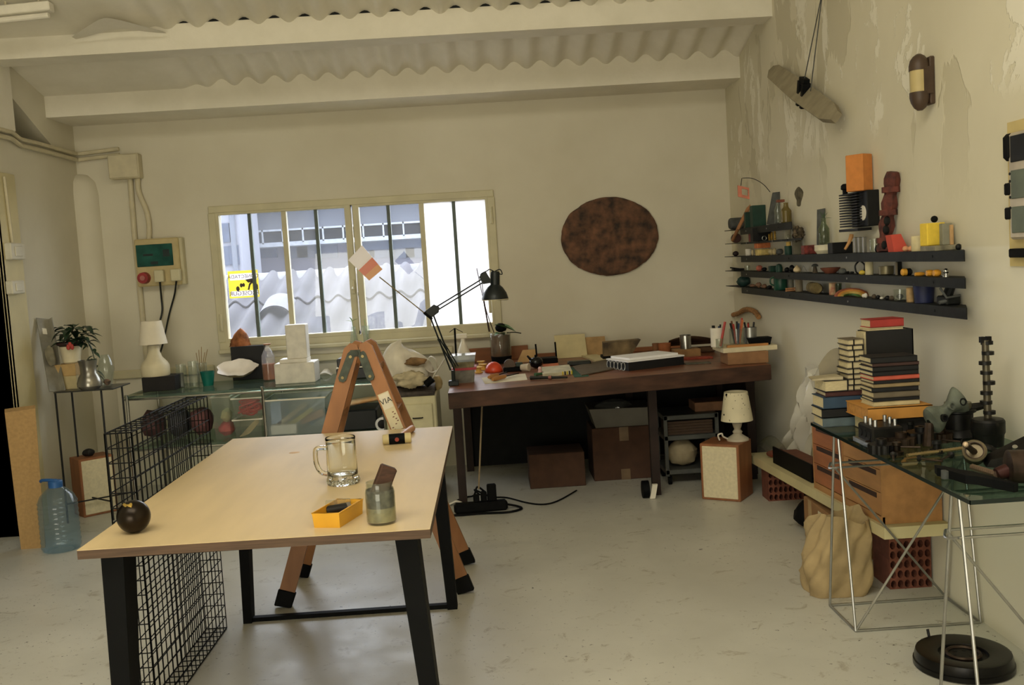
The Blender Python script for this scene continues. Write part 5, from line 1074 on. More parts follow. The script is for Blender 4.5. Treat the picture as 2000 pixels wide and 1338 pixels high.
# speaker with the spattered lamp
p0, p1 = PZ(1371, 975, 0), PZ(1447, 981, 0)
c_ = (p0+p1)/2; sw_ = (p1-p0).length; hgt = PY(1368, 866, p0.y).z; ang = math.atan2(p1.y-p0.y, p1.x-p0.x)
c2 = c_+Vector((-math.sin(ang), math.cos(ang), 0))*.11
sp_ = speaker('speaker_box', 'wood speaker box with cream front carrying the spattered lamp', tuple(c2), sw_, .22, hgt, ang)
p = c2+Vector((.0, .0, hgt)); p = Vector((PY(1441, 858, c2.y).x, c2.y, hgt)); s = c2.y/FPX
t = T('table_lamp', 'small white table lamp spattered with black paint on the speaker box', 'lamp', p)
t.part('base', MB().lathe([(22*s, 0), (21*s, 4*s), (12*s, 10*s), (8*s, 13*s), (10*s, 17*s), (6*s, 22*s), (9*s, 30*s), (10*s, 34*s), (6*s, 40*s), (4*s, 46*s), (0, 46*s)], p, 22), mat('grey_white_lamp', (196, 186, 164), .5, var=.08))
t.part('shade', MB().lathe([(31.5*s, 40*s), (23*s, 97*s), (22.4*s, 97*s), (30.5*s, 40*s)], p, 32), M_SHD if False else mat('lampshade_cream', (226, 216, 184), .8, var=.03))
rnd = random.Random(8); mb = MB()
for k in range(22):
    a = rnd.uniform(-2.9, -.2); v = rnd.random()**.7; R_ = (31.5-8.5*v)*s+.0004; z_ = (40+57*v)*s
    mb.ball(p+Vector((R_*math.cos(a), R_*math.sin(a), z_)), rnd.choice((.0015, .0015, .002, .002, .0045)), (1, 1, rnd.uniform(1, 2)), 6)
t.part('paint_spatter', mb, M_BLACK, kind='stuff')
t.part('cable', MB().tube(curve_pts([p+Vector((-.05, 0, .006)), p+Vector((-.09, -.02, .03)), p+Vector((-.1, -.03, .05)), p+Vector((-.12, -.02, .04)), p+Vector((-.11, -.01, .008))], 5), .005, 6), M_WHITE)
# pull cord, caster, power strip
a, b = PY(941, 773, 5.7), PY(935, 955, 5.7); a.z = ZB-.093
one('pull_cord', 'long pale measuring rod hanging under the bench front', 'cord', MB().tube([a, b], .0055, 6), mat('ivory_rod', (150, 132, 104), .6))
p = PZ(1268, 974, 0)
t = T('caster_foot', 'black rubber wheel with a white bracket on the floor under the bench', 'caster', p); t.part('wheel', MB().frame(p+Vector((-.035, .03, .052)), p+Vector((.01, .03, .052))).tube([(0, 0, 0), (.04, 0, 0)], .052, 18), M_RUBBER)
t.part('bracket', MB().hexa([p+Vector((.002, -.02, .003)), p+Vector((.034, -.02, .003)), p+Vector((.034, .0, .003)), p+Vector((.002, .0, .003))], [p+Vector((.02, -.03, .09)), p+Vector((.05, -.03, .09)), p+Vector((.05, -.005, .09)), p+Vector((.02, -.005, .09))]), M_WHITE)
A, B = PZ(887, 1007, 0), PZ(992, 998, 0); d = (B-A).normalized(); Ln = (B-A).length
t = T('power_strip', 'black power strip with plugs on the floor by the left bench leg', 'power strip', (A+B)/2)
t.part('body', MB().frame(A+Vector((0, .04, 0)), B+Vector((0, .04, 0))).box(0, Ln, -.035, .035, .001, .06, .014), M_RUBBER)
for f, hh, w0 in ((.44, .045, .022), (.58, .06, .022), (.74, .1, .034)): t.part('plug', MB().frame(A+Vector((0, .04, 0)), B+Vector((0, .04, 0))).box(Ln*f-w0, Ln*f+w0*.6, -.02, .02, .06, .06+hh, .006), M_RUBBER)
t.part('cable', MB().tube(curve_pts([B+Vector((0, .04, .03)), B+Vector((.06, .05, .012)), B+Vector((.08, 0, .008)), B+Vector((.0, -.06, .008)), A.lerp(B, .5)+Vector((0, -.035, .008)), A+Vector((.05, -.03, .008)), A+Vector((-.06, -.02, .008))], 6), .007, 6), M_RUBBER)
def flo(x, y, z=.006): return PZ(x, y, z)
t.part('cable', MB().tube(curve_pts([A.lerp(B, .5)+Vector((0, .04, .1)), A.lerp(B, .4)+Vector((0, .1, .12)), flo(958, 970, .02), flo(990, 972), flo(1030, 982), flo(1062, 985), flo(1090, 978), flo(1126, 958)], 6), .005, 6), M_RUBBER)
t.part('cable', MB().tube(curve_pts([A.lerp(B, .58)+Vector((0, .04, .12)), A.lerp(B, .45)+Vector((0, .12, .13)), flo(925, 968, .03), flo(905, 972), flo(880, 985)], 6), .006, 6), M_RUBBER)
one('white_power_cord', 'short white cord looping from behind the left bench leg', 'cord', MB().tube(curve_pts([flo(906, 984), flo(893, 979, .03), flo(882, 983, .02), flo(862, 993)], 6), .006, 6), M_WHITE)
# ================================================================ RIGHT WALL: LEDGES
LX = 1.70
M_LEDGE = mat('dark_angle_iron', (27, 30, 29), .6, .1, .25, 20, .1, spec=.3)
def ledge(lab, y0, y1, yend, z, lip=.037, z2=None):
    t = T('wall_ledge', lab, 'ledge', ((LX+XR)/2, (y0+yend)/2, z-.04))
    yw = y0*XR/LX+.01; t.part('shelf_plate', MB().hexa([(LX, y0, z-.004), (XR, yw, z-.004), (XR, yend, z-.004), (LX, yend, z-.004)], [(LX, y0, z), (XR, yw, z), (XR, yend, z), (LX, yend, z)]), M_LEDGE)
    t.part('lip', MB().box(LX-.004, LX, y0, y1, z-lip, z), M_LEDGE)
    for k in range(4):
        y = y0+.25+(y1-y0-.4)*k/3; t.part('rivet', MB().cyl((LX-.004, y, z-lip/2), (LX-.007, y, z-lip/2), .005, n=8), M_STEEL if k % 2 else M_LEDGE)
Z5, Z4, Z3, Z2, Z1 = 1.585, 1.492, 1.402, 1.302, 1.195
ledge('uppermost short black ledge near the room corner', 5.49, 6.6, 7.05, Z5, .042)
ledge('second short black ledge just above the long top ledge', 5.32, 6.6, 7.05, Z4, .012)
ledge('top one of the three long black ledges on the right wall', 3.507, 6.61, 7.08, Z3, .04)
ledge('middle one of the three long black ledges on the right wall', 3.505, 6.63, 7.08, Z2, .037)
ledge('lowest one of the three long black ledges on the right wall', 3.50, 6.63, 7.08, Z1, .04)
WX_ = 1.742
def C(name, col, **k): return mat('item_'+name, col, k.pop('rough', .55), **k)
def wl(px, z, X=WX_):                          # place on a ledge below this photo column
    lo, hi = 3.0, 7.2                          # depth at which (X, y, z) projects to column px
    for _ in range(40):
        m_ = (lo+hi)/2; d = Vector((X, m_, z))-CAMP; u = 1000+FPX*d.dot(RIGHT)/d.dot(FWD)
        if u > px: lo = m_
        else: hi = m_
    p = Vector((X, lo, z)); return p, lo/FPX*1.03
G_ = 'objects on the long top ledge'
def bx(nm, lab, cat, px, z, w, h, mt, dep=None, X=WX_, rz=0, b=.002, tilt=0, lift=0):
    p, s = wl(px, z+lift, X); W, H = w*s, h*s; D = dep or W*.8
    mb = MB().at(p, rz=rz, ry=tilt).box(-W/2, W/2, -D/2, D/2, 0, H, b); return one(nm, lab, cat, mb, mt)
def cy(nm, lab, cat, px, z, w, h, mt, prof=None, X=WX_, lift=0):
    p, s = wl(px, z+lift, X); r, H = w*s/2, h*s
    pr = [(a*r, c*H) for a, c in (prof or [(.96, 0), (1, .04), (1, .97), (.95, 1), (0, 1)])]
    return one(nm, lab, cat, MB().lathe(pr, p, 18), mt)
def rk(nm, lab, cat, px, z, w, h, mt, seed=1, amp=.25, X=WX_, lift=0, dep=None):
    p, s = wl(px, z+lift, X); return one(nm, lab, cat, MB().rock(p+Vector((0, 0, h*s*.48)), (w*s, dep or w*s*.9, h*s), seed, amp, 12), mt, sharp=2)
CUP = [(.75, 0), (.95, .1), (1, 1), (.9, 1), (.85, .12), (0, .1)]
BOT = [(.85, 0), (1, .05), (1, .6), (.5, .78), (.42, .95), (.5, 1), (.4, 1), (.36, .8), (.9, .58), (.88, .08), (0, .06)]
M_GREY = C('slate', (84, 86, 84), var=.2, scale=20, rough=.8); M_DK = C('near_black', (17, 18, 19), var=.2, spec=.3); M_GREEN = C('deep_green', (26, 62, 50), var=.15)
M_GB = C('grey_brown', (96, 84, 68), var=.25, scale=20, rough=.85)
# uppermost short ledge
p, s = wl(1440, Z5+.001)
one('stone_cylinder', 'grey stone cylinder lying at the corner end of the uppermost ledge', 'stone', MB().frame(p+Vector((-.055, 0, 11*s)), p+Vector((.05, 0, 11*s))).tube([(0, 0, 0), (.01, 0, 0), (.09, 0, 0), (.1, 0, 0)], [9*s, 11*s, 11*s, 9*s], 12), M_GREY)
bx('green_block', 'tall dark green block on the uppermost ledge', 'block', 1481, Z5, 25, 40, M_GREEN); bx('green_block', 'small dark green block left of the tall green one', 'block', 1462, Z5, 13, 30, M_GREEN)
p, s = wl(1511, Z5)
t = T('wire_mobile', 'grey slate with an arched wire that dangles a salmon square ring', 'sculpture', p)
t.part('slate', MB().at(p, ry=.1).hexa([(-.04, -.012, 0), (.03, -.012, 0), (.03, .012, 0), (-.04, .012, 0)], [(-.016, -.01, 60*s), (.026, -.01, 62*s), (.026, .01, 62*s), (-.016, .01, 60*s)]), M_GREY)
wp = curve_pts([PY(x, y, p.y+.06*k) for k, (x, y) in enumerate(((1504, 375), (1493, 362), (1480, 353), (1466, 348), (1449, 348)))], 5)
t.part('wire', MB().tube(wp+[PY(1447, 363, p.y+.24)], .0022, 5), M_DK)
rg_ = [PY(x, y, p.y+.24) for x, y in ((1441, 362), (1463, 367), (1464, 389), (1442, 384))]; ri = [v.lerp(sum(rg_, Vector())/4, .45)+Vector((.008, 0, 0)) for v in rg_]
mb = MB(); o = Vector((0, .012, 0)); vs = rg_+ri+[v+o for v in rg_]+[v+o for v in ri]
mb.add(vs, [f for i in range(4) for j in [(i+1) % 4] for f in ((i, j, 4+j, 4+i), (8+i, 12+i, 12+j, 8+j), (i, 8+i, 8+j, j), (4+i, 4+j, 12+j, 12+i))]); t.part('square_ring', mb, C('salmon', (220, 138, 112), rough=.7))
cy('glass_flask', 'small clear flask with white liquid in front of the grey slate', 'bottle', 1520, Z5, 14, 44, M_CLEARG, BOT)
bx('brown_bar', 'short red brown bar across the flask mouth on the uppermost ledge', 'bar', 1524, Z5, 14, 5, C('rust_bar', (120, 66, 48)), lift=.124)
cy('mustard_bottle', 'dull mustard bottle at the near end of the uppermost ledge', 'bottle', 1536, Z5, 20, 38, thin('mustard_film', (206, 190, 130), .5, .2, (176, 160, 96)), BOT)
a, b = wl(1441, Z4)[0], wl(1470, Z5+.11)[0]
one('carved_stick', 'light brown carved stick leaning across the short ledges', 'stick', MB().tube([a+Vector((-.05, -.06, .02)), a.lerp(b, .4)+Vector((-.05, -.06, .015)), PY(1461, 408, a.y-.2), PY(1479, 390, a.y-.2)], [.011, .012, .013, .009], 8), C('stick', (172, 120, 78)))
# second short ledge
p, s = wl(1438, Z4+.001); one('brown_disc', 'round dark brown disc at the corner end of the second ledge', 'disc', MB().frame(p+Vector((0, -.015, 9*s)), p+Vector((0, .015, 9*s))).tube([(0, 0, 0), (.03, 0, 0)], 9*s, 18), C('brown_disc', (78, 50, 44)))
bx('black_crate', 'black open box on the second short ledge', 'box', 1495, Z4, 52, 25, M_DK, dep=.06, X=1.755)
cy('red_jar', 'dark red little jar in front of the black box', 'jar', 1467, Z4, 9, 17, C('dark_red', (112, 52, 46)), X=1.72); cy('teal_jar', 'dull teal little jar next to the dark red jar', 'jar', 1479, Z4, 9, 18, C('dull_teal', (52, 76, 76)), X=1.72)
p, s = wl(1493, Z4+.001, 1.715); one('steel_ring', 'small steel ring standing against the black box', 'ring', MB().tube([p+Vector((.0, 0, 0))+Vector((4*s*math.cos(a*PI/7), 0, 4.6*s+4*s*math.sin(a*PI/7))) for a in range(14)], .0025, 6, closed=True), M_STEEL)
for k, (px, h) in enumerate(((1503, 13), (1508, 16), (1514, 21))):
    cy('brass_screw', ('shortest', 'middle', 'tallest')[k]+' of the three brass screws standing by the black box', 'screw', px, Z4, 5, h, C('brass', (206, 168, 84), metal=.7, rough=.35), [(1, 0), (.6, .1), (1, .2), (.6, .3), (1, .4), (.6, .5), (1, .6), (.6, .7), (1, .85), (0, 1)], X=1.715)
cy('grey_spool', 'pale grey cylinder at the near end of the second ledge', 'spool', 1538, Z4, 13, 17, C('pale_grey', (158, 152, 132)))
# long top ledge, corner end to near end
T3 = Z3
rk('dark_nub', 'small dark nub alone at the corner end of the top ledge', 'knob', 1437, T3, 12, 10, C('dark_knob', (46, 32, 32)), 2, .1)
cy('white_cup', 'tiny white cup near the corner end of the top ledge', 'cup', 1462, T3, 12, 13, M_WHITE, CUP); rk('shell_piece', 'slim cream shell piece beside the tiny white cup', 'shell', 1470, T3, 5, 12, C('cream_shell', (226, 206, 160)), 3, .1)
bx('sponge', 'yellow sponge under the orange sponge on the top ledge', 'sponge', 1490, T3, 24, 12, C('pale_yellow_sponge', (212, 188, 118), rough=.95, bump=.3, scale=60), b=.004); bx('sponge', 'orange sponge lying on the yellow sponge on the top ledge', 'sponge', 1489, T3, 26, 10, C('orange_sponge', (206, 122, 76), rough=.95, bump=.3, scale=60), lift=.0455, b=.004)
for k, px in enumerate((1506, 1513)): rk('bone_fragment', ('left', 'right')[k]+' of the two pale bone fragments beside the sponges', 'bone', px, T3, 9, 13, C('bone', (196, 178, 132)), 5+k, .4)
rk('dark_pebble', 'dark pebble between the bone fragments and the green cup', 'pebble', 1523, T3, 14, 12, M_GREY, 9)
cy('green_cup', 'deep green cup carrying a yellow lid under the glass dome', 'cup', 1540, T3, 14, 17, M_GREEN, X=1.725); cy('yellow_cup_lid', 'yellow lid on the deep green cup', 'puck', 1540, T3, 9, 8, C('yellow_lid', (214, 178, 92)), X=1.725, lift=.0495); cy('glass_dome', 'small clear dome on the yellow lid of the green cup', 'dome', 1540, T3, 16, 14, M_CLEARG, [(1, 0), (.95, .5), (.6, .9), (0, 1)], X=1.725, lift=.074)  # the yellow piece is the lid of the green cup
bx('grey_brick', 'grey block behind the green cup on the top ledge', 'block', 1557, T3, 15, 26, C('grey_brick', (110, 106, 90), rough=.85))
p, s = wl(1560, T3+.0745)
mb = MB().rock(p+Vector((0, 0, 14*s)), (22*s, .06, 28*s), 4, .55, 18, 2.6); one('pine_cone', 'spiky dark cone sitting on the grey block', 'cone', mb, C('cone', (92, 80, 62), var=.5, scale=60, bump=.6, rough=.9), sharp=.3)
bx('red_wire_box', 'box wound with dark red wire on the top ledge', 'box', 1580, T3, 24, 17, C('red_wire', (116, 48, 42), var=.35, scale=60), X=1.73); bx('red_box_base', 'cream strip under the red wire box', 'strip', 1580, T3, 25, 2, M_CREAMP, X=1.7248) if False else None
p, s = wl(1600, T3)
one('slate_plank', 'dark slate strip leaning upright behind the glass bottle', 'plank', MB().hexa([(1.73, p.y-.006, T3), (1.765, p.y-.006, T3), (1.765, p.y+.006, T3), (1.73, p.y+.006, T3)], [(1.74, p.y-.005, T3+.23), (1.781, p.y-.005, T3+.235), (1.781, p.y+.005, T3+.235), (1.74, p.y+.005, T3+.23)]), M_GREY)
cy('white_bowl', 'white round bowl carrying the glass bottle', 'bowl', 1609, T3, 34, 17, C('bowl_white', (222, 214, 186)), [(.7, 0), (1, .4), (1, 1), (0, 1)], X=1.735)
p, s = wl(1610, T3+.0475, 1.735); r = 10*s
t = T('plant_bottle', 'clear glass bottle with green sprouts standing on the white bowl', 'bottle', p); t.part('glass', MB().lathe([(r*a, 50*s*c) for a, c in BOT], p, 18), thin('greenish_glass', (214, 224, 206), .2, .05, (176, 182, 158))); t.part('roots', MB().rock(p+Vector((0, 0, 16*s)), (r*1.5, r*1.5, 30*s), 4, .4), C('roots', (92, 86, 60), var=.4, scale=40))
for d in ((.6, 0, .8), (.2, -.2, 1), (1, 0, .1), (-.3, 0, .7)): t.part('sprout', leaf_mb(p+Vector((0, 0, 49*s)), d, .045, .009, .1), C('sprout', (70, 104, 58)), sharp=2)
bx('dark_case', 'dark low case with a brush on the top ledge', 'case', 1645, T3, 46, 21, M_DK, dep=.07, X=1.745)
p, s = wl(1655, T3+.0475+.001, 1.72); one('wooden_brush', 'light wooden brush handle standing slanted by the dark case', 'brush', MB().tube([p+Vector((-.02, -.02, -.03)), p+Vector((0, -.02, .0)), p+Vector((.012, -.02, .028)), p+Vector((.014, -.02, .04))], [.006, .008, .011, .010], 8), C('brush_wood', (196, 146, 88)))
for k, px in enumerate((1672, 1680, 1689)): bx('steel_bar', ('left', 'middle', 'right')[k]+' of the three upright steel bars on the top ledge', 'bar', px, T3, 6.5, 30, M_STEEL, dep=.02, X=1.73)
cy('lidded_jar', 'clear jar with a dark lump right of the steel bars', 'jar', 1709, T3, 20, 26, M_CLEARG, CUP); rk('dark_lump', 'dark lump in front of the clear jar on the top ledge', 'lump', 1714, T3, 11, 15, M_DK, 7, .15, X=1.715)
# rusted engine part leaning on the wall
p, s = wl(1735, T3)
pts = [p+Vector((.005, 0, 0)), PX(1732, 440, XR-.04), PX(1738, 390, XR-.035), PX(1744, 336, XR-.03)]
pts[0].x = 1.725
t = T('rusted_manifold', 'tall rusted iron casting leaning on the wall above the top ledge', 'casting', p)
M_RUST = C('rust', (112, 60, 50), var=.4, scale=26, bump=.5, rough=.9, col2=(58, 36, 34))
cp = curve_pts(pts, 6); t.part('casting', MB().tube(cp, [.03+.005*math.sin(i*1.3) for i in range(len(cp))], 6), M_RUST, sharp=.4)
for k in (3, 9, 14): t.part('flange', MB().tube([cp[k]+Vector((0, 0, -.012)), cp[k]+Vector((0, 0, .012))], .04, 7), M_RUST)
for k in (2, 5, 7): t.part('port', MB().ball(cp[k]+Vector((-.012, -.028, 0)), .016, (1, .5, 1.3), 8), M_DK)
p, s = wl(1752, T3, 1.735)
one('red_wedge', 'coral red foam wedge on the top ledge', 'wedge', MB().hexa([(p.x-.025, p.y-.03, T3), (p.x+.04, p.y-.03, T3), (p.x+.04, p.y+.03, T3), (p.x-.025, p.y+.03, T3)], [(p.x-.036, p.y-.03, T3+.071), (p.x+.006, p.y-.03, T3+.074), (p.x+.006, p.y+.03, T3+.074), (p.x-.036, p.y+.03, T3+.071)]), C('coral_red', (204, 84, 68), rough=.9, var=.05))
for k, px in enumerate((1769, 1780)): rk('pale_egg', ('left', 'right')[k]+' of the two pinkish eggs by the coral wedge', 'egg', px, T3, 13, 11, C('egg', (216, 154, 112), rough=.6, var=.05), 1, .03, X=1.72)
cy('cream_jar', 'cream cylinder jar between the eggs and the yellow sponge', 'jar', 1793, T3, 24, 29, C('cream_jar', (212, 198, 154)), X=1.735)
bx('tile_stack', 'low stack of grey tiles under the yellow sponge block', 'tile', 1838, T3, 52, 10, C('grey_tile', (138, 132, 110), var=.25, scale=30), dep=.13, X=1.737); HT = 10*wl(1838, T3)[1]
bx('sponge_block', 'square yellow sponge block with a black ball on top', 'sponge', 1822, T3, 37, 43, C('bright_yellow_sponge', (232, 200, 72), rough=.95, var=.04, scale=50), dep=.055, X=1.727, lift=HT, b=.003, rz=.1)
p, s = wl(1825, T3+HT+43*wl(1822, T3)[1], 1.728); one('black_ball', 'small black ball on the yellow sponge block', 'ball', MB().ball(p+Vector((0, 0, 6.5*s)), 6.5*s, n=16), M_RUBBER, sharp=2)
bx('grey_foam', 'grey foam block right of the yellow sponge block', 'block', 1848, T3, 19, 41, C('grey_foam', (142, 140, 122), rough=.9), dep=.03, X=1.752, lift=HT); bx('wood_peg', 'thin tan wooden peg behind the grey foam block', 'peg', 1859, T3, 6, 38, C('tan_peg', (190, 152, 104)), dep=.012, X=1.752, lift=HT)
rk('dark_bolt', 'dark iron lump at the near end of the top ledge', 'lump', 1872, T3, 12, 12, M_DK, 3, .2)
# middle ledge
T2 = Z2
p, s = wl(1440, T2+.001); one('black_pen', 'slim black pen over the corner end of the middle ledge', 'pen', MB().tube([p+Vector((-.05, 0, .022)), p+Vector((.02, -.03, .008))], .005, 6), M_DK); bx('dark_slip', 'flat dark strip at the corner end of the middle ledge', 'strip', 1441, T2, 20, 4, M_DK, X=1.74)
cy('shot_glass', 'tiny clear glass at the corner end of the middle ledge', 'glass', 1460, T2, 10, 10, M_CLEARG, CUP)
rk('pink_pebble', 'pink pebble on the middle ledge', 'pebble', 1483, T2, 13, 12, C('pink_pebble', (206, 118, 98)), 2, .15); rk('dark_pebble', 'dark pebble just right of the pink pebble', 'pebble', 1493, T2, 10, 8, M_DK, 5)
bx('green_clip', 'dark green block with a rounded knob on the middle ledge', 'block', 1512, T2, 18, 11, M_GREEN); cy('green_dome', 'round dark green dome standing beside the dark green block', 'knob', 1522, T2, 13, 16, M_GREEN, [(.9, 0), (1, .5), (.7, .9), (0, 1)], X=1.72)
for k, px in enumerate((1537, 1547)): rk('black_stone', ('left', 'right')[k]+' of the two black stones before the cream pear', 'stone', px, T2, 11, 9+5*k, M_DK, 3+k, .3)
cy('cream_pear', 'cream pear shaped piece on the middle ledge', 'pear', 1557, T2, 15, 14, C('pear', (216, 194, 152)), [(.5, 0), (.95, .2), (.9, .5), (.45, .8), (.2, 1), (0, 1)], X=1.725)
p, s = wl(1570, T2+.001, 1.72); one('wire_triangle', 'little wire triangle right of the cream pear', 'wire', MB().tube([p+Vector((-7*s, 0, .002)), p+Vector((0, 0, 13*s)), p+Vector((7*s, 0, .002))], .0018, 5, closed=True), M_STEEL)
t = T('stone_mushroom', 'small dark mushroom shaped piece on the middle ledge', 'figure', wl(1592, T2)[0]); p, s = wl(1592, T2); t.part('stalk', MB().cyl(p, p+Vector((0, 0, 12*s)), 5*s, 3*s, 10), M_GB); t.part('cap', MB().lathe([(6.5*s, 12*s), (6*s, 15*s), (3*s, 17*s), (0, 17*s)], p, 14), M_GREY)
cy('clay_bowl', 'shallow red brown clay bowl on the middle ledge', 'bowl', 1622, T2, 38, 11, C('clay_bowl', (130, 76, 58), var=.2), [(.5, 0), (.95, .8), (1, 1), (.9, 1), (.5, .2), (0, .15)]); rk('grey_stone', 'grey stone at the right of the clay bowl', 'stone', 1646, T2, 16, 11, M_GREY, 6, X=1.715)
for k, px in enumerate((1656, 1664)): rk('small_pebble', ('left', 'right')[k]+' of two tiny dark pebbles right of the grey stone', 'pebble', px, T2, 8, 5, M_DK, k, .2)
p, s = wl(1680, T2+.001, 1.73); t = T('callipers', 'black curved callipers standing on the middle ledge', 'callipers', p)
for sg in (-1, 1): t.part('jaw', MB().tube(curve_pts([p+Vector((sg*.004, 0, 25*s)), p+Vector((sg*9*s, 0, 17*s)), p+Vector((sg*8*s, 0, 6*s)), p+Vector((sg*4*s, 0, .003))], 5), .004, 6), M_DK)
rk('yellow_bud', 'yellow bud shaped piece in front of the callipers', 'bud', 1684, T2, 12, 9, C('yellow_bud', (212, 186, 70)), 4, .3, X=1.712)
cy('cream_spool', 'cream cylinder spool right of the callipers', 'spool', 1698, T2, 15, 26, C('cream_spool', (204, 194, 156)), X=1.728); cy('tin_pot', 'round tin with a black rim on the middle ledge', 'tin', 1731, T2, 28, 17, C('tin', (128, 120, 94), metal=.5, rough=.4), CUP)
bx('dark_bracket', 'dark upright bracket strip between the tin and the two tone knob', 'bracket', 1756, T2, 9, 28, M_LEDGE, dep=.02, X=1.765); bx('thin_peg', 'thin grey peg in front of the dark bracket strip', 'peg', 1751, T2, 4, 25, C('grey_peg', (128, 118, 100)), dep=.012, X=1.735)
t = T('two_tone_knob', 'half yellow half black round knob on the middle ledge', 'knob', wl(1770, T2)[0]); p, s = wl(1770, T2, 1.73); t.part('yellow_half', MB().frame(p+Vector((-9*s, 0, 7*s)), p+Vector((0, 0, 7*s))).tube([(0, 0, 0), (.004, 0, 0), (9*s, 0, 0)], [5*s, 7*s, 7*s], 12), C('knob_yellow', (226, 166, 60))); t.part('black_half', MB().frame(p+Vector((0, 0, 7*s)), p+Vector((11*s, 0, 7*s))).tube([(0, 0, 0), (8*s, 0, 0), (11*s, 0, 0)], [7*s, 7*s, 4*s], 12), M_DK)  # a knob in two colours
M_BEAD = C('amber_yellow', (226, 160, 52), rough=.4)
for k, (px, w0, h0) in enumerate(((1796, 18, 8), (1817, 14, 13), (1830, 13, 14))):
    p, s = wl(px, T2+.0005, 1.725); one('amber_bead', ('long left', 'round middle', 'round right')[k]+' amber yellow bead on the middle ledge', 'bead', MB().frame(p+Vector((-w0*s/2, 0, h0*s/2)), p+Vector((w0*s/2, 0, h0*s/2))).tube([(0, 0, 0), (w0*s*.3, 0, 0), (w0*s*.7, 0, 0), (w0*s, 0, 0)], [h0*s*.4, h0*s*.5, h0*s*.5, h0*s*.35], 10), M_BEAD)
t = T('silver_tap', 'small shiny metal fitting at the near end of the middle ledge', 'fitting', wl(1848, T2)[0]); p, s = wl(1848, T2, 1.73); t.part('ball', MB().ball(p+Vector((0, 0, 11*s)), 5.5*s, n=12), M_CHROME); t.part('foot', MB().lathe([(6*s, 0), (6*s, 3*s), (3*s, 4*s), (3*s, 8*s), (0, 8*s)], p, 12), M_CHROME)
# lowest ledge
T1 = Z1
rk('teal_lump', 'dark teal lump at the corner end of the lowest ledge', 'lump', 1453, T1, 26, 20, C('teal_lump', (40, 68, 64), var=.2), 8, .3)
for k, (px, h) in enumerate(((1470, 6), (1482, 11), (1493, 8))): rk('shell_scrap', ('left', 'middle', 'right')[k]+' of the brownish shell scraps beside the teal lump', 'shell', px, T1, 11, h, C('shell_scrap', (150, 112, 88), var=.3), 4+k, .4)
rk('dark_stone', 'dark stone between the shell scraps and the green jug', 'stone', 1503, T1, 10, 7, M_DK, 2)
t = T('green_jug', 'dark green jug with a handle on the lowest ledge', 'jug', wl(1525, T1)[0]); p, s = wl(1525, T1, 1.735); M_JUG = C('jug_green', (24, 74, 58), rough=.4); t.part('body', MB().lathe([(12*s, 0), (13*s, 2*s), (13*s, 24*s), (11*s, 30*s), (12*s, 33*s), (10*s, 33*s), (0, 28*s)], p, 18), M_JUG); t.part('handle', MB().tube(curve_pts([p+Vector((-12*s, 0, 25*s)), p+Vector((-19*s, 0, 22*s)), p+Vector((-19*s, 0, 13*s)), p+Vector((-12*s, 0, 9*s))], 4), .005, 6), M_JUG)
cy('grey_tube', 'narrow grey tube right of the green jug', 'tube', 1546, T1, 9, 25, C('grey_tube', (120, 118, 104))); cy('tan_tube', 'wider tan grey tube right of the narrow grey tube', 'tube', 1561, T1, 14, 24, C('tan_tube', (134, 122, 100)))
for k in range(2):
    p, s = wl(1547, T1+.0012, 1.712); one('pencil_stub', ('upper', 'lower')[k]+' of the two tan sticks lying in front of the grey tubes', 'stick', MB().tube([p+Vector((-.035, -.0, .005+.011*(1-k))), p+Vector((.03, .02, .005+.011*(1-k)))], .005, 6), C('tan_stick', (186, 134, 92)))
p, s = wl(1595, T1+.0012, 1.735); one('cork_roll', 'fat olive brown roll lying on the lowest ledge', 'roll', MB().frame(p+Vector((-.04, -.14, 10.5*s)), p+Vector((.0, .1, 10.5*s))).tube([(0, 0, 0), (.015, 0, 0), (.2, 0, 0), (.22, 0, 0)], [8*s, 10.5*s, 10.5*s, 8*s], 14), C('olive_roll', (112, 98, 62), var=.25, scale=30, rough=.9))
cy('floral_tube', 'cream tube with a reddish pattern on the lowest ledge', 'tube', 1627, T1, 14, 23, C('floral', (206, 186, 144), var=.1, scale=40, col2=(164, 96, 76)), X=1.73); cy('green_glass', 'greenish glass behind the cream patterned tube', 'glass', 1638, T1, 12, 22, thin('green_tint', (180, 196, 176), .3, .05, (130, 140, 118)), CUP)
p, s = wl(1663, T1+.0012, 1.73)
t = T('rainbow_boat', 'half moon piece with orange yellow and green bands on the lowest ledge', 'ornament', p)
for k, (cl, r0, r1) in enumerate((((150, 84, 60), 1.0, .84), ((216, 150, 70), .84, .6), ((206, 176, 96), .6, .36), ((82, 116, 62), .36, .1))):
    mb = MB(); n = 14
    mb.add([(p.x+24*s*r*math.cos(PI*i/n)*.98, p.y+yy-.06*math.cos(PI*i/n), T1+.001+16*s*r*math.sin(PI*i/n)) for yy in (-.01, .012) for r in (r0, r1) for i in range(n+1)],
           [f for i in range(n) for f in ((i, i+1, n+2+i, n+1+i), (2*n+2+i, 3*n+3+i, 3*n+4+i, 2*n+3+i), (i, 2*n+2+i, 2*n+3+i, i+1), (n+1+i, n+2+i, 3*n+4+i, 3*n+3+i))]); t.part('band', mb, C('band%d' % k if False else 'band_'+('rust', 'orange', 'straw', 'green')[k], cl))
for k, (px, h) in enumerate(((1687, 8), (1691, 10))): rk('white_bead', ('left', 'right')[k]+' of the two white beads on the lowest ledge', 'bead', px, T1, 7, h, M_WHITE, k, .05, X=1.725)
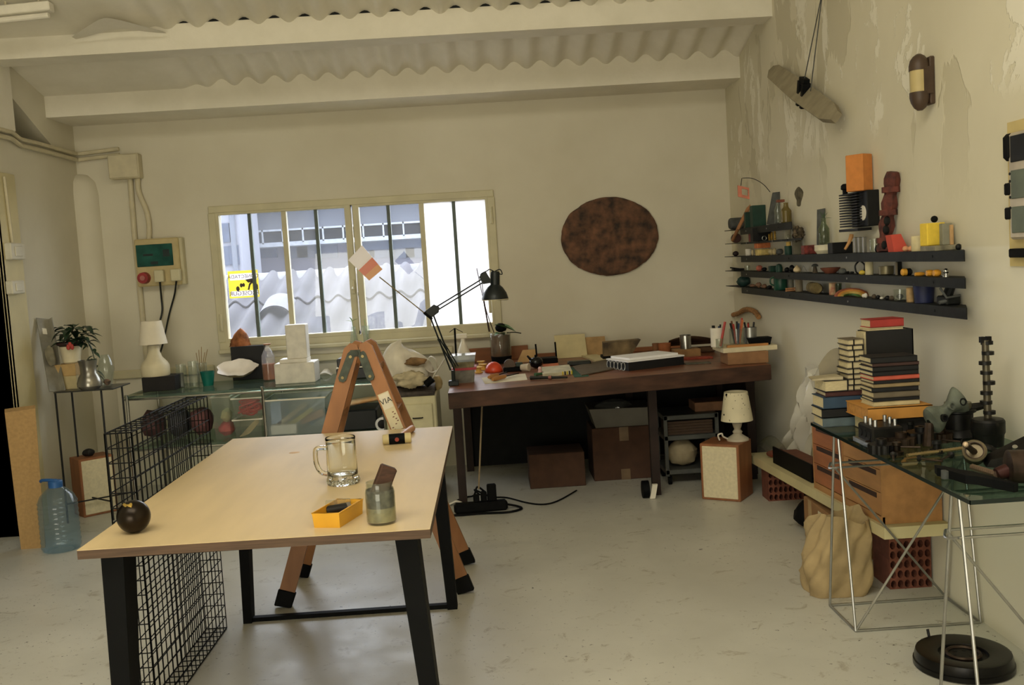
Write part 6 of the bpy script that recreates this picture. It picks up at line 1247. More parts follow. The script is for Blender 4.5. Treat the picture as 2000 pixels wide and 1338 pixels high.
for k, (px, w0, h0, cl) in enumerate(((1707, 9, 9, 'grey_brown'), (1715, 8, 8, 'near_black'), (1722, 8, 5, 'pale'), (1733, 11, 8, 'near_black'), (1742, 10, 9, 'grey_brown'))):
    rk('loose_pebble', ('first', 'second', 'third pale', 'fourth', 'last')[k]+' of the row of loose pebbles left of the glass dish', 'pebble', px, T1, w0, h0, dict(grey_brown=M_GB, near_black=M_DK, pale=M_WHITE)[cl], k, .2, X=1.728)
cy('glass_dish', 'clear glass dish with a dark stone inside on the lowest ledge', 'dish', 1758, T1, 24, 22, M_CLEARG, CUP, X=1.735); rk('dish_stone', 'dark stone lying inside the clear glass dish', 'stone', 1758, T1, 13, 11, M_GREY, 5, .2, lift=.006, X=1.735)
cy('cork_post', 'tan cork cylinder left of the blue cup', 'cork', 1778, T1, 14, 28, C('cork_post', (184, 152, 104), var=.15, scale=40), X=1.725)
cy('blue_cup', 'large dark blue cup at the near end of the lowest ledge', 'cup', 1805, T1, 40, 38, C('navy', (30, 38, 76)), [(.8, 0), (.85, .02), (1, 1), (.93, 1), (.8, .06), (0, .05)], X=1.737)
t = T('iron_vice', 'dark iron clamp with a bent handle at the near end of the lowest ledge', 'clamp', wl(1850, T1)[0]); p, s = wl(1850, T1, 1.74)
t.part('body', MB().box(p.x-.02, p.x+.035, p.y-.04, p.y+.05, T1, T1+.035, .006).cyl(p+Vector((0, 0, .03)), p+Vector((.015, 0, .068)), .018, n=10), M_LEDGE); t.part('handle', MB().tube([p+Vector((-.04, -.03, .068)), p+Vector((-.022, -.045, .03)), p+Vector((.03, -.045, .036))], .005, 6), M_GREY); t.part('screw', MB().tube([p+Vector((-.045, -.03, .012)), p+Vector((.0, -.03, .02))], .007, 8), M_GREY)
# ---------------------------------------------------------------- hung on the right wall
hx = XR-.07
a, b = PX(1507, 140, hx), PX(1632, 230, hx)
t = T('hanging_plank', 'grey weathered wooden blade hung on two wires high on the right wall', 'wood blade', (a+b)/2)
mb = MB().frame(a, b, (-.55, -1, .1)); Ln = (b-a).length
mb.prism([(0, .03), (.06, .052), (Ln*.5, .055), (Ln*.9, .052), (Ln, .03), (Ln+.01, -.02), (Ln*.9, -.05), (Ln*.45, -.055), (.05, -.04), (-.01, -.005)], -.016, .016); t.part('blade', mb, mat('weathered_wood', (148, 138, 114), .85, var=.1, scale=8, stretch=(.6, 2, 2), bump=.1))
for k in (-.03, .035):
    mb = MB(); mb.frame(a.lerp(b, .54+k/Ln*1.0), b, (-1, 0, 0)); mb.box(-.014, .014, -.065, .065, -.02, .022); t.part('strap', mb, M_RUBBER)
mid = a.lerp(b, .54)
mb = MB().frame(mid, b, (-1, 0, 0)).box(-.04, .04, .05, .085, -.016, .016); t.part('clip', mb, M_RUBBER)
top_ = PX(1607, -20, hx)
for x, y in ((1567, 175), (1583, 178)): t.part('wire', MB().tube([PX(x, y, hx), top_], .0028, 5), M_GREY)
t.part('ceiling_hook', MB().tube([top_, (top_.x, top_.y, roof(top_.y)+.02)], .003, 5), M_GREY)
a, b = PX(1798, 112, XR-.045), PX(1798, 206, XR-.045)
t = T('bulkhead_lamp', 'oblong brown ended wall light with a cream glass on the right wall', 'wall light', (XR-.045, (a.y+b.y)/2, b.z))
Lh = a.z-b.z; c0 = Vector((XR-.05, (a.y+b.y)/2, b.z)); r = .038
M_BRN = mat('brown_cap_ceramic', (74, 58, 46), .45)
t.part('lower_cap', MB().tube([c0+Vector((0, 0, z)) for z in (-.02, -.01, .01, .03, .05)], [.01, .022, .033, r, r], 16), M_BRN); t.part('upper_cap', MB().tube([c0+Vector((0, 0, Lh-z)) for z in (.05, .03, .01, -.005, -.014)], [r, r, .033, .022, .008], 16), M_BRN)
t.part('glass', MB().cyl(c0+Vector((0, 0, .05)), c0+Vector((0, 0, Lh-.05)), .0355, n=16), mat('cream_opal_glass', (190, 172, 122), .3, var=.05)); t.part('back_plate', MB().box(XR-.02, XR, c0.y-.03, c0.y+.03, c0.z+.0, c0.z+Lh, .004).box(XR-.05, XR-.01, c0.y-.035, c0.y-.028, c0.z+.04, c0.z+Lh-.04), M_BRN)
# finned black box with orange brick on it
y0, y1 = PX(1718, 400, XR).y, PX(1665, 400, XR-.02).y; zt, zb = PX(1690, 372, XR-.05).z, PX(1690, 442, XR-.05).z
y1 = y0+.29
t = T('finned_box', 'black finned metal box with a white oval disc fixed on the right wall', 'box', (XR-.06, (y0+y1)/2, zb))
t.part('body', MB().box(XR-.055, XR, y0, y0+.1, zb, zt, .003), M_DK); t.part('back_plate', MB().box(XR-.02, XR, y0+.1, y1, zb, zt), M_DK)
nf = 13
for k in range(nf):
    z = zb+(zt-zb)*(k+.3)/nf; t.part('fin', MB().box(XR-.08, XR-.02, y0+.06, y1, z, z+.0065), M_DK)
q = PX(1690, 416, XR-.125); qq = Vector((XR-.103, y0+.035, zb+(zt-zb)*.38))
t.part('white_oval', MB().frame(qq+Vector((.005, 0, 0)), qq-Vector((.01, 0, 0))).lathe([(1e-4, 0)], n=3) if False else MB().add([(XR-.0555-d, y0+.052+.036*math.cos(a*PI/10), zb+(zt-zb)*.38+.034*math.sin(a*PI/10)) for d in (0, .003) for a in range(20)], [tuple(range(20))[::-1], tuple(range(20, 40))]+[(i, (i+1) % 20, 20+(i+1) % 20, 20+i) for i in range(20)]), M_WHITE)
t.part('base_rail', MB().box(XR-.085, XR-.02, y0+.05, y1, zb-.018, zb-.006), M_DK)
oy = y0+.10
one('orange_brick', 'tall orange brick standing on the black finned box', 'brick', MB().at((XR-.062, oy-.03, zt), rz=.62).box(-.038, .038, -.045, .045, 0, .165, .003), mat('orange_brick', (206, 132, 68), .9, var=.06, scale=30))
one('black_cap', 'small black cap on the far edge of the finned box', 'cap', MB().lathe([(.012, 0), (.012, .02), (.02, .025), (.019, .042), (.01, .05), (0, .05)], (XR-.058, y1-.025, zb+(zt-zb)*(nf-.7)/nf+.0066), 14), M_RUBBER)  # a small dark cap with a rounded head
q = PX(1561, 384, XR); one('dent_shade', 'dark grey oval painted as the shade of a dent in the right wall above the ledges', 'mark', MB().add([(XR-d, q.y+.075*math.cos(a*PI/9)*(.8+.3*math.sin(a)), q.z+.055*math.sin(a*PI/9)) for d in (.0005, .004) for a in range(18)], [tuple(range(18)), tuple(range(18, 36))]+[(i, (i+1) % 18, 18+(i+1) % 18, 18+i) for i in range(18)]), mat('dent_shade_grey', (112, 104, 84), .95, var=.3, scale=30))  # thin dark plate painted as the shade inside a dent
# engine gasket picture at the right frame edge
pa, pb = PX(1968, 240, XR-.004), PX(1985, 520, XR-.004); yA = pa.y; yB = yA-.5
t = T('gasket_panel', 'pale metal engine gasket on a beige card at the right edge of the photo', 'wall panel', (XR, (yA+yB)/2, pb.z))
t.part('card', MB().box(XR-.006, XR, yB, yA, pb.z, pa.z), mat('beige_card_panel', (206, 186, 128), .8, var=.04))
gy0, gy1, gz0, gz1 = yB+.06, yA-.045, pb.z+.09, pa.z-.04
M_ALU = mat('cast_aluminium', (196, 184, 164), .5, .3, .08)
t.part('gasket', MB().box(XR-.03, XR-.006, gy0, gy1, gz0, gz1, .008), M_ALU)
hN = (gz1-gz0)
for k, (f0, f1) in enumerate(((.70, .99), (.36, .67), (.04, .33))): t.part('cylinder_bore', MB().box(XR-.034, XR-.03, gy0+.04, gy1-.022, gz0+hN*f0+.008, gz0+hN*f1-.008, .0018), M_DK if k == 0 else mat('green_grey_panel', (96, 104, 88), .5))
for f in (.25, .48): t.part('black_lug', MB().box(XR-.036, XR-.008, gy1-.012, gy1+.02, gz0+hN*f-.02, gz0+hN*f+.02, .004), M_RUBBER)
t.part('black_lug', MB().box(XR-.036, XR-.008, gy1-.02, gy1+.03, gz1-.09, gz1-.0, .012), M_RUBBER)
for f in (.3, .4, .55, .62): t.part('hole', MB().cyl((XR-.032, gy1-.012, gz0+hN*f), (XR-.029, gy1-.012, gz0+hN*f), .005, n=8), M_DK)
t.part('foot_bar', MB().box(XR-.03, XR-.006, gy0, gy1+.01, gz0-.06, gz0-.03, .004), M_RUBBER)

# ================================================================ LOW BOARD, BRICKS, DRAWER UNITS
def zb_(y): return .213+(5.94-y)*.0488       # the board climbs towards the viewer
BX0, BY0, BY1 = 1.515, 3.85, 5.94
one('low_board', 'long cream board lying on bricks along the right wall', 'board', MB().hexa([(BX0, BY0, zb_(BY0)-.048), (XR-.004, BY0, zb_(BY0)-.048), (XR-.004, BY1, zb_(BY1)-.048), (BX0, BY1, zb_(BY1)-.048)], [(BX0, BY0, zb_(BY0)), (XR-.004, BY0, zb_(BY0)), (XR-.004, BY1, zb_(BY1)), (BX0, BY1, zb_(BY1))]), mat('cream_painted_board', (212, 200, 154), .6, var=.06, scale=4))
M_BRK = mat('red_hollow_brick', (118, 70, 54), .9, var=.15, scale=20)
def hollow(nm, lab, x0, x1, y0, y1, z0, z1, nx_, nz_):
    # open cells in the end that faces the viewer
    mb = MB(); cw, ch = (x1-x0)/nx_, (z1-z0)/nz_; n = 8; dp = .06
    mb.box(x0, x1, y0+dp, y1, z0, z1)
    for i in range(nx_):
        for j in range(nz_):
            cx, cz_ = x0+(i+.5)*cw, z0+(j+.5)*ch; R_ = min(cw, ch)*.42; ring_ = []; sq = []
            for k in range(n):
                a = 2*PI*(k+.5)/n; ring_.append((cx+R_*math.cos(a)*cw/min(cw, ch), cz_+R_*math.sin(a)*ch/min(cw, ch)))
                m_ = max(abs(math.cos(a)), abs(math.sin(a))); sq.append((cx+cw/2*math.cos(a)/m_, cz_+ch/2*math.sin(a)/m_))
            for k in range(n):
                sq2 = sq
            corners = [(cx+cw/2*sx, cz_+ch/2*sz) for sx, sz in ((1, 1), (-1, 1), (-1, -1), (1, -1))]
            V = [(x, y0, z) for x, z in ring_]+[(x, y0+dp, z) for x, z in ring_]+[(x, y0, z) for x, z in sq]+[(x, y0, z) for x, z in corners]
            F = []
            for k in range(n):
                l = (k+1) % n; F += [(k, l, n+l, n+k), (2*n+k, 2*n+l, l, k)]
            for q, c in enumerate((0, 2, 4, 6)): F.append((2*n+c, 3*n+q, 2*n+(c+1) % n))
            mb.add(V, F)
    for f in ((x0, y0), (x1, y0)): mb.add([(f[0], y0, z0), (f[0], y0+dp, z0), (f[0], y0+dp, z1), (f[0], y0, z1)], [(0, 1, 2, 3)])
    mb.add([(x0, y0, z1), (x1, y0, z1), (x1, y0+dp, z1), (x0, y0+dp, z1)], [(0, 1, 2, 3)]); mb.add([(x0, y0, z0), (x1, y0, z0), (x1, y0+dp, z0), (x0, y0+dp, z0)], [(0, 1, 2, 3)])
    return one(nm, lab, 'brick', mb, M_BRK)
hollow('hollow_brick', 'red hollow brick with round holes under the far end of the cream board', 1.535, 1.762, 5.58, 5.72, 0, zb_(5.72)-.05, 8, 4)
hollow('hollow_brick', 'lower red hollow brick under the near end of the cream board', 1.60, 1.775, 4.02, 4.2, 0, .125, 6, 3)
hollow('hollow_brick', 'upper red hollow brick under the near end of the cream board', 1.60, 1.775, 4.02, 4.2, .1255, zb_(4.2)-.05, 6, 3)
M_MOP = mat('pale_orange_plywood', (180, 132, 82), .5, var=.1, scale=7, stretch=(3, .5, 3)); M_MOP2 = mat('red_brown_plywood', (164, 102, 64), .5, var=.12, scale=7, stretch=(3, .5, 3)); M_EDGE = mat('dark_gap', (52, 30, 20), .8)
def moppe(lab, ya, yb_, mt, mtd):              # drawers face the room (-X)
    za, zc_ = zb_(ya), zb_(yb_); X0, X1 = 1.53, 1.775; Hh = .325
    t = T('drawer_unit', lab, 'drawer unit', ((X0+X1)/2, (ya+yb_)/2, za))
    def slab_(x0, x1, y0, y1, f0, f1): return MB().hexa([(x0, y0, zb_(y0)+Hh*f0), (x1, y0, zb_(y0)+Hh*f0), (x1, y1, zb_(y1)+Hh*f0), (x0, y1, zb_(y1)+Hh*f0)], [(x0, y0, zb_(y0)+Hh*f1), (x1, y0, zb_(y0)+Hh*f1), (x1, y1, zb_(y1)+Hh*f1), (x0, y1, zb_(y1)+Hh*f1)])
    t.part('carcass', slab_(X0+.012, X1, ya, yb_, 0.0, 1), mt); t.part('plinth', slab_(X0+.002, X0+.012, ya, yb_, .0, .09), mt)
    for k in range(3):
        f0 = .11+k*.29; d = t.part('drawer', slab_(X0, X0+.012, ya+.012, yb_-.012, f0, f0+.28), mtd)
        yc = (ya+yb_)/2; e = d
        t.part('slot_handle', slab_(X0-.0012, X0+.002, ya+.05, yb_-.06, f0+.2, f0+.265), M_EDGE, parent=e)
    t.part('side_cheek', slab_(X0, X0+.012, ya, ya+.011, .0, 1), mt); t.part('side_cheek', slab_(X0, X0+.012, yb_-.011, yb_, .0, 1), mt); t.part('top_cheek', slab_(X0, X0+.012, ya, yb_, .97, 1), mt)
moppe('near orange plywood drawer unit on the cream board under the glass table', 3.905, 4.325, M_MOP, M_MOP)
moppe('far red brown plywood drawer unit on the cream board', 4.335, 4.75, M_MOP, M_MOP2)
# other things along the board
ya, yb_ = PX(1586, 915, 1.56).y, PX(1511, 885, 1.56).y
t = T('steel_channel', 'black steel channel lying on the cream board left of the drawers', 'channel', (1.6, (ya+yb_)/2, zb_(yb_)))
def sl2(x0, x1, d0, d1): return MB().hexa([(x0, ya, zb_(ya)+d0), (x1, ya, zb_(ya)+d0), (x1, yb_, zb_(yb_)+d0), (x0, yb_, zb_(yb_)+d0)], [(x0, ya, zb_(ya)+d1), (x1, ya, zb_(ya)+d1), (x1, yb_, zb_(yb_)+d1), (x0, yb_, zb_(yb_)+d1)])
t.part('web', sl2(1.56, 1.70, .001, .008), M_BLACK); t.part('flange', sl2(1.555, 1.562, .001, .095), M_BLACK); t.part('wooden_core', sl2(1.60, 1.69, .008, .07), mat('red_core', (104, 58, 40), .7))
q = PX(1490, 880, 1.62)
for k, (dx, dy) in enumerate(((0, 0), (.05, .03), (.02, -.06))): one('dried_pod', ('left', 'right', 'front')[k]+' of the three red brown dried pods at the far end of the board', 'pod', MB().rock((1.60+dx, 5.72+dy, zb_(5.75)+.026), (.06, .05, .04), k, .2), mat('red_pod', (122, 62, 44), .6, var=.3))
one('clear_dome_bag', 'loose clear plastic bag covering the pods at the far end of the board', 'plastic bag', MB().ball((1.64, 5.76, zb_(5.8)+.012), .12, (.95, 1.2, .95), 20, .15, 2, 4), thin('bag_film', (236, 240, 238), .1, .12, (190, 188, 170)), sharp=2) if False else None
def wrap(u, v):
    return (min(1.78, 1.722+.038*math.sin(13*u+4*v)+.022*math.sin(29*u-9*v)+.022*v), 5.50+.34*u*(1-.45*v)-.26*v+.03*math.sin(7*v+3*u), zb_(5.2)+.012+.50*v+.03*math.sin(9*u)*v)
one('bubble_wrap', 'crumpled clear plastic wrapping leaning on the right wall beside the drawers', 'plastic wrap', MB().surf(wrap, 22, 16), thin('wrap_film', (240, 238, 228), .9, .1, (246, 243, 234), .3), sharp=.5)
one('plastic_sheet', 'thin clear plastic sheet curling over the far end of the cream board', 'plastic sheet', MB().surf(lambda u, v: (1.545+.12*u, 5.58+.3*v, zb_(5.56+.3*v)+.004+.13*math.sin(PI*(.15+.8*u))*(.6+.4*math.sin(3*v+u))), 12, 8), thin('bag_film', (236, 240, 238), .1, .12, (190, 188, 170)), sharp=.6)
# cardboard parcel under the board
A, B = PZ(1592, 1060, 0), PZ(1650, 1104, 0)
xa, ya, yb_ = 1.51, 4.42, 4.86
hz = zb_(4.86)-.06
t = T('cardboard_parcel', 'brown cardboard parcel with a white label under the cream board', 'parcel', (1.62, 4.6, 0))
t.part('carton', MB().box(xa, 1.74, ya, yb_, 0, hz, .004), M_CARD); t.part('label', MB().box(xa-.0015, xa, ya+.08, ya+.22, hz-.16, hz-.02), mat('parcel_label', (216, 208, 184), .7, var=.06, scale=60))
t.part('tape', MB().box(xa-.001, xa, ya+.32, ya+.37, hz-.12, hz), mat('parcel_tape', (176, 146, 104), .4))
one('black_bag', 'black plastic bag tucked behind the cardboard parcel under the board', 'bag', MB().rock((1.58, 5.0, .07), (.14, .16, .14), 4, .3), M_RUBBER, sharp=2)
# canvas bag
c0 = Vector((1.385, 4.05, 0))
def sack(u, v):
    a = 2*PI*u; tw_ = .35*v
    prof = [.128, .140, .146, .146, .140, .132, .122, .112]; i = min(6, int(v*7)); f = v*7-i; R_ = prof[i]*(1-f)+prof[i+1]*f
    fold = 1+.075*math.sin(5*a+8*v+1)*(.25+.75*v)+.055*math.sin(11*a-7*v)*(.4+v)+.035*math.sin(3*a+14*v)+.07*(1-abs(math.sin(3.5*a+4.5*v+1.5*noise.noise(Vector((math.cos(a)*2, math.sin(a)*2, v*3))))))**4-.06*(1-abs(math.sin(2.5*a-6*v+2)))**5
    sq = (abs(math.cos(a))**6+abs(math.sin(a))**6)**-.16
    z = .325*v*(1+.06*math.sin(2*a+1)*v)+.006*math.sin(5*a)*v
    R_ *= .95; return (min(1.509, c0.x+.04*v+R_*fold*sq*math.cos(a+tw_)), c0.y+R_*fold*sq*.72*math.sin(a+tw_), max(0.001, z))
t = T('canvas_sack', 'tan canvas sack slumped on the floor in front of the low board', 'sack', c0)
M_CAN = mat('tan_canvas', (172, 150, 110), .95, var=.12, scale=9, bump=.35, det=8)
t.part('sack', MB().surf(sack, 64, 26, True).add([sack(i/24, 0) for i in range(24)], [tuple(range(24))]), M_CAN, sharp=2)
def mouth(u, v):
    p = Vector(sack(u, 1)); return tuple(p.lerp(Vector((c0.x+.04, c0.y, .22)), v**.7)+Vector((0, 0, .02*math.sin(6*PI*u)*v)))
t.part('mouth_fold', MB().surf(mouth, 64, 6, True), M_CAN, sharp=2)
one('sack_strap', 'folded canvas strap end hanging over the mouth of the sack', 'strap', MB().surf(lambda u, v: (c0.x-.02+.1*u+.02*math.sin(4*u), c0.y-.075-.03*math.sin(PI*u)+.02*v, .33-.10*u*(1-u)*2-.04*v+.006*math.sin(9*u)), 12, 4), M_CAN, sharp=2) if False else None

# ================================================================ GLASS TABLE
ZG = .74
gx0, gx1, gy0_, gy1_ = 1.267, 1.775, 2.62, 3.947
t = T('glass_table', 'green edged glass table top resting on two wire trestles by the right wall', 'table top', ((gx0+gx1)/2, (gy0_+gy1_)/2, ZG-.012))
t.part('glass_pane', MB().box(gx0+.002, gx1-.002, gy0_+.002, gy1_-.002, ZG-.012, ZG), thin('table_glass', (188, 208, 200), .04, .03, (90, 120, 110)))
M_GE = mat('dark_green_glass_edge', (14, 30, 28), .15)
for e in ((gx0, gx0+.002, gy0_, gy1_), (gx0, gx1, gy0_, gy0_+.002), (gx0, gx1, gy1_-.002, gy1_)): t.part('edge', MB().box(*e, ZG-.012, ZG), M_GE)
one('glass_edge', 'dark', 'x', MB(), None) if False else None
def trestle(lab, yc):
    t = T('wire_trestle', lab, 'trestle', (1.535, yc, 0)); X0, X1 = 1.295, 1.768; R_ = .0052; zt = ZG-.018; sp, st_ = .14, .022
    M_ = M_STEEL
    for x in (X0, X1):
        for sg in (-1, 1): t.part('leg', MB().tube([(x, yc+sg*sp, R_), (x, yc+sg*st_, zt)], R_, 8), M_)
        t.part('foot_bar', MB().tube([(x, yc-sp, R_), (x, yc+sp, R_)], R_, 8), M_)
    for sg in (-1, 1):
        t.part('base_bar', MB().tube([(X0, yc+sg*sp, R_), (X1, yc+sg*sp, R_)], R_, 8), M_); t.part('top_bar', MB().tube([(X0, yc+sg*st_, zt), (X1, yc+sg*st_, zt)], R_, 8), M_)
        f = .84; yy = yc+sg*(sp+(st_-sp)*f); t.part('middle_bar', MB().tube([(X0-.012, yy, zt*f), (X1, yy, zt*f)], R_*.85, 8), M_)
    t.part('loop', MB().tube(curve_pts([(X0-.012, yc-.04, zt*.84), (X0-.03, yc, zt*.84-.01), (X0-.012, yc+.04, zt*.84)], 4), R_*.85, 6), M_)
    t.part('brace', MB().tube([(X0-.01, yc+.04, zt*.84), (X1, yc+sp, R_)], R_*.9, 8), M_); t.part('brace', MB().tube([(X0, yc-sp, R_), (X1, yc-.04, zt*.84)], R_*.9, 8), M_)
trestle('far chrome wire trestle under the glass table', 3.735)
trestle('near chrome wire trestle at the right edge of the photo', 2.765)
def og(px, py, z=ZG): return PZ(px, py, z)
# books at the far end, lowest first
M_PG = mat('book_pages', (206, 192, 152), .9, var=.08, scale=80, stretch=(1, 1, 8))
M_CHAR = mat('cover_charcoal', (40, 36, 36), .7)
def book(lab, x0, x1, y0, y1, z, h, cover, rz=0, nm='book', grp=None, pages=None, spine='near'):
    c_ = Vector(((x0+x1)/2, (y0+y1)/2, z)); w_, d_ = (x1-x0)/2, (y1-y0)/2
    t = T(nm, lab, nm, c_, rz, world=False, group=grp); e = min(.003, h*.18)
    mb = MB().box(-w_, w_, -d_, d_, 0, e).box(-w_, w_, -d_, d_, h-e, h)
    if spine == 'near': mb.box(-w_, w_, -d_, -d_+e, 0, h)
    else: mb.box(w_-e, w_, -d_, d_, 0, h)
    t.part('cover', mb, cover); t.part('pages', MB().box(-w_+.003, w_-.004, -d_+e, d_-.003, e, h-e), pages or M_PG); return t
z = ZG
for k, (nm, cl, x0, x1, h, lb) in enumerate((('pale_blue', (92, 106, 112), 1.275, 1.44, .036, 'pale blue grey book at the bottom of the far book pile on the glass'), ('black', (24, 25, 28), 1.27, 1.45, .036, 'black book second from the bottom of the far book pile'),
        ('blue', (54, 76, 98), 1.275, 1.455, .046, 'thick blue book in the middle of the far book pile'), ('maroon', (72, 40, 38), 1.29, 1.45, .018, 'thin maroon book near the top of the far book pile'))):
    book(lb, x0, x1, 3.815, 3.942, z, h, mat('cover_'+nm, cl, .6, var=.1), .03*(k % 3-1)); z += h+.0005
zfar = z
book('black book topmost in the far book pile under the thin plate', 1.285, 1.378, 3.82, 3.94, zfar, .045, mat('cover_black', (24, 25, 28)), .04, spine='right'); zp = zfar+.0455
one('grey_card', 'grey curved card leaning behind the far book pile', 'card', MB().surf(lambda u, v: (1.318+.142*u-.012*v, 3.9435+.0025*math.sin(PI*u), ZG+.001+.30*v*(.66+.32*math.sin(PI*(.1+.75*u)))), 12, 5), mat('grey_card', (148, 140, 120), .8, var=.05), sharp=2)
one('thin_plate', 'thin pale plate jutting out over the far book pile', 'plate', MB().hexa([(1.245, 3.84, zp), (1.36, 3.82, zp), (1.365, 3.92, zp), (1.26, 3.93, zp)], [(1.245, 3.84, zp+.006), (1.36, 3.82, zp+.012), (1.365, 3.92, zp+.012), (1.26, 3.93, zp+.006)]), mat('pale_plate', (178, 166, 136), .6))
rnd = random.Random(3)
words = ['lowest', 'second', 'third', 'fourth', 'fifth', 'sixth', 'seventh', 'eighth', 'ninth', 'tenth', 'topmost']
z = zfar
for k in range(9):
    h = (.02, .024, .018, .022, .026, .02, .024, .02, .022)[k]; j = rnd.uniform(-.005, .004)
    t = book('%s small pale notebook with a black band from the bottom of the left stack' % words[k] if k < 8 else 'topmost small pale notebook with a black band in the left stack', 1.383+j, 1.447+j, 3.825, 3.935, z, h, mat('notebook_'+('black' if k % 2 else 'grey'), (26, 26, 28) if k % 2 else (110, 100, 82), .65, var=.1), rnd.uniform(-.06, .06), 'notebook', 'small pale notebooks in the left stack', None, 'right')
    t.part('elastic', MB().box(-.012, -.008, -.0575, -.0545, 0, h), M_RUBBER); z += h+.0004
# orange book on a dark one, carrying the tall notebook stack
book('dark book hidden under the orange brown book', 1.39, 1.60, 3.60, 3.80, ZG, .058, M_CHAR)
book('orange brown book lying under the tall notebook stack', 1.36, 1.60, 3.575, 3.80, ZG+.0585, .046, mat('cover_orange', (198, 140, 66), .7, var=.08), 0, pages=mat('orange_pages', (190, 136, 70), .8, var=.1, scale=60))
zs = ZG+.105
pS = PZ(1706, 795, zs); sx0, Yst = pS.x, max(pS.y, 3.60); sx1 = sx0+.172
cols = [('cream', (196, 182, 140)), ('black', (26, 26, 28)), ('grey', (110, 100, 82)), ('black', (26, 26, 28)), ('tan', (150, 130, 94)), ('black', (26, 26, 28)), ('coral', (196, 92, 72)), ('black', (26, 26, 28)), ('black', (26, 26, 28)), ('brown', (66, 44, 40)), ('black', (26, 26, 28))]
hts = [.018, .012, .022, .016, .014, .012, .016, .016, .018, .012, .022]; z = zs
for k, ((nm, cl), h) in enumerate(zip(cols, hts)):
    j = rnd.uniform(-.004, .004)
    book(('%s notebook with %s cover from the bottom of the tall stack on the glass table' if k < 10 else '%s notebook with %s cover of the tall stack on the glass table') % (words[k], nm), sx0+j, sx1+j, Yst, Yst+.125, z, h, mat('notebook_'+nm, cl, .65, var=.1), rnd.uniform(-.03, .03), 'notebook', 'notebooks in the tall stack'); z += h+.0004
vy = 3.845; vx0, vx1 = PY(1683, 700, vy).x, min(PY(1785, 700, vy).x, XR-.01); vx0 = max(vx0, 1.458); vt = PY(1730, 645, vy).z
t = T('black_volume', 'large thick black bound volume standing upright behind the notebook stack', 'book', ((vx0+vx1)/2, vy+.04, ZG))
t.part('cover', MB().box(vx0+.008, vx1, vy, vy+.005, ZG, vt).box(vx0+.008, vx1, vy+.085, vy+.09, ZG, vt).box(vx1-.005, vx1, vy, vy+.09, ZG, vt), mat('notebook_black', (26, 26, 28))); t.part('pages', MB().box(vx0, vx1-.006, vy+.005, vy+.085, ZG+.003, vt-.004), M_PG)
for k in range(2): one('loose_paper', ('lower', 'upper')[k]+' sheet of cream paper under the small red book', 'paper', MB().at(((vx0+vx1)/2-.01, vy+.045, vt+.0005+.006*k), rz=.05*k).box(-.07, .07, -.04, .045, 0, .0055, .001), M_PG)
book('small red book on top of the black volume', (vx0+vx1)/2-.075, (vx0+vx1)/2+.06, vy+.0, vy+.095, vt+.0125, .032, mat('cover_red', (168, 58, 52), .6), .05)
# ---------------------------------------------------------------- engine parts on the glass
M_IRON = mat('oily_dark_iron', (30, 29, 28), .45, .5, .3, 20, .15); M_IRON2 = mat('worn_brown_iron', (66, 52, 42), .5, .6, .3, 24, .2); M_CAST = mat('grey_green_casting', (108, 114, 102), .7, .1, .25, 14, .3)
def e3(px, py, dz=0): q = PZ(px, py, ZG); q.z += dz; return q
p = e3(1672, 858)
t = T('cylinder_head', 'dark cylinder head with bright studs on the glass in front of the orange book', 'engine part', p)
a, b = e3(1648, 842), e3(1700, 868)
p0 = Vector((1.345, 3.43, ZG))
t.part('block', MB().box(1.315, 1.425, 3.42, 3.56, ZG, ZG+.062, .006), M_IRON)
for i in range(2):
    for j in range(3): t.part('stud', MB().cyl((1.335+.07*i, 3.445+.045*j, ZG+.062), (1.335+.07*i, 3.445+.045*j, ZG+.085), .007, n=8), M_STEEL)
for i in range(3): t.part('valve_port', MB().cyl((1.312, 3.45+.04*i, ZG+.03), (1.32, 3.45+.04*i, ZG+.03), .014, n=12), M_DK)
t.part('side_rail', MB().box(1.30, 1.313, 3.41, 3.57, ZG, ZG+.008), M_STEEL)
for k, (a, b, lb) in enumerate((((1706, 838), (1761, 862), 'long steel bar lying furthest left among the engine parts'), ((1698, 845), (1716, 853), 'short steel bar beside the long one on the glass'))):
    A, B = e3(*a, .012), e3(*b, .012); one('steel_bar', lb, 'bar', MB().frame(A, B).box(0, (B-A).length, -.007, .007, -.0115, .006, .001), M_STEEL)
A, B = e3(1772, 895, .009), e3(1885, 880, .009)
one('ribbed_rod', 'thin ribbed brass coloured rod lying across the glass', 'rod', MB().tube([A.lerp(B, i/40) for i in range(41)], [.0055 if i % 2 else .0068 for i in range(41)], 8), mat('brassy_rod', (168, 146, 104), .35, .7))
for k, (px, py, r, h, lb) in enumerate(((1722, 884, .045, .03, 'flat dark gear wheel near the left glass edge'), (1760, 868, .05, .025, 'dark gear wheel left of the ribbed rod'), (1800, 862, .055, .035, 'larger dark gear wheel behind the ribbed rod'), (1838, 862, .04, .03, 'small dark gear wheel under the grey casting'))):
    p = e3(px, py); n = 20; one('gear_wheel', lb, 'gear', MB().add([(p.x+r*(1 if (i//2) % 2 else .88)*math.cos(PI*i/n), p.y+r*(1 if (i//2) % 2 else .88)*math.sin(PI*i/n), ZG+z) for z in (0, h) for i in range(2*n)], [tuple(range(2*n))[::-1], tuple(range(2*n, 4*n))]+[(i, (i+1) % (2*n), 2*n+(i+1) % (2*n), 2*n+i) for i in range(2*n)]).lathe([(r*.4, h), (r*.4, h+.018), (r*.2, h+.018), (r*.2, h)], (p.x, p.y, ZG), 14), M_IRON if k % 2 == 0 else M_IRON2)
p = e3(1880, 858); 
t = T('pump_body', 'tall dark stacked pump body under the grey casting', 'engine part', p+Vector((-.0, 0, 0)))
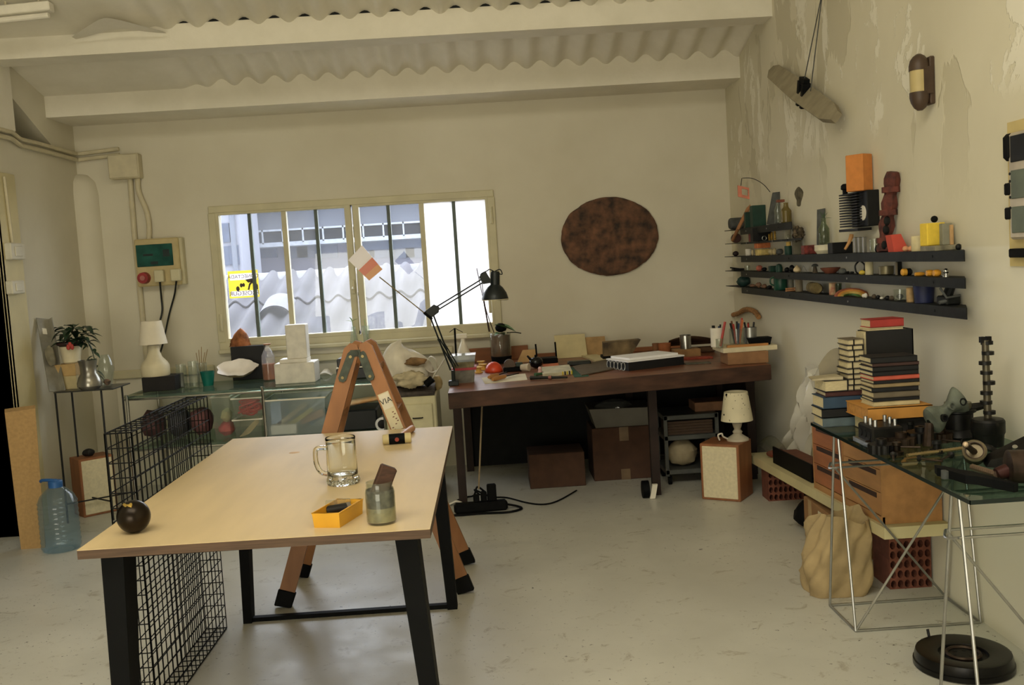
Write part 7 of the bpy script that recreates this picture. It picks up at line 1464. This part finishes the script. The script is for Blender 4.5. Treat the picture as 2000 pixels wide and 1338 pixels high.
pb_ = Vector((p.x, p.y+.03, ZG)); t.part('base', MB().lathe([(.06, 0), (.065, .01), (.055, .03), (.05, .035), (.05, .09), (.06, .095), (.06, .105), (0, .105)], pb_, 18), M_IRON); t.part('lid', MB().lathe([(.042, .105), (.045, .112), (.045, .128), (.03, .13), (0, .13)], pb_, 18), mat('grey_lid', (116, 112, 92), .5, .4)); t.part('arm', MB().tube([pb_+Vector((.02, 0, .1)), pb_+Vector((.09, -.01, .112))], [.02, .012], 8), M_IRON)
a, b = PY(1815, 826, pb_.y-.10), PY(1880, 776, pb_.y-.06); 
t = T('alloy_casting', 'lumpy grey green alloy casting with round holes leaning on the pump', 'engine part', (a.x, a.y, ZG))
dirv = b-a
cm = a.lerp(b, .5)
mb = MB().frame(a, b, (0, -1, 0)); Lc = dirv.length
mb.surf(lambda u, v: (Lc*v, (.034+.012*math.sin(7*v+1)+.006*math.sin(4*PI*u+9*v))*math.cos(2*PI*u)*(1 if .03 < v < .97 else .3), (.026+.009*math.cos(8*v))*math.sin(2*PI*u)*(1 if .03 < v < .97 else .3)), 22, 16, True); t.part('casting', mb, M_CAST, sharp=1.2)
for f, o in ((.25, -.006), (.55, .012), (.82, .0)):
    mb = MB().frame(a, b, (0, -1, 0)); mb.M = mb.M @ Matrix.Translation((Lc*f, o, .026)); mb.lathe([(.013, -.004), (.0135, .009), (.009, .009), (.008, -.003), (0, -.003)], n=14); t.part('bore', mb, M_DK if f != .55 else M_CAST)
mb = MB().tube([a+Vector((0, 0, 0)), Vector((a.x-.01, a.y-.01, ZG))], [.014, .02], 10); t.part('stem', mb, M_IRON2)
# camshaft on its pulley
yc = 3.30; pc = PY(1930, 846, yc); zq = pc.z; pc.z = ZG; ZR = PY(1930, 816, yc).z-ZG; zq -= ZG
t = T('camshaft', 'upright dark camshaft standing on a pulley wheel on the glass', 'camshaft', pc)
t.part('pulley', MB().lathe([(.048, 0), (.05, zq-.004), (.052, zq), (.054, zq+.004), (.054, ZR-.010), (.049, ZR-.003), (.02, ZR), (0, ZR)], pc, 28), M_IRON)
topz = PY(1929, 657, yc).z-ZG
t.part('shaft', MB().cyl(pc+Vector((0, 0, ZR)), pc+Vector((-.003, 0, topz-.012)), .0125, .0115, 14), mat('camshaft_steel', (92, 86, 72), .4, .7))
for k in range(8):
    z = ZR+(topz-ZR)*(k+.55)/8.2; an = k*1.9; o = Vector((.006*math.cos(an), .006*math.sin(an), 0)); t.part('cam_lobe', MB().tube([pc+o+Vector((0, 0, z-.006)), pc+o+Vector((0, 0, z+.006))], .0195, 12), M_IRON)
for sg in (-1, 1): t.part('end_dog', MB().box(pc.x-.003+sg*.011-.007, pc.x-.003+sg*.011+.007, pc.y-.008, pc.y+.008, ZG+topz-.02, ZG+topz), M_IRON)
# dark funnel shaped housing leaning at the right
a, b = PY(1932, 872, 2.95), PY(2035, 790, 2.85)
a.z = ZG+.012
t = T('bell_housing', 'dark sloping bell housing at the right edge of the glass table', 'engine part', (1.6, 2.95, ZG))
t.part('shell', MB().hexa([(1.50, 2.99, ZG), (1.77, 2.74, ZG), (1.77, 2.98, ZG), (1.52, 3.05, ZG)], [(1.52, 3.0, ZG+.02), (1.77, 2.74, ZG+.135), (1.77, 2.96, ZG+.165), (1.53, 3.04, ZG+.03)]), M_IRON)
for f in (.2, .6): t.part('bolt', MB().cyl((1.52+.25*f, 3.0-.24*f, ZG+.03+.12*f), (1.515+.25*f, 2.99-.24*f, ZG+.045+.12*f), .008, n=8), M_STEEL)
p = e3(1910, 908)
t = T('piston', 'round piston lying tilted with its connecting rod on the glass', 'piston', p)
pc2 = p+Vector((0, .02, .036)); dr = Vector((-.35, -.75, .5)).normalized()
mb = MB(); mb.M = Matrix.Translation(pc2) @ dr.to_track_quat('Z', 'Y').to_matrix().to_4x4(); mb.lathe([(.030, -.03), (.033, -.028), (.033, .014), (.031, .018), (.025, .018), (.024, .005), (0, .005)], n=24); t.part('skirt', mb, M_IRON2)
mb = MB(); mb.M = Matrix.Translation(pc2) @ dr.to_track_quat('Z', 'Y').to_matrix().to_4x4(); mb.lathe([(.0335, .006), (.036, .008), (.036, .016), (.031, .02), (.028, .018), (.028, .008)], n=24); t.part('ring', mb, mat('pale_worn_ring', (128, 116, 92), .45, .6))
A = PY(1886, 868, p.y-.05); t.part('connecting_rod', MB().tube([pc2, pc2.lerp(A, .5), A], [.011, .009, .011], 8), M_IRON2); t.part('small_end', MB().ball(A, .0085, n=10), mat('bright_knob', (226, 200, 168), .3, .3))
# drum with spring shaft
p = e3(1978, 950)
t = T('drum', 'dark drum with a spring shaft lying at the right front of the glass', 'engine part', p)
cd_ = p+Vector((.02, .03, .05)); A = e3(1900, 925, .02)
t.part('drum', MB().frame(cd_+Vector((-.02, 0, -.0)), cd_+Vector((.08, -.02, 0))).tube([(0, 0, 0), (.004, 0, 0), (.07, 0, 0), (.074, 0, 0)], [.038, .048, .048, .04], 24), M_IRON2)
t.part('hub', MB().tube([cd_+Vector((-.02, 0, -.012)), cd_+Vector((-.05, 0, -.02))], [.022, .018], 14), mat('dark_red_iron', (62, 30, 28), .4, .4)); hb = cd_+Vector((-.05, 0, -.02))
t.part('spring_shaft', MB().tube([hb.lerp(A, i/24) for i in range(25)], [.007 if i % 2 else .010 for i in range(25)], 8), mat('dull_spring', (120, 100, 84), .4, .6))
# black lever casting along the front edge
a, b = e3(1820, 928, .016), e3(1985, 962, .012)
t = T('lever_casting', 'long black iron lever lying along the front edge of the glass', 'lever', (a+b)/2)
mb = MB().frame(a, b, (0, 0, 1)); Ln = (b-a).length
mb.prism([(0, .012), (.03, .022), (Ln*.3, .018), (Ln*.42, .030), (Ln*.6, .022), (Ln, .008), (Ln, -.008), (Ln*.6, -.012), (Ln*.5, -.028), (Ln*.32, -.016), (.03, -.012), (.02, -.002)], -.011, .014); t.part('lever', mb, M_RUBBER)
mb = MB().frame(a, b, (0, 0, 1)); mb.M = mb.M @ Matrix.Translation((Ln*.22, -.016, .0)); mb.lathe([(.012, -.012), (.012, .012), (0, .014)], n=12); t.part('pivot', mb, M_GREY)
p = e3(1944, 892)
one('hook_casting', 'black curved hook shaped casting in the middle of the glass', 'hook', MB().tube(curve_pts([p+Vector((-.05, .03, .012)), p+Vector((-.02, .04, .025)), p+Vector((.0, .02, .02)), p+Vector((.005, -.02, .012)), p+Vector((-.015, -.035, .010))], 5), [.012]*10+[.010]*6+[.008]*5, 8), M_IRON)
for k, (px, py) in enumerate(((1735, 850), (1778, 845), (1752, 888), (1830, 885))):
    p = e3(px, py); one('iron_fitting', ('back left', 'back right', 'front left', 'front right')[k]+' small dark iron fitting among the gear wheels', 'fitting', MB().lathe([(.022, 0), (.022, .012), (.012, .014), (.012, .03), (.016, .032), (.014, .042), (0, .042)], p, 12), M_IRON if k % 2 else M_BRZ)
for (px, py, an), od in zip(((1712, 866, .3), (1745, 900, 1.2), (1770, 880, 2.7), (1790, 850, -.4), (1815, 905, 2.2), (1850, 900, .8), (1862, 868, -.9)), ('leftmost', 'second from left', 'third from left', 'middle rear', 'third from right', 'second from right', 'rightmost')):
    p = e3(px, py, .012); d = Vector((math.cos(an), math.sin(an), 0)); t = T('engine_valve', '%s of the dark engine valves lying loose on the glass' % od, 'valve', p, 0, 'engine valves on the glass table')
    t.part('stem', MB().tube([p-d*.045, p+d*.03], .0035, 6), M_IRON2); t.part('head', MB().tube([p+d*.026, p+d*.032, p+d*.036], [.004, .0115, .0115], 12), M_IRON)
# flywheel on the floor
p = PZ(1882, 1300, 0); r = 86*p.y/FPX*1.12
t = T('flywheel', 'black iron flywheel lying on the floor in front of the near trestle', 'flywheel', p)
H_ = .052
t.part('rim', MB().lathe([(r*.9, 0), (r, .004), (r*1.0, .02), (r*.97, .022), (r*.97, .034), (r*.94, H_), (r*.88, H_+.002), (r*.5, H_-.006), (r*.48, H_-.012), (r*.5, 0)], p, 48), mat('oily_black_rim', (28, 27, 26), .3, .6, .2))
t.part('web', MB().lathe([(r*.5, .01), (r*.5, H_-.016), (r*.34, H_-.02), (r*.3, H_-.010), (0, H_-.010)], p, 36), M_IRON)
for k in range(6):
    a = PI/3*k; q = p+Vector((r*.2*math.cos(a), r*.2*math.sin(a), H_-.0098)); t.part('bolt_hole', MB().cyl(q, q+Vector((0, 0, .0012)), r*.055, n=10), M_DK)
t.part('hub_ring', MB().tube([p+Vector((r*.33*math.cos(a*PI/16), r*.33*math.sin(a*PI/16), H_-.008)) for a in range(32)], .006, 6, closed=True), M_IRON2)
t.part('valve', MB().cyl(p+Vector((-.05, r*.93, H_-.005)), p+Vector((-.052, r*.97, H_+.02)), .005, n=8), M_IRON)
